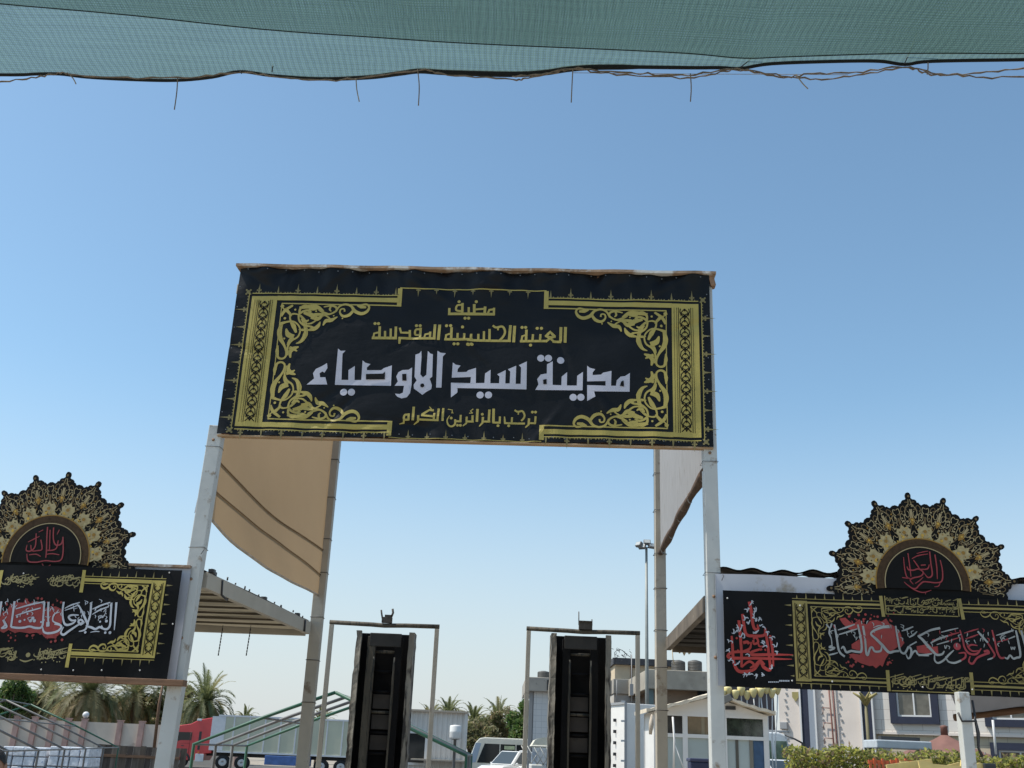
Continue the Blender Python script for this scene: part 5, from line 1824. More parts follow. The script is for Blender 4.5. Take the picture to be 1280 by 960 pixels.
ribs = []
for px, Y in ((150, 28.0), (132, 25.2), (110, 22.4), (84, 19.8), (52, 17.6), (14, 15.6), (-32, 13.6)):
    ribs.append((gx(px, Y), Y))
rib_frame('tube_frame', ribs, 1.46, (-2.15, -.6), .93, 'grey and green gabled tube frame of a tent over the bottle stacks at left', [M_green, M_grtube, M_grtube, M_grtube, M_grtube, M_grtube, M_grtube], rr=.021)
ribs = [(gx(243, 16), 16.0)] + [(gx(243, 16), 16 + d) for d in (1.25, 2.35, 3.4)]
rib_frame('tube_frame', ribs, 1.65, ((gx(583, 16) - gx(243, 16)) / 2, 0), .80, 'green gabled tube frame of a tent between the left gate posts and the burnt channels', [M_green, M_grtube, M_grtube, M_green], rr=.026)


# ------------------------------------------------------------------ vehicles
def wheel(parent, c, r, wd, axis='Y', name='wheel', hub=M_chrome):
    b = MB()
    b.lathe(c, [(r * .55, -wd / 2), (r * .92, -wd / 2), (r, -wd * .35), (r, wd * .35), (r * .92, wd / 2), (r * .55, wd / 2)], 22, axis=axis)
    o = b.build(name, M_rubber, parent)
    b = MB()
    b.lathe(c, [(r * .54, -wd * .505), (r * .46, -wd * .52), (r * .30, -wd * .51), (r * .14, -wd * .57), (r * .14, wd * .57), (r * .30, wd * .51), (r * .46, wd * .52), (r * .54, wd * .505)], 18, axis=axis)
    b.build('rim', hub, o)
    return o


def truck_red():
    Y = 74.
    x0 = gx(217, Y)
    t = thing('semi_truck', (x0 + 8, Y, 0), 'red truck cab pulling a long grey green box trailer', 'truck')
    M_redp = mat('red_truck_paint', (.60, .040, .045), .35, var=.12, vscale=1, coat=.4)
    M_trail = mat('grey_green_trailer', (.52, .52, .39), .6, var=.08, vscale=.6)
    M_whp = mat('white_trailer_paint', (.62, .63, .64), .5, var=.06)
    hw = 1.25
    yb = Y + hw
    # cab: side profile swept across
    prof = [(0.0, .55), (0, 1.55), (.22, 2.62), (.42, 2.95), (1.15, 3.12), (1.55, 3.42), (2.25, 3.62), (2.45, 3.55), (2.45, 1.1), (2.1, 1.05), (1.9, .55)]
    b = MB()
    b.prism([(p[0] * 1.2 + x0, p[1]) for p in prof], (0, Y - hw, 0), (1, 0, 0), (0, 0, 1), (0, 2 * hw, 0))
    cab = b.build('cab', M_redp, t, .04)
    b = MB()
    b.prism([(x0 + p[0] * 1.2, p[1]) for p in ((.30, 1.75), (.42, 2.50), (1.28, 2.52), (1.28, 1.95), (.70, 1.93))], (0, Y - hw - .012, 0), (1, 0, 0), (0, 0, 1), (0, .02, 0))
    b.build('side_window', M_glassd, t)
    b = MB()
    b.prism([(x0 + p[0], p[1]) for p in ((2.0, 1.3), (2.0, 2.6), (2.16, 2.6), (2.16, 1.3))], (0, Y - hw - .012, 0), (1, 0, 0), (0, 0, 1), (0, .02, 0))
    b.build('vent_strip', M_dark, t)
    b = MB()
    b.box((x0 + .04, Y, 2.1), (.04, 2.1, .95), Matrix.Rotation(.2, 3, 'Y'))
    b.build('windscreen', M_glassd, t)
    b = MB()
    b.box((x0 + .25, Y - hw - .12, 2.25), (.14, .16, .55))
    b.build('mirror', M_dark, t, .03)
    b = MB()
    b.box((x0 + 1.0, Y - hw - .02, 1.55), (.16, .03, .05))
    b.build('door_handle', M_dark, t)
    b = MB()
    b.box((x0 + .06, Y, .62), (.24, 2.5, .42))
    b.build('bumper', mat('dark_red_bumper', (.22, .02, .02), .5), t, .05)
    b = MB()
    b.box((x0 + 2.2, Y - hw + .02, .75), (.55, .06, .55))
    b.build('side_skirt', M_whp, t, .02)
    b = MB()
    for pts in ([(.28, .75), (.28, 1.7)], [(1.45, .9), (1.45, 2.6)], [(.28, 1.7), (1.45, 1.74)]):
        b.tube([V((x0 + q[0], Y - hw - .003, q[1])) for q in pts], .014, 4)
    b.build('door_seam', mat('dark_red_bumper', (.22, .02, .02)), t)
    for x in (.12, 2.1):
        b = MB()
        b.box((x0 + x, Y - hw - .015, 1.12), (.10, .03, .07))
        b.build('marker_lamp', mat('amber_lamp', (.60, .25, .03), .3), t)
    b = MB()
    b.box((x0 + .30, Y - hw - .03, .86), (.40, .07, .22))
    b.box((x0 + 1.62, Y - hw - .03, .62), (.30, .07, .10))
    b.build('step', M_dark, t, .02)
    b = MB()
    b.box((x0 + 1.9, Y - hw + .1, 3.42), (.30, .3, .16))
    b.build('roof_lamp', mat('headlight_glass', (.6, .62, .65)), t, .03)
    for x in (.95,):
        wheel(t, (x0 + x, Y - hw + .18, .5), .5, .3)
        b = MB()
        b.tube([V((x0 + x + .62 * math.cos(a), Y - hw - .01, .5 + .62 * math.sin(a))) for a in [math.pi * i / 10 for i in range(11)]], .07, 6)
        b.build('wheel_arch', M_dark, t)
    for x in (3.75, 5.0, 10.2, 11.5, 12.8):
        wheel(t, (x0 + x, Y - hw + .18, .5), .5, .32)
    b = MB()
    b.box((x0 + 7.6, Y, 1.05), (11.2, 1.0, .28))
    b.build('chassis', M_dark, t)
    # trailer
    tx0, tx1 = x0 + 3.15, x0 + 15.6
    b = MB()
    b.box(((tx0 + tx1) / 2, Y, 2.50), (tx1 - tx0, 2 * hw, 2.62))
    body = b.build('trailer_box', M_trail, t, .02)
    b = MB()
    for z in (1.24, 3.80):
        b.box(((tx0 + tx1) / 2, Y - hw - .015, z), (tx1 - tx0, .04, .12))
    b.build('edge_rail', M_whp, body)
    for i in range(13):
        b = MB()
        b.box((tx0 + .05 + i * (tx1 - tx0 - .1) / 12, Y - hw - .012, 2.52), (.09 if i else .9, .03, 2.42))
        b.build('panel_rib', M_whp, body)
    b = MB()
    b.box((x0 + 8.0, Y - hw + .15, .78), (3.0, .5, .66))
    b.build('tool_box', mat('blue_tool_box', (.06, .13, .33), .5, var=.2), t, .03)
    b = MB()
    b.tube([V((tx0 - .12, Y - hw + .1, 1.2)), V((tx0 - .1, Y - hw + .1, 3.7))], .04, 6)
    b.build('exhaust', M_dark, t)
    t.scale = (1, 1, .88)


truck_red()


def car(name, c, rz, L, Wd, H, col, label, cat, suv=True, grp=None):
    """c: ground point under the middle, rz: heading of +X (front)"""
    t = thing(name, c, label, cat, grp, rz)
    Mx = t.matrix_world
    P = mat('car_paint_%02x%02x%02x' % tuple(int(q * 255) for q in col), col, .25, coat=.6)
    h = Wd / 2

    def loft(prof_lo, k):
        pass
    bl_ = H * .58
    b = MB()
    body = [(-L / 2, .45), (-L / 2, bl_ * .95), (-L / 2 + .15, bl_), (L * .18, bl_), (L * .40, bl_ * .92), (L / 2 - .05, bl_ * .75), (L / 2, .5), (L / 2 - .1, .32), (-L / 2 + .1, .32)]
    b.prism([p for p in body], Mx @ V((0, -h, 0)), Mx.to_3x3() @ V((1, 0, 0)), (0, 0, 1), Mx.to_3x3() @ V((0, 2 * h, 0)))
    b.build('body', P, t, .07)
    x1, x2, x3, x4 = -L / 2 + .12, -L / 2 + .35, L * .05, L * .24
    k_ = h * .80
    b = MB()
    vs = [(x1, -h * .95, bl_), (x4, -h * .95, bl_), (x4, h * .95, bl_), (x1, h * .95, bl_), (x2, -k_, H), (x3, -k_, H), (x3, k_, H), (x2, k_, H)]
    b.add([Mx @ V(v) for v in vs], [(0, 1, 2, 3), (4, 5, 6, 7), (0, 1, 5, 4), (1, 2, 6, 5), (2, 3, 7, 6), (3, 0, 4, 7)])
    b.build('cabin', P, t, .06)

    def quad(a, c_, d, e, ins, name, m):
        """inset pane just proud of a cabin face"""
        q = [V(vs[i]) for i in (a, c_, d, e)]
        ctr = sum(q, V((0, 0, 0))) / 4
        n = (q[1] - q[0]).cross(q[3] - q[0]).normalized()
        if n.dot(ctr - V((0, 0, (bl_ + H) / 2))) < 0:
            n = -n
        q = [ctr + (p - ctr) * ins for p in q]
        b = MB()
        b.add([Mx @ (p + n * .012) for p in q] + [Mx @ (p - n * .01) for p in q], [(0, 1, 2, 3), (0, 1, 5, 4), (1, 2, 6, 5), (2, 3, 7, 6), (3, 0, 4, 7)])
        b.build(name, m, t)
    G = glassmat('car_glass', (.05, .065, .075))
    quad(1, 2, 6, 5, .88, 'windscreen', G)
    quad(3, 0, 4, 7, .85, 'rear_window', G)
    quad(0, 1, 5, 4, .84, 'side_window', G)
    quad(2, 3, 7, 6, .84, 'side_window', G)
    b = MB()
    for s in (-1, 1):
        b2 = MB()
        b2.sphere(Mx @ V((L / 2 - .10, s * h * .72, bl_ * .72)), (.14, .22, .12), 10, 6)
        b2.build('headlight', mat('headlight_glass', (.6, .62, .65), .12), t)
        b2 = MB()
        b2.box(Mx @ V((L * .17, s * (h + .10), bl_ + .05)), (.14, .14, .14))
        b2.build('mirror', P, t, .04)
        for x in (-L * .30, L * .32):
            wheel(t, Mx @ V((x, s * (h - .10), .34)), .34, .22, axis='X' if abs(math.sin(rz)) > .7 else 'Y')
    b.box(Mx @ V((L / 2 + .0, 0, bl_ * .62)), (.06, .06, .06))
    g_ = MB()
    gp_ = [Mx @ V((L / 2 + .012, y, z)) for y, z in ((-h * .45, bl_ * .52), (h * .45, bl_ * .52), (h * .45, bl_ * .70), (-h * .45, bl_ * .70))]
    g_.add(gp_ + [p - (Mx.to_3x3() @ V((.05, 0, 0))) for p in gp_], [(0, 1, 2, 3), (0, 1, 5, 4), (1, 2, 6, 5), (2, 3, 7, 6), (3, 0, 4, 7)])
    g_.build('grille', M_dark, t)
    return t


WHT = (.72, .72, .70)
car('parked_car', (gx(641, 67), 67.0, 0), R(-132), 4.5, 1.85, 1.86, WHT, 'white car parked in front of the bus, left of its white neighbour', 'car', grp='white cars by the bus')
car('parked_car', (gx(664, 67), 67.8, 0), R(-132), 4.6, 1.85, 1.93, WHT, 'white car parked behind the slim left upright of the right frame', 'car', grp='white cars by the bus')
car('parked_van', (gx(985, 36), 37.5, 0), R(-62), 4.7, 1.9, 1.88, WHT, 'white car below the white truck cab at the end of the hedge', 'car')


def bus():
    Y = 71.
    x0, x1 = gx(587, Y), gx(690, Y)
    zt = zz(640, 923, Y)
    t = thing('minibus', ((x0 + x1) / 2, Y, 0), 'cream white minibus with dark side windows behind the parked cars', 'bus')
    M_bus = mat('cream_bus_paint', (.66, .64, .55), .35, var=.05, coat=.3)
    L = x1 - x0
    prof = [(0, .45), (-.02, 1.2), (.35, zt - .35), (.62, zt - .06), (.95, zt), (L - .2, zt), (L, zt - .2), (L, .45)]
    b = MB()
    b.prism([(x0 + p[0], p[1]) for p in prof], (0, Y, 0), (1, 0, 0), (0, 0, 1), (0, 2.1, 0))
    b.build('body', M_bus, t, .06)
    n = 4
    for i in range(n):
        a = .95 + (L - 1.2) * i / n
        c = .95 + (L - 1.2) * (i + 1) / n - .07
        b = MB()
        b.prism([(x0 + p[0], p[1]) for p in ((a - (.45 if i == 0 else 0), zt - 1.55), (a, zt - .38), (c, zt - .38), (c, zt - 1.55))], (0, Y - .014, 0), (1, 0, 0), (0, 0, 1), (0, .02, 0))
        w_ = b.build('side_window', M_glassd, t)
        if i in (1, 3):
            b = MB()
            b.box((x0 + (a + c) / 2 + .1, Y - .022, zt - .58), ((c - a) * .7, .012, .22))
            b.build('curtain', mat('pale_green_curtain', (.42, .48, .30), .8, var=.2), w_)
    b = MB()
    b.prism([(x0 + p[0], p[1]) for p in ((-.01, 1.05), (.37, zt - .34), (.72, zt - .38), (.42, 1.1))], (0, Y - .014, 0), (1, 0, 0), (0, 0, 1), (0, .02, 0))
    b.build('corner_glass', mat('pale_blue_glass', (.30, .38, .48), .1, spec=.9), t)
    ux = V((.37, 0, zt - 1.6)).normalized()
    b = MB()
    b.beam(V((x0 + .02, Y + 1.05, 1.32)), V((x0 + .34, Y + 1.05, zt - .42)), 1.8, .05, up=V((-1, 0, .2)))
    b.build('windscreen', mat('pale_blue_glass', (.30, .38, .48), .1), t)
    for x in (1.1, L - 1.2):
        wheel(t, (x0 + x, Y + .08, .4), .4, .25)


bus()


def cage_pickup():
    Y = 44.
    x0, x1 = gx(664, Y), gx(697, Y)
    zt = zz(680, 921.5, Y)
    t = thing('cargo_van', ((x0 + x1) / 2, Y, 0), 'cream canvas topped pickup with lattice sides beside the left edge of the right burnt channel', 'pickup')
    b = MB()
    b.box(((x0 + x1) / 2 + .3, Y + 1.3, .95), (x1 - x0 + .6, 2.6, .8))
    b.build('body', mat('white_pickup_paint', (.62, .62, .58), .4), t, .05)
    zc = zz(680, 933, Y)
    b = MB()
    n = 10
    xl, xr = x0, x1 + .9
    b.grid(lambda i, j: V((xl - .0 + (xr - xl) * i, Y - .05 + 2.7 * j, zc + (zt - zc) * (1 - abs(2 * i - 1) ** 4) ** .5)), 14, 4)
    b.grid(lambda i, j: V((xl - .0 + (xr - xl) * i, Y - .05, zc - .06 + ((zt - zc) * (1 - abs(2 * i - 1) ** 4) ** .5 + .06) * j)), 14, 3)
    b.build('canvas_top', mat('cream_canvas', (.60, .57, .46), .9, var=.1), t, fix=False)
    b = MB()
    for i in range(9):
        a = xl + (xr - xl) * i / 8
        for s in (-1, 1):
            b.tube([V((a, Y - .06, 1.35)), V((a + s * (zc - 1.35) * .6, Y - .06, zc))], .018, 5)
    b.tube([V((xl, Y - .06, zc)), V((xr, Y - .06, zc))], .03, 5)
    b.build('lattice_side', mat('pale_lattice', (.50, .49, .44), .6), t)
    b = MB()
    b.box((xl + .15, Y + .9, 1.55), (.2, 1.5, .5))
    b.build('rear_window', mat('pale_blue_glass', (.3, .38, .48), .1), t)
    for x in (x0 + .3, x1 + .3):
        wheel(t, (x, Y + .06, .36), .36, .22)


cage_pickup()


def box_truck():
    Y = 42.
    x0, x1 = gx(768.5, Y), gx(836, Y)
    zt = zz(790, 879, Y)
    t = thing('box_container', ((x0 + x1) / 2, Y, 0), 'tall white refrigerated box with black knobs on its lit narrow side', 'container')
    xm = gx(782.5, Y)
    b = MB()
    # the lit short side faces left of the camera, the long grey side faces right of it
    A_, B_, C_ = V((x0, Y + 1.6, 0)), V((xm, Y, 0)), V((x1 + .4, Y + .9, 0))
    D_ = A_ + (C_ - B_)
    b.add([p + V((0, 0, z)) for z in (.5, zt) for p in (A_, B_, C_, D_)], [(0, 1, 2, 3), (4, 5, 6, 7), (0, 1, 5, 4), (1, 2, 6, 5), (2, 3, 7, 6), (3, 0, 4, 7)])
    b.build('body', mat('white_box_paint', (.74, .71, .66), .5, var=.05, vscale=1), t, .03)
    d = (B_ - A_).normalized()
    nrm = V((d.y, -d.x, 0))
    if nrm.y > 0:
        nrm = -nrm
    for i in range(6):
        c = A_.lerp(B_, .35) + V((0, 0, zt - .62 - .42 * i)) + nrm * .04
        b = MB()
        b.box(c, (.14, .08, .12))
        b.build('knob', M_dark, t, .015)
    b = MB()
    b.beam(B_ + nrm * .02 + V((0, 0, .5)), B_ + nrm * .02 + V((0, 0, zt)), .09, .09, up=V((0, 1, 0)))
    b.beam(A_ + nrm * .02 + V((0, 0, zt)), B_ + nrm * .02 + V((0, 0, zt)), .07, .09)
    b.build('corner_trim', mat('grey_trim', (.30, .30, .30), .5), t)
    b = MB()
    for i in range(5):
        b.box(B_ + nrm * .06 + V((-.06, 0, .9 + i * .72)), (.16, .05, .07))
    b.build('hinge', M_chrome, t)
    b = MB()
    e = (C_ - B_).normalized()
    m_ = V((e.y, -e.x, 0))
    m_ = m_ if m_.y < 0 else -m_
    b.beam(B_ + e * .9 + m_ * .02 + V((0, 0, 1.15)), B_ + e * 1.5 + m_ * .02 + V((0, 0, 1.15)), .03, .28)
    b.build('rust_patch', M_rusty, t)


box_truck()


def white_truck():
    Y = 40.
    x0, x1 = gx(938, Y), gx(992, Y)
    zt = zz(965, 915, Y)
    t = thing('cab_truck', ((x0 + x1) / 2, Y, 0), 'white truck cab with greenish windows between the kiosk and the hedge', 'truck')
    M_ = mat('white_truck_paint', (.68, .69, .68), .35, var=.04, coat=.3)
    L = x1 - x0
    prof = [(0, .6), (0, zt - .06), (.15, zt), (L - .48, zt), (L - .22, zt - .10), (L - .05, zt - .75), (L + .04, zt - 1.05), (L + .06, .6)]
    b = MB()
    b.prism([(x0 + p[0], p[1]) for p in prof], (0, Y, 0), (1, 0, 0), (0, 0, 1), (0, 2.2, 0))
    b.build('cab', M_, t, .06)
    for a, c in ((L - 1.05, L - .72), (L - .66, L - .14)):
        b = MB()
        b.prism([(x0 + p[0], p[1]) for p in ((a, zt - .98), (a, zt - .30), (c - .08, zt - .30), (c + .02, zt - .98))], (0, Y - .014, 0), (1, 0, 0), (0, 0, 1), (0, .02, 0))
        b.build('side_window', mat('greenish_glass', (.10, .15, .10), .12, var=.5, vscale=5, spec=.9), t)
    b = MB()
    b.beam(V((x1 + .02, Y + 1.1, zt - 1.0)), V((x1 - .2, Y + 1.1, zt - .15)), 1.9, .05, up=V((1, 0, .2)))
    b.build('windscreen', M_glassd, t)
    b = MB()
    b.tube([V((x1 - .28, Y - .05, zt - .08)), V((x1 + .05, Y - .18, zt - .22)), V((x1 + .32, Y - .25, zt - .36))], .035, 6)
    b.box((x1 + .32, Y - .25, zt - .48), (.10, .16, .26))
    b.build('mirror_arm', M_dark, t)
    b = MB()
    b.box((x1 - .05, Y - .02, zt - 1.35), (.30, .08, .16))
    b.build('lamp', M_dark, t, .03)
    b = MB()
    b.box((x0 + L / 2, Y + 1.1, zt + .04), (L * .8, 1.9, .07))
    b.build('roof_rail', mat('grey_trim', (.3, .3, .3)), t, .02)
    for x in (.5, L - .5):
        wheel(t, (x0 + x, Y + .08, .45), .45, .28)


white_truck()

# ------------------------------------------------------------------ white cabin and barrel behind the left frame
Y = 40.
x0, x1 = gx(492, Y), gx(580.5, Y)
zt = zz(555, 890.5, Y)
cb = thing('site_cabin', ((x0 + x1) / 2, Y, 0), 'white corrugated site cabin with a dark window behind the left burnt channel', 'cabin')
b = MB()
n = int((x1 - x0) / .03)
pts = [(x0 + (x1 - x0) * i / n, Y + (.03 if (i // 3) % 2 else 0)) for i in range(n + 1)]
vs = [V((x, y, z)) for z in (.45, zt) for x, y in pts]
k_ = len(pts)
b.add(vs, [(i, i + 1, k_ + i + 1, k_ + i) for i in range(k_ - 1)])
b.box(((x0 + x1) / 2, Y + 1.28, (zt + .45) / 2), (x1 - x0, 2.4, zt - .45))
b.build('wall', mat('dull_white_sheet', (.58, .56, .52), .6, var=.10, vscale=1, stain=(.40, .36, .30), sthr=.66), cb, fix=False)
b = MB()
b.box(((x0 + x1) / 2, Y + 1.2, zt + .03), (x1 - x0 + .08, 2.7, .07))
b.build('roof', mat('beige_trim', (.42, .35, .27), .8), cb)
for xx in (x0, x1):
    b = MB()
    b.box((xx, Y - .02, (zt + .45) / 2), (.10, .10, zt - .45))
    b.build('corner_post', mat('dull_white_sheet', (.5, .5, .5)), cb)
b = MB()
b.box((gx(521, Y), Y - .03, zz(521, 935, Y)), (.58, .05, .98))
wn_ = b.build('window', M_glassd, cb)
b = MB()
for dx in (-.33, .33):
    b.box((gx(521, Y) + dx, Y - .05, zz(521, 935, Y)), (.09, .06, 1.08))
for dz in (-.54, .54):
    b.box((gx(521, Y), Y - .052, zz(521, 935, Y) + dz), (.75, .062, .08))
b.build('frame', mat('white_frame', (.62, .62, .60), .5), wn_)
b = MB()
b.box(((gx(520, Y) + x1) / 2, Y - .35, zz(550, 951, Y) + .02), (x1 - gx(512, Y), .7, .05))
b.build('ledge', mat('beige_trim', (.42, .35, .27)), cb)
b = MB()
c = V((gx(568, 38.5), 38.5, 0))
zb_, zt_ = zz(568, 923, 38.5), zz(568, 907.5, 38.5)
b.lathe(c, [(.20, 0), (.20, .05), (.05, .1), (.05, zb_ - .05), (.20, zb_ - .02)], 10, mi=1)
b.lathe(c + V((0, 0, zb_)), [(.19, 0), (.205, .03), (.205, .2), (.212, .22), (.205, .24), (.205, .40), (.19, .43), (.06, .45)], 20)
tag(b.build('water_barrel', [mat('white_plastic_barrel', (.70, .69, .66), .4), M_grtube]), 'small white plastic barrel on a stand in front of the white cabin', 'barrel')

# ------------------------------------------------------------------ buildings
M_tile = brickmat('white_tile_cladding', (.63, .61, .58), (.66, .64, .61), (.50, .49, .47), 1.6, .5, .5, .02)
M_para = mat('grey_parapet', (.33, .30, .255), .9, var=.15, vscale=1.2, stain=(.15, .14, .13), sthr=.6)
Y = 60.
tb = thing('tower_block', (gx(690, Y), Y, 0), 'white tiled narrow block with a grey parapet left of the right burnt channel', 'building')
zp, zq = zz(670, 864.5, Y), zz(670, 847, Y)
b = MB()
x0, x1 = gx(665, Y), gx(762, Y)
b.box(((x0 + x1) / 2, Y + 4, zp / 2), (x1 - x0, 8, zp))
b.build('wall', M_tile, tb)
b = MB()
xl = gx(655, Y)
b.box(((xl + x1) / 2, Y + 3.9, (zp + zq) / 2), (x1 - xl + .1, 8.6, zq - zp))
b.build('parapet', M_para, tb, .03)
b = MB()
b.box((gx(661.5, Y), Y + .1, zp / 2), (.20, .3, zp))
b.box((gx(664.2, Y), Y + .15, zp / 2), (.08, .2, zp))
b.build('drain_pipe', mat('grey_pipe', (.28, .27, .26), .6), tb)
b = MB()
b.box((gx(682, Y), Y - .42, zp + .35), (.10, .06, .55))
b.build('spout', M_dark, tb)


def tank(px, y0, y1, w_px, Y, label, col=(.10, .095, .085)):
    x = gx(px, Y)
    r = w_px / 2 * Y / FPX
    za, zb2 = zz(px, y1, Y), zz(px, y0, Y)
    h = zb2 - za
    t = thing('water_tank', (x, Y + r, za), label, 'water tank', 'roof water tanks')
    b = MB()
    pr = [(r * .96, 0)]
    for i in range(6):
        q = .02 + .80 * i / 6
        pr += [(r, h * q), (r, h * (q + .09)), (r * .965, h * (q + .10)), (r * .965, h * (q + .125))]
    pr += [(r * .95, h * .86), (r * .6, h * .95)]
    b.lathe((x, Y + r, za), pr, 22)
    b.build('drum', mat('dusty_black_plastic_%d' % int(col[0] * 1000), col, .6, var=.3, vscale=3), t)
    b = MB()
    b.lathe((x, Y + r, za + h * .95), [(r * .42, -.02), (r * .42, h * .03), (r * .30, h * .05)], 16)
    b.build('lid', M_dark, t)


tank(677, 838, 847, 15, 60.5, 'dark water tank on the white tiled tower block')
Y = 58.
gb = thing('concrete_building', (gx(830, Y), Y, 0), 'raw grey concrete flat roofed house behind the kiosk', 'building')
zr, zs = zz(850, 839, Y), zz(850, 863, Y)
xa, xb = gx(808, Y), gx(905, Y)
b = MB()
b.box(((xa + xb) / 2, Y + 4, (zr + zs) / 2), (xb - xa, 9, zr - zs))
b.build('roof_slab', M_conc, gb, .03)
b = MB()
b.box(((xa + xb) / 2 + .3, Y + 4.5, zs / 2), (xb - xa - .4, 8.6, zs))
b.build('wall', mat('brown_block_wall', (.26, .185, .125), .9, var=.2, vscale=1.5, stain=(.18, .13, .09), sthr=.6), gb)
b = MB()
b.box((gx(812.5, Y), Y + .02, (zs + zz(812, 880, Y)) / 2), (.36, .5, zs - zz(812, 880, Y) + .2))
b.build('window', mat('teal_shutter', (.10, .15, .15), .4), gb)
b = MB()
b.box((gx(880, Y), Y + .02, zs - .55), (.55, .5, 1.1))
b.build('window', M_glassd, gb)
tank(851, 824.5, 838.5, 17, 58.6, 'left of two dark ribbed water tanks on the grey concrete house', (.085, .08, .07))
tank(872.5, 824.5, 838.5, 17.5, 58.6, 'right of two dark ribbed water tanks on the grey concrete house', (.095, .09, .08))
Y = 72.
hb = thing('cream_house', (gx(800, Y), Y, 0), 'cream house with a dark roof edge behind the box container', 'building')
xa, xb = gx(768, Y), gx(850, Y)
z1, z2, z3 = zz(800, 824, Y), zz(800, 832, Y), zz(800, 850, Y)
b = MB()
b.box(((xa + xb) / 2, Y + 4, z2 / 2), (xb - xa, 8, z2))
b.build('wall', mat('cream_plaster', (.56, .45, .31), .9, var=.08, vscale=.8), hb)
b = MB()
b.box(((xa + xb) / 2, Y + 3.9, (z1 + z2) / 2), (xb - xa + .3, 8.6, z1 - z2))
b.build('roof', mat('dark_roof_edge', (.05, .05, .055), .8, var=.2), hb)
b = MB()
for px in (789, 797, 820):
    b.box((gx(px, Y), Y - .03, (z2 + z3) / 2 - .15), (.12, .08, 1.0))
b.box((gx(793, Y), Y - .032, (z2 + z3) / 2 + .35), (.55, .07, .1))
b.build('window_frame', M_wood, hb)
Y = 66.
lb = thing('low_roof_wall', (gx(790, Y), Y, 0), 'low grey concrete wall with a pale base below the cream house', 'wall')
xa, xb = gx(766, Y), gx(815, Y)
z1, z2 = zz(790, 849.5, Y), zz(790, 868, Y)
b = MB()
b.box(((xa + xb) / 2, Y + 2, (z1 + z2) / 2), (xb - xa, 4.2, z1 - z2))
b.build('parapet', M_para, lb, .02)
b = MB()
b.box(((xa + xb) / 2, Y + 2.05, z2 / 2), (xb - xa - .1, 4, z2))
b.build('wall', mat('pale_plaster', (.50, .48, .44), .9, var=.1), lb)
b = MB()
P0 = at_y(770, 828, 70)
b.tube([P0, at_y(768, 816, 70), at_y(773, 811, 70), at_y(778, 813, 70), at_y(783, 818, 70), at_y(789, 822, 70)], .02, 4)
for i in range(26):
    q = at_y(770 + rnd.uniform(-3, 19), 822 + rnd.uniform(-11, 4), 70)
    b.tube([q, q + V((rnd.uniform(-.25, .25), 0, rnd.uniform(-.2, .2)))], .016, 4)
tag(b.build('dry_branch', M_dark), 'bare dry creeper branches over the corner of the cream house', 'branch')
for px, ya, yb in ((771, 850, 878), (789.5, 818, 880)):
    b = MB()
    b.tube([at_y(px, yb, 50), at_y(px, ya, 50)], .022, 5)
    if px > 780:
        b.box(at_y(px, 862, 50), (.16, .08, .5))
    tag(b.build('thin_mast', mat('grey_pipe', (.28, .27, .26))), 'thin grey mast %s' % ('with a small box before the cream house' if px > 780 else 'over the lit side of the box container'), 'mast')

# pale building on the right, its front turned towards the left
Y = 46.
zt = 6.6
PB0 = V((gx(1093, Y), Y, 0))
PBA = R(-32)
pb = thing('pale_building', PB0, 'pale pink and white two storey building with navy bands on the right', 'building', None, PBA)
PM = pb.matrix_world
PN = PM.to_3x3() @ V((0, -1, 0))
PU = PM.to_3x3() @ V((1, 0, 0))


def sx(px, y=915):
    """column px of the photograph as a distance along the front"""
    return (on_plane(px, y, PB0, PN) - PB0).dot(PU)


def szp(px, y):
    return on_plane(px, y, PB0, PN).z


class PBB(MB):
    def build(s, *a, **k):
        s.v = [PM @ p for p in s.v]
        return MB.build(s, *a, **k)


M_pinkw = mat('pale_pink_plaster', (.66, .58, .51), .85, var=.07, vscale=.8, stain=(.50, .42, .36), sthr=.66)
M_navy = mat('navy_paint', (.013, .017, .038), .6, var=.15)
M_wt = brickmat('white_stone_cladding', (.64, .60, .54), (.68, .63, .57), (.46, .41, .36), 1.1, .9, .45, .012)
xa, xm, xb = sx(975), 0, 11.
b = PBB()
b.box(((xa + xm) / 2, 4, zt / 2), (xm - xa, 8, zt))
b.build('pink_wall', M_pinkw, pb)
zb1 = szp(1150, 917)
b = PBB()
b.box(((xm + xb) / 2, 4.1, (zt + zb1) / 2), (xb - xm, 8, zt - zb1))
b.build('stone_wall', M_wt, pb)
b = PBB()
b.box(((xm + xb) / 2, 4.2, zb1 / 2), (xb - xm, 8, zb1))
b.build('base_wall', brickmat('beige_stone', (.46, .39, .27), (.50, .42, .30), (.28, .23, .18), 1.3, .9, .45, .012), pb)
b = PBB()
b.box(((xm + xb) / 2, .1, zb1), (xb - xm, .12, .10))
b.build('ledge', M_pinkw, pb)
for pa, pc, m in ((1004, 1013, M_navy), (1013, 1020, mat('blue_grey_panel', (.26, .29, .33), .5)), (1081, 1092, M_navy)):
    b = PBB()
    b.box(((sx(pa) + sx(pc)) / 2, -.02, zt / 2), (sx(pc) - sx(pa), .16, zt))
    b.build('band', m, pb)
M_trim = mat('white_trim', (.62, .61, .59), .6)
for px in (1003, 1021.5, 1079, 1093.5):
    b = PBB()
    b.box((sx(px), -.06, zt / 2), (.07, .2, zt))
    b.build('white_strip', M_trim, pb)


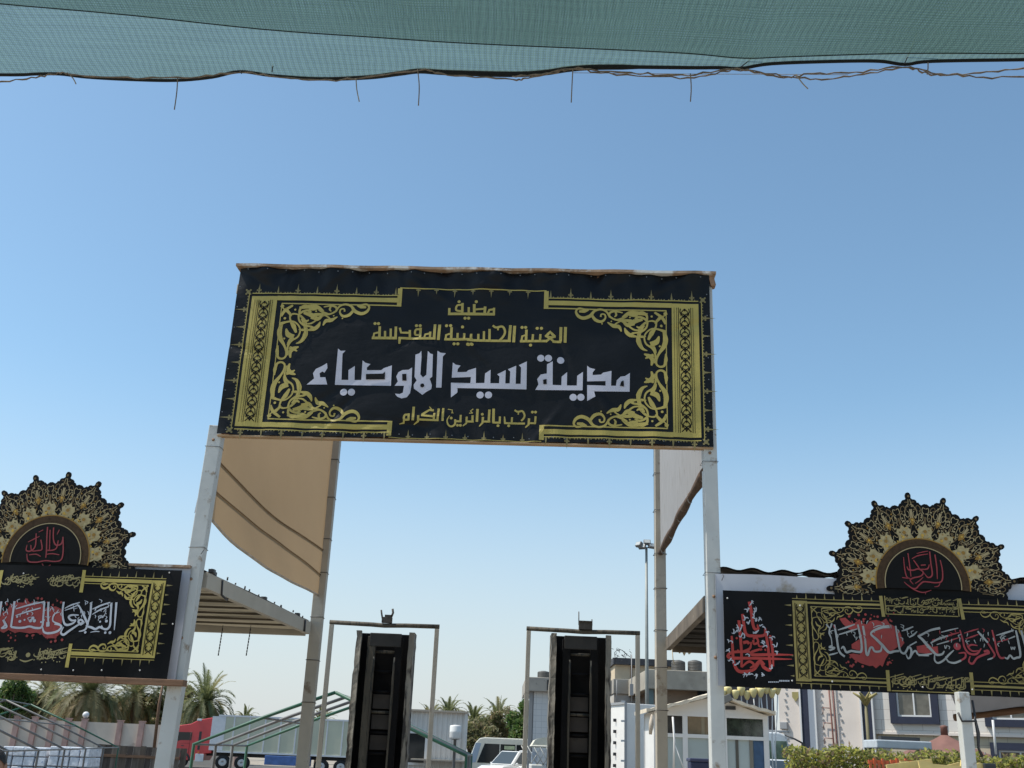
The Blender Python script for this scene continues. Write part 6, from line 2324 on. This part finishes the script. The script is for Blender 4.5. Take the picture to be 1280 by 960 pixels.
def bwindow(pa, pc, ya, yb):
    x0, x1 = sx(pa), sx(pc)
    z1, z0 = szp((pa + pc) / 2, ya), szp((pa + pc) / 2, yb)
    cx, cz, ww, hh = (x0 + x1) / 2, (z0 + z1) / 2, x1 - x0, z1 - z0
    fw = .28
    b = PBB()
    for s in (-1, 1):
        b.box((cx + s * (ww / 2 - fw / 2), .02, cz), (fw, .26, hh))
        b.box((cx, .022, cz + s * (hh / 2 - fw / 2)), (ww - 2 * fw, .255, fw))
    o = b.build('window', M_navy, pb)
    b = PBB()
    b.box((cx, .09, cz), (ww - 2 * fw, .06, hh - 2 * fw))
    b.build('pane', mat('brownish_window', (.10, .09, .07), .1, var=.5, vscale=2.5, spec=.8), o)
    b = PBB()
    iw, ih = ww - 2 * fw, hh - 2 * fw
    for s in (-1, 1):
        b.box((cx + s * (iw / 2 - .035), .04, cz), (.07, .08, ih))
        b.box((cx, .042, cz + s * (ih / 2 - .035)), (iw - .14, .078, .07))
    b.box((cx, .044, cz), (.06, .076, ih - .14))
    b.build('frame', M_trim, o)


bwindow(1115, 1176, 846, 905)
bwindow(1233, 1300, 872, 909)
bwindow(1236, 1310, 929, 965)
b = PBB()
x = sx(1043)
b.tube([V((x, -.10, .5)), V((x - .05, -.1, 3.2)), V((x - .12, -.1, 5.6))], .035, 6)
b.tube([V((x + .16, -.10, .5)), V((x + .1, -.1, 3.2)), V((x + .05, -.1, 5.6))], .03, 6)
for i in range(6):
    z = 1.0 + i * .62
    b.tube([V((x - .05, -.1, z)), V((x - .40, -.1, z + .02)), V((x - .42, -.1, z - .25))], .02, 5)
b.build('pipe', mat('red_brown_pipe', (.20, .08, .06), .7), pb)
b = PBB()
for xx in (sx(984), sx(1051), sx(1028)):
    for i in range(18):
        z = 1.2 + i * .27
        b.box((xx + .05 * (i % 2) + rnd.uniform(-.03, .03), -.03, z), (.08, .04, .06))
b.build('wall_clip', mat('grey_trim', (.3, .3, .3)), pb)
b = PBB()
b.box((sx(981), -.08, szp(981, 907)), (.32, .16, .30))
b.build('meter_box', mat('grey_trim', (.3, .3, .3)), pb, .02)
b = PBB()
b.prism([(-.14, .2), (.14, .2), (.14, -.02), (0, -.2), (-.14, -.02)], (sx(997), -.08, szp(997, 871)), (1, 0, 0), (0, 0, 1), (0, .06, 0))
b.build('shield_plaque', mat('khaki_yellow', (.3, .25, .09)), pb)
b = MB()
b.box((gx(938, 52), 53.0, 2.9), (gx(972, 52) - gx(906, 52), 2, 5.8))
tag(b.build('dark_gateway', mat('dark_gateway_paint', (.035, .035, .045), .7, var=.3)), 'dark tall doorway block behind the cream lamps', 'gateway')
# flared lamp column at the dark band
t = thing('flared_column', (gx(1088, 44.5), 44.5, 0), 'yellow flared palm shaped column top in front of the dark band', 'lamp post')
x = gx(1088, 44.5)
za = zz(1088, 880, 44.5)
b = MB()
b.tube([V((x, 44.5, 0)), V((x, 44.5, za))], .07, 8)
b.build('pole', mat('dark_khaki', (.16, .14, .07), .7), t)
for k_ in range(8):
    a = 2 * math.pi * k_ / 8
    b = MB()
    b.tube([V((x, 44.5, za - .1)), V((x + .2 * math.cos(a), 44.5 + .2 * math.sin(a), za + .25)), V((x + .5 * math.cos(a), 44.5 + .5 * math.sin(a), za + .42))], [.05, .07, .03], 6)
    b.build('arm', mat('khaki_yellow', (.30, .25, .09), .6), t)

# cream lamp clusters behind the kiosk
M_lampc = mat('cream_lamp_shade', (.66, .56, .26), .45, var=.1, vscale=5)
for i, (px, y, n) in enumerate(((909, 866, 2), (930, 866, 3), (949, 864, 2), (966, 864, 4))):
    Yl = 30.
    x = gx(px, Yl)
    z = zz(px, y, Yl)
    lab = ('pair of cream lamp shades on poles next to the white right gate post', 'cluster of three cream lamp shades on poles above the right slope of the kiosk', 'pair of cream lamp shades on twin poles in front of the dark gateway', 'cluster of four cream lamp shades nearest the pink wall')[i]
    t = thing('cluster_lamp', (x, Yl, 0), lab, 'lamp', 'cream cluster lamps')
    for q in range(n):
        dx = (q - (n - 1) / 2) * .17
        dz = (.06 if q % 2 else -.04)
        b = MB()
        b.lathe((x + dx, Yl + .05 * q, z + dz), [(.03, -.14), (.06, -.10), (.10, .0), (.115, .07), (.10, .10), (.03, .11)], 12)
        b.build('lamp_shade', M_lampc, t)
        b = MB()
        b.tube([V((x + dx * .6, Yl + .05 * q, 0)), V((x + dx * .6 - .03, Yl + .05 * q, z * .6)), V((x + dx * .8, Yl + .05 * q, z * .8)), V((x + dx, Yl + .05 * q, z + dz - .12))], .016, 6)
        b.build('pole', mat('white_trim', (.66, .65, .63)), t)

# ------------------------------------------------------------------ white kiosk
Y = 22.
ks = thing('kiosk', (gx(895, Y), Y, 0), 'white framed glazed kiosk with a low gabled roof beside the right gate post', 'kiosk')
M_kw = mat('white_kiosk_paint', (.74, .72, .68), .45, var=.05, vscale=2)
M_kroof = mat('cream_roof_felt', (.60, .52, .40), .9, var=.25, vscale=4, stain=(.34, .26, .18), sthr=.62, sscale=6, bump=.3)
M_pale = mat('pale_frosted_pane', (.40, .46, .44), .15, var=.08, vscale=1.5, spec=.7)
xl, xr = gx(818, Y), gx(962, Y)
xmid = gx(893, Y)
ze = zz(890, 892, Y)
za = zz(893, 868, Y)
dep = 1.5
D = V((0, dep, 0))


def kbox(xa, xb, z0, z1, m, name, parent=ks, y=0., th=.08):
    b = MB()
    b.box(((xa + xb) / 2, Y + y + th / 2, (z0 + z1) / 2), (xb - xa, th, z1 - z0))
    return b.build(name, m, parent)


zw = zz(890, 921, Y)
zt = zz(890, 896.5, Y)
posts_ = [gx(q, Y) for q in (818, 843, 858, 889, 908, 957)]
for x in (xl + .04, gx(857, Y), gx(890, Y), gx(906.5, Y), xr - .05):
    kbox(x - .05, x + .05, 0, zt, M_kw, 'upright', y=-.01)
kbox(xl, xr, zt, ze + .0, M_kw, 'lintel', y=-.006)
kbox(xl, xr, zw - .035, zw + .035, M_kw, 'transom', y=-.014)
b = MB()
b.prism([(xl, ze), (xr, ze), (xmid, za - .05)], (0, Y, 0), (1, 0, 0), (0, 0, 1), (0, .08, 0))
b.build('gable', M_kw, ks)
b = MB()
b.box((gx(915, Y), Y - .01, zz(915, 885, Y)), (.20, .05, .07))
b.build('gable_lamp', M_dark, ks)
cells = [(xl + .09, gx(854, Y)), (gx(860, Y), gx(887, Y)), (gx(893, Y), gx(904, Y)), (gx(909.5, Y), xr - .10)]
M_refl = [mat('dim_window_dark', (.045, .042, .038), .08, var=.6, vscale=3, spec=.9), mat('dim_window_tan', (.22, .155, .085), .15, var=.5, vscale=2.5, spec=.7), mat('dim_window_dark', (.045, .042, .038)), mat('window_tree_reflection', (.028, .036, .024), .06, var=.9, vscale=9, spec=.9)]  # tree reflection and tan view inside painted into the upper panes
for i, (a, c) in enumerate(cells):
    kbox(a, c, zw + .035, zt, M_refl[i], 'upper_pane', y=.04, th=.02)
    kbox(a, c, .45, zw - .035, M_pale, 'lower_pane', y=.04, th=.02)
kbox(xl, xr, 0, .45, M_kw, 'plinth', y=.03)
kbox(gx(920.5, Y), gx(924, Y), .45, zw - .04, mat('dark_door_edge', (.10, .09, .07), .6), 'door_edge', y=.02, th=.04)
kbox(gx(938, Y), gx(942, Y), .45, zw - .04, mat('khaki_curtain', (.22, .20, .16), .8), 'curtain', y=.02, th=.03)
kbox(gx(943, Y), gx(956, Y), .45, zw - .04, mat('blue_curtain', (.05, .10, .18), .7, var=.3, vscale=6), 'curtain', y=.015, th=.03)
kbox(gx(878, Y), gx(882, Y), zw, zt, mat('tan_blind', (.30, .24, .15), .8), 'blind', y=.03, th=.02)
b = MB()
for s, xe in ((-1, gx(806, Y)), (1, gx(968, Y))):
    zedge = zz(806, 889.5, Y) if s < 0 else zz(968, 893, Y)
    n = 14
    top, bot = [], []
    for i in range(n + 1):
        q = i / n
        x = xmid + (xe - xmid) * q
        z = za + (zedge - za) * q - .03 * math.sin(math.pi * q)
        top.append(V((x, Y - .28, z + .045 + .012 * math.sin(i * 2.3))))
        bot.append(V((x, Y - .28, z - .015 + .010 * math.sin(i * 1.7))))
    vs = top + bot + [p + D + V((0, .4, 0)) for p in top] + [p + D + V((0, .4, 0)) for p in bot]
    m_ = n + 1
    fs = []
    for i in range(n):
        fs += [(i, i + 1, m_ + i + 1, m_ + i), (2 * m_ + i, 2 * m_ + i + 1, 3 * m_ + i + 1, 3 * m_ + i), (i, i + 1, 2 * m_ + i + 1, 2 * m_ + i), (m_ + i, m_ + i + 1, 3 * m_ + i + 1, 3 * m_ + i)]
    fs += [(n, m_ + n, 3 * m_ + n, 2 * m_ + n)]
    b.add(vs, fs)
b.build('roof', M_kroof, ks)
b = MB()
for s, x in ((-1, xl + .03), (1, xr - .03)):
    b.box((x, Y + dep / 2, ze / 2), (.05, dep - .2, ze))
b.box(((xl + xr) / 2, Y + dep, ze / 2), (xr - xl, .05, ze))
b.build('side_wall', M_kw, ks)
b = MB()
b.beam(at_y(899, 878, Y - .3), at_y(914, 871, Y - .35), .12, .14)
b.build('flood_lamp', mat('grey_lamp_body', (.12, .12, .11), .5), ks, .01)
b = MB()
P = [at_y(x, y, Y - .35) for x, y in ((841, 896), (843, 925), (842, 960))]
b.tube(P, .02, 6)
b.tube([at_y(843, 930, Y - .35), at_y(850, 948, Y - .36), at_y(855, 962, Y - .36)], .012, 5)
b.build('white_prop', M_kw, ks)
b = MB()
b.tube([at_y(815, 893, Y - .3), at_y(814, 905, Y - .3), at_y(813, 918, Y - .3)], [.02, .05, .03], 6)
b.build('rag', mat('pale_hem', (.45, .38, .30)), ks)
t = thing('plastic_crate', (gx(873, 20), 20, 0), 'navy blue plastic bin standing in front of the kiosk', 'bin')
b = MB()
x = gx(873, 20)
z_ = zz(873, 948, 20)
b.box((x, 20, (z_ - .06) / 2), (.32, .32, z_ - .06), taper=1.08)
b.build('body', mat('navy_plastic', (.025, .03, .07), .45), t, .02)
b = MB()
b.box((x, 20, z_ - .03), (.38, .38, .06))
b.build('lid', mat('navy_lid', (.04, .045, .09), .4), t, .015)

# ------------------------------------------------------------------ before and behind the hedge
for i, (px, ya, half, Yt, lab) in enumerate(((1185, 916, 50, 37, 'faded pink peaked tent roof showing over the hedge below the white post'),)):
    t = thing('peaked_tent', (gx(px, Yt), Yt, 0), lab, 'tent')
    x = gx(px, Yt)
    zt_ = zz(px, ya, Yt)
    r = half * Yt / FPX
    zb_ = zz(px, 943, Yt)
    b = MB()
    n = 24
    vs = [V((x, Yt, zt_))]
    fs = []
    for k_ in range(1, 7):
        q = k_ / 6
        for j in range(n):
            a = 2 * math.pi * j / n
            rr_ = r * q * (1 + .06 * math.cos(8 * a) * q)
            vs.append(V((x + rr_ * math.cos(a), Yt + rr_ * math.sin(a), zt_ - (zt_ - zb_) * (q ** .8) - .05 * q * math.cos(8 * a))))
    for j in range(n):
        fs.append((0, 1 + j, 1 + (j + 1) % n))
        for k_ in range(5):
            fs.append((1 + k_ * n + j, 1 + (k_ + 1) * n + j, 1 + (k_ + 1) * n + (j + 1) % n, 1 + k_ * n + (j + 1) % n))
    b.add(vs, fs, 0, True)
    b.build('roof', mat('faded_pink_canvas', (.36, .19, .155), .9, var=.15, vscale=2, transl=True), t)
    b = MB()
    b.lathe((x, Yt, zt_ - .1), [(.12, 0), (.12, .25), (.14, .30), (.05, .34)], 10)
    b.build('finial', mat('brown_finial', (.16, .07, .05), .7), t)
    b = MB()
    for a in (.8, 2.4, 3.9, 5.5):
        b.tube([V((x + r * .9 * math.cos(a), Yt + r * .9 * math.sin(a), 0)), V((x + r * .9 * math.cos(a), Yt + r * .9 * math.sin(a), zb_ + .1))], .03, 6)
    b.build('pole', M_grtube, t)
Yq = 33
t = thing('roller_awning', (gx(1128, Yq), Yq, 0), 'pale grey flat awning box over a dark opening just above the hedge', 'awning')
xa, xb = gx(1098, Yq), gx(1168, Yq)
b = MB()
b.box(((xa + xb) / 2, Yq + .6, zz(1130, 931, Yq)), (xb - xa, 1.2, .24))
b.build('awning_box', mat('pale_grey_sheet', (.45, .48, .50), .5, var=.1), t, .03)
b = MB()
b.box((gx(1142, Yq), Yq + 1.0, zz(1140, 928, Yq)), (1.2, .3, .34))
b.build('dark_opening', M_dark, t)
b = MB()
for x in (xa + .1, xb - .1):
    b.box((x, Yq + .9, zz(1130, 931, Yq) / 2 - .06), (.08, .08, zz(1130, 931, Yq) - .12))
b.build('post', M_grtube, t)
for i, (pa, pc, lab) in enumerate(((1086, 1112, 'left orange plastic barrier at the foot of the hedge'), (1114, 1142, 'right orange plastic barrier at the foot of the hedge next to the yellow skip'))):
    Yb = 27
    xa, xb = gx(pa, Yb), gx(pc, Yb)
    zt_ = zz((pa + pc) / 2, 951, Yb)
    t = thing('plastic_barrier', ((xa + xb) / 2, Yb, 0), lab, 'barrier', 'orange plastic barriers')
    M_or = mat('orange_plastic', (.62, .13, .04), .5, var=.2, vscale=6, stain=(.55, .40, .34), sthr=.6, sscale=9)
    b = MB()
    n = 5
    w_ = (xb - xa) / n
    for q in range(n):
        b.box((xa + w_ * (q + .5), Yb, zt_ / 2 + .04 * (q % 2)), (w_ * .55, .06, zt_ - .05 + .08 * (q % 2)))
    for z in (zt_ * .3, zt_ * .75, zt_ - .03):
        b.box(((xa + xb) / 2, Yb + .01, z), (xb - xa, .05, .09))
    b.build('panel', M_or, t)
    b = MB()
    for x in (xa + .1, xb - .1):
        b.box((x, Yb, .04), (.10, .5, .07))
    b.build('foot', M_or, t)
Yb = 24
xa, xb = gx(1149, Yb), gx(1246, Yb)
zl_, zm_ = zz(1155, 951.5, Yb), zz(1195, 957, Yb)
t = thing('yellow_skip', ((xa + xb) / 2, Yb, 0), 'yellow open topped skip with raised ends in front of the hedge', 'skip')
M_yel = mat('yellow_skip_paint', (.80, .60, .22), .55, var=.12, vscale=4, stain=(.35, .26, .14), sthr=.64)
L_ = xb - xa
top = [(0, zl_), (.16, zl_), (.30, zm_ + .02), (L_ * .5, zm_ - .01), (L_ * .62, zm_), (L_ * .80, zm_ + .08), (L_ * .88, zl_ - .01), (L_, zl_)]
b = MB()
b.prism([(x, z) for x, z in top] + [(L_ - .22, .5), (.22, .5)], (xa, Yb, 0), (1, 0, 0), (0, 0, 1), (0, .05, 0))
b.prism([(x, z) for x, z in top] + [(L_ - .22, .5), (.22, .5)], (xa, Yb + 1.1, 0), (1, 0, 0), (0, 0, 1), (0, .05, 0))
b.box((xa + L_ / 2, Yb + .58, .53), (L_ - .46, 1.04, .05))
for x0_, x1_ in ((0, .22), (L_, L_ - .22)):
    b.beam(V((xa + x1_, Yb + .58, .52)), V((xa + x0_, Yb + .58, zl_ - .02)), 1.04, .05)
b.build('tub', M_yel, t)
b = MB()
b.box((xa + L_ * .90, Yb - .06, zl_ - .09), (.26, .10, .20))
b.build('black_box', M_dark, t, .02)
b = MB()
for x in (.5, L_ - .5):
    b.box((xa + x, Yb + .58, .25), (.3, 1.1, .5))
b.build('stand', M_rusty, t)

# ------------------------------------------------------------------ floodlight mast
Ym = 51
xm = gx(809, Ym)
zt_ = zz(809, 684, Ym)
ms_ = thing('floodlight_mast', (xm, Ym, 0), 'tall grey mast with floodlights on top seen beside the right rear gate post', 'floodlight mast')
b = MB()
b.tube([V((xm, Ym, 0)), V((xm, Ym, zt_ * .5)), V((xm, Ym, zt_))], [.10, .085, .06], 10)
b.build('pole', mat('galvanised_pole', (.24, .25, .23), .5, .2, var=.1), ms_)
b = MB()
b.tube([V((xm - .42, Ym, zt_ - .02)), V((xm + .42, Ym, zt_ - .02))], .03, 6)
b.build('crossbar', M_grtube, ms_)
for dx, dz, an in ((-.38, .10, -.9), (-.22, .0, -.5), (.02, .22, 0), (.24, .05, .5)):
    b = MB()
    Mq = Matrix.Rotation(an, 3, 'Z') @ Matrix.Rotation(-.5, 3, 'X')
    b.box((xm + dx, Ym - .1, zt_ + dz), (.34, .16, .24), Mq)
    o = b.build('floodlight', M_grtube, ms_, .015)
    b = MB()
    b.box(V((xm + dx, Ym - .1, zt_ + dz)) + Mq @ V((0, -.085, 0)), (.28, .012, .18), Mq)
    b.build('lens', mat('lamp_lens', (.45, .46, .44), .15), o)

# ------------------------------------------------------------------ white post and rolled sheet under the right banner
A0, A1 = on_plane(1203, 875, gp(0, 0, .22), GN), on_plane(1207, 955, gp(0, 0, .22), GN)
t = thing('canopy_post', (A0.x, A0.y, 0), 'white steel post with a black cable under the right banner', 'post')
b = MB()
b.beam((A0.x, A0.y, 0), (A0.x, A0.y, A0.z + .06), .088, .088, up=V((0, 1, 0)))
b.build('shaft', M_white, t, .006)
b = MB()
q = [(.07, -.02, A0.z), (.075, -.03, A0.z - .12), (.05, -.07, A0.z - .16), (-.05, -.07, A0.z - .165), (-.07, -.06, A0.z - .10)]
b.tube([V((A0.x + a, A0.y + c, z)) for a, c, z in q], .009, 6)
b.tube([V((A0.x + .068, A0.y - .03, A0.z - .1)), V((A0.x + .085, A0.y - .03, A0.z - .25)), V((A0.x + .075, A0.y - .03, A0.z - .36)), V((A0.x + .10, A0.y - .03, A0.z - .42))], [.008, .016, .010, .014], 6)
b.build('cable', M_dark, t)
Ya = 11.0
t = thing('rolled_sheet', at_y(1240, 890, Ya), 'grey white sheet rolled on a dark wooden bar below the right banner', 'sheet')
b = MB()
P00, P10, P01, P11 = at_y(1196, 862, Ya), at_y(1330, 860, Ya), at_y(1200, 896, Ya), at_y(1330, 882, Ya)
b.grid(lambda i, j: P01.lerp(P11, i).lerp(P00.lerp(P10, i) + V((0, 0, .25)), j) + V((0, .03 * math.sin(7 * i + 3 * j) + .3 * j, 0)), 24, 10)
b.build('sheet', mat('grey_white_sheet', (.50, .50, .54), .8, var=.10, vscale=4, transl=True), t, fix=False)
b = MB()
b.tube([at_y(1193, 897, Ya), at_y(1230, 893.5, Ya), at_y(1265, 889, Ya), at_y(1340, 880, Ya)], [.035, .03, .035, .03], 8)
b.build('bar', M_wood, t)
b = MB()
b.tube([at_y(1245, 943, 30), at_y(1243, 920, 30), at_y(1241, 900, 30)], .035, 6)
tag(b.build('white_pole', mat('white_trim', (.66, .65, .63))), 'slim white pole behind the hedge right of the white post', 'pole')


# ------------------------------------------------------------------ the person at the left edge
def person(px, ytop, Y):
    x = gx(px, Y)
    zt_ = zz(px, ytop, Y)
    k_ = zt_ / 1.75
    t = thing('person', (x, Y, 0), 'person with short dark hair standing at the bottom left corner of the picture', 'person')
    J = {'pel': (0, 0, .95, .15), 'waist': (0, 0, 1.10, .14), 'chest': (0, .01, 1.30, .16), 'neckb': (0, .01, 1.46, .075), 'neck': (0, 0, 1.53, .058), 'head0': (0, -.01, 1.60, .075)}
    names = list(J)
    vs = [J[n][:3] for n in names]
    rs = [J[n][3] for n in names]
    es = [(i, i + 1) for i in range(len(names) - 1)]

    def chain(start, pts):
        last = start
        for p in pts:
            vs.append(p[:3])
            rs.append(p[3])
            es.append((last, len(vs) - 1))
            last = len(vs) - 1
        return last
    for s in (-1, 1):
        chain(2, [(s * .17, .01, 1.42, .065), (s * .22, .02, 1.28, .055), (s * .24, .01, 1.12, .043), (s * .25, -.04, .92, .034), (s * .25, -.06, .85, .030)])
        hand = len(vs) - 1
        for f_, (dx, L_) in enumerate(((-.028, .07), (-.010, .085), (.010, .08), (.028, .065))):
            chain(hand, [(s * .25 + dx * .6, -.07 + dx, .79, .0105), (s * .25 + dx * .7, -.085 + dx, .79 - L_ * .6, .009), (s * .245 + dx * .7, -.09 + dx, .79 - L_, .007)])
        chain(hand, [(s * .235, -.10, .81, .012), (s * .225, -.12, .77, .010)])
        chain(0, [(s * .10, 0, .86, .10), (s * .11, -.01, .50, .065), (s * .11, .02, .30, .055), (s * .115, .03, .09, .042), (s * .125, -.10, .045, .036), (s * .13, -.17, .035, .025)])
    me = bpy.data.meshes.new('body')
    me.from_pydata([(v[0] * k_, v[1] * k_, v[2] * k_) for v in vs], es, [])
    o = bpy.data.objects.new('body', me)
    COL.objects.link(o)
    o.parent = t
    sk = o.modifiers.new('skin', 'SKIN')
    for i, sv in enumerate(me.skin_vertices[0].data):
        sv.radius = (rs[i] * k_, rs[i] * k_ * (.72 if i in (0, 1, 2) else 1))
        sv.use_root = i == 0
    sk.use_smooth_shade = True
    o.modifiers.new('sub', 'SUBSURF').render_levels = 2
    M_skin = mat('warm_brown_skin', (.30, .155, .095), .55, var=.08, vscale=12)
    M_hair = mat('black_hair', (.012, .010, .009), .6, bump=.6, bscale=90)
    M_shirt = mat('grey_shirt', (.16, .17, .19), .9, var=.1)
    M_trou = mat('dark_trousers', (.04, .04, .05), .9)
    me.materials.append(M_skin)

    def W_(p):
        return V((x, Y, 0)) + V(p) * k_
    # head with face
    b = MB()
    n, m = 28, 22

    def hd(i, j):
        a = 2 * math.pi * i
        e = math.pi * (j - .5)
        X_, Y_, Z_ = math.cos(e) * math.sin(a), -math.cos(e) * math.cos(a), math.sin(e)
        px_, py_, pz_ = .076 * X_, .096 * Y_, .118 * Z_
        if Z_ < 0:
            px_ *= 1 - .28 * (-Z_)
            if Y_ > 0:
                py_ *= 1 - .25 * (-Z_)
        fx = math.exp(-(px_ / .014) ** 2)
        if Y_ < 0:
            py_ -= .022 * fx * math.exp(-((pz_ + .018) / .022) ** 2)
            py_ -= .006 * math.exp(-(px_ / .03) ** 2) * math.exp(-((pz_ + .060) / .012) ** 2)
            for s in (-1, 1):
                py_ += .010 * math.exp(-((px_ - s * .032) / .016) ** 2) * math.exp(-((pz_ - .008) / .012) ** 2)
        return W_((px_, py_ - .015, pz_ + 1.632))
    b.grid(hd, n, m)
    hdo = b.build('head', M_skin, t)
    for s in (-1, 1):
        b = MB()
        b.sphere(W_((s * .032, -.093, 1.640)), .0125 * k_, 10, 8)
        b.build('eye', mat('eye_dark', (.05, .04, .035), .2), hdo)
        b = MB()
        b.sphere(W_((s * .079, .0, 1.632)), (.010, .022, .032), 10, 8)
        b.build('ear', M_skin, hdo)
        b = MB()
        b.tube([W_((s * .018, -.108, 1.662)), W_((s * .034, -.104, 1.668)), W_((s * .050, -.092, 1.660))], .005, 5)
        b.build('eyebrow', M_hair, hdo)
    b = MB()
    b.tube([W_((-.024, -.096, 1.571)), W_((0, -.103, 1.573)), W_((.024, -.096, 1.571))], [.003, .006, .003], 6)
    b.build('lips', mat('lip_skin', (.28, .11, .085), .5), hdo)
    b = MB()

    def hair(i, j):
        a = 2 * math.pi * i
        front = .5 + .5 * math.cos(a)
        lo = -.35 + 1.02 * front ** 1.1
        e = math.asin(lo) + (math.pi / 2 - math.asin(lo)) * j
        w_ = 1.06 + .02 * math.sin(9 * a) * math.cos(e) + .012 * math.sin(31 * a + 9 * e)
        return W_((.078 * w_ * math.cos(e) * math.sin(a), -.098 * w_ * math.cos(e) * math.cos(a) - .012, .121 * w_ * math.sin(e) + 1.632))
    b.grid(hair, 48, 16)
    b.build('hair', M_hair, t)
    b = MB()
    b.grid(lambda i, j: W_(((.17 - .10 * max(0, j - .8) / .2) * math.sin(6.2832 * i) * (1 + .06 * math.sin(5 * j)), (.125 - .05 * max(0, j - .8) / .2) * math.cos(6.2832 * i), .86 + .62 * j)), 24, 14)
    for s in (-1, 1):
        b.tube([W_((s * .14, .01, 1.43)), W_((s * .20, .015, 1.36)), W_((s * .235, .015, 1.22))], [.085 * k_, .082 * k_, .072 * k_], 14)
    b.build('shirt', M_shirt, t, fix=False)
    b = MB()
    for s in (-1, 1):
        b.tube([W_((s * .07, 0, .95)), W_((s * .105, 0, .80)), W_((s * .11, -.005, .50)), W_((s * .112, .02, .12))], [.13 * k_, .115 * k_, .088 * k_, .075 * k_], 16)
    b.build('trousers', M_trou, t)


person(1, 937.5, 7.2)
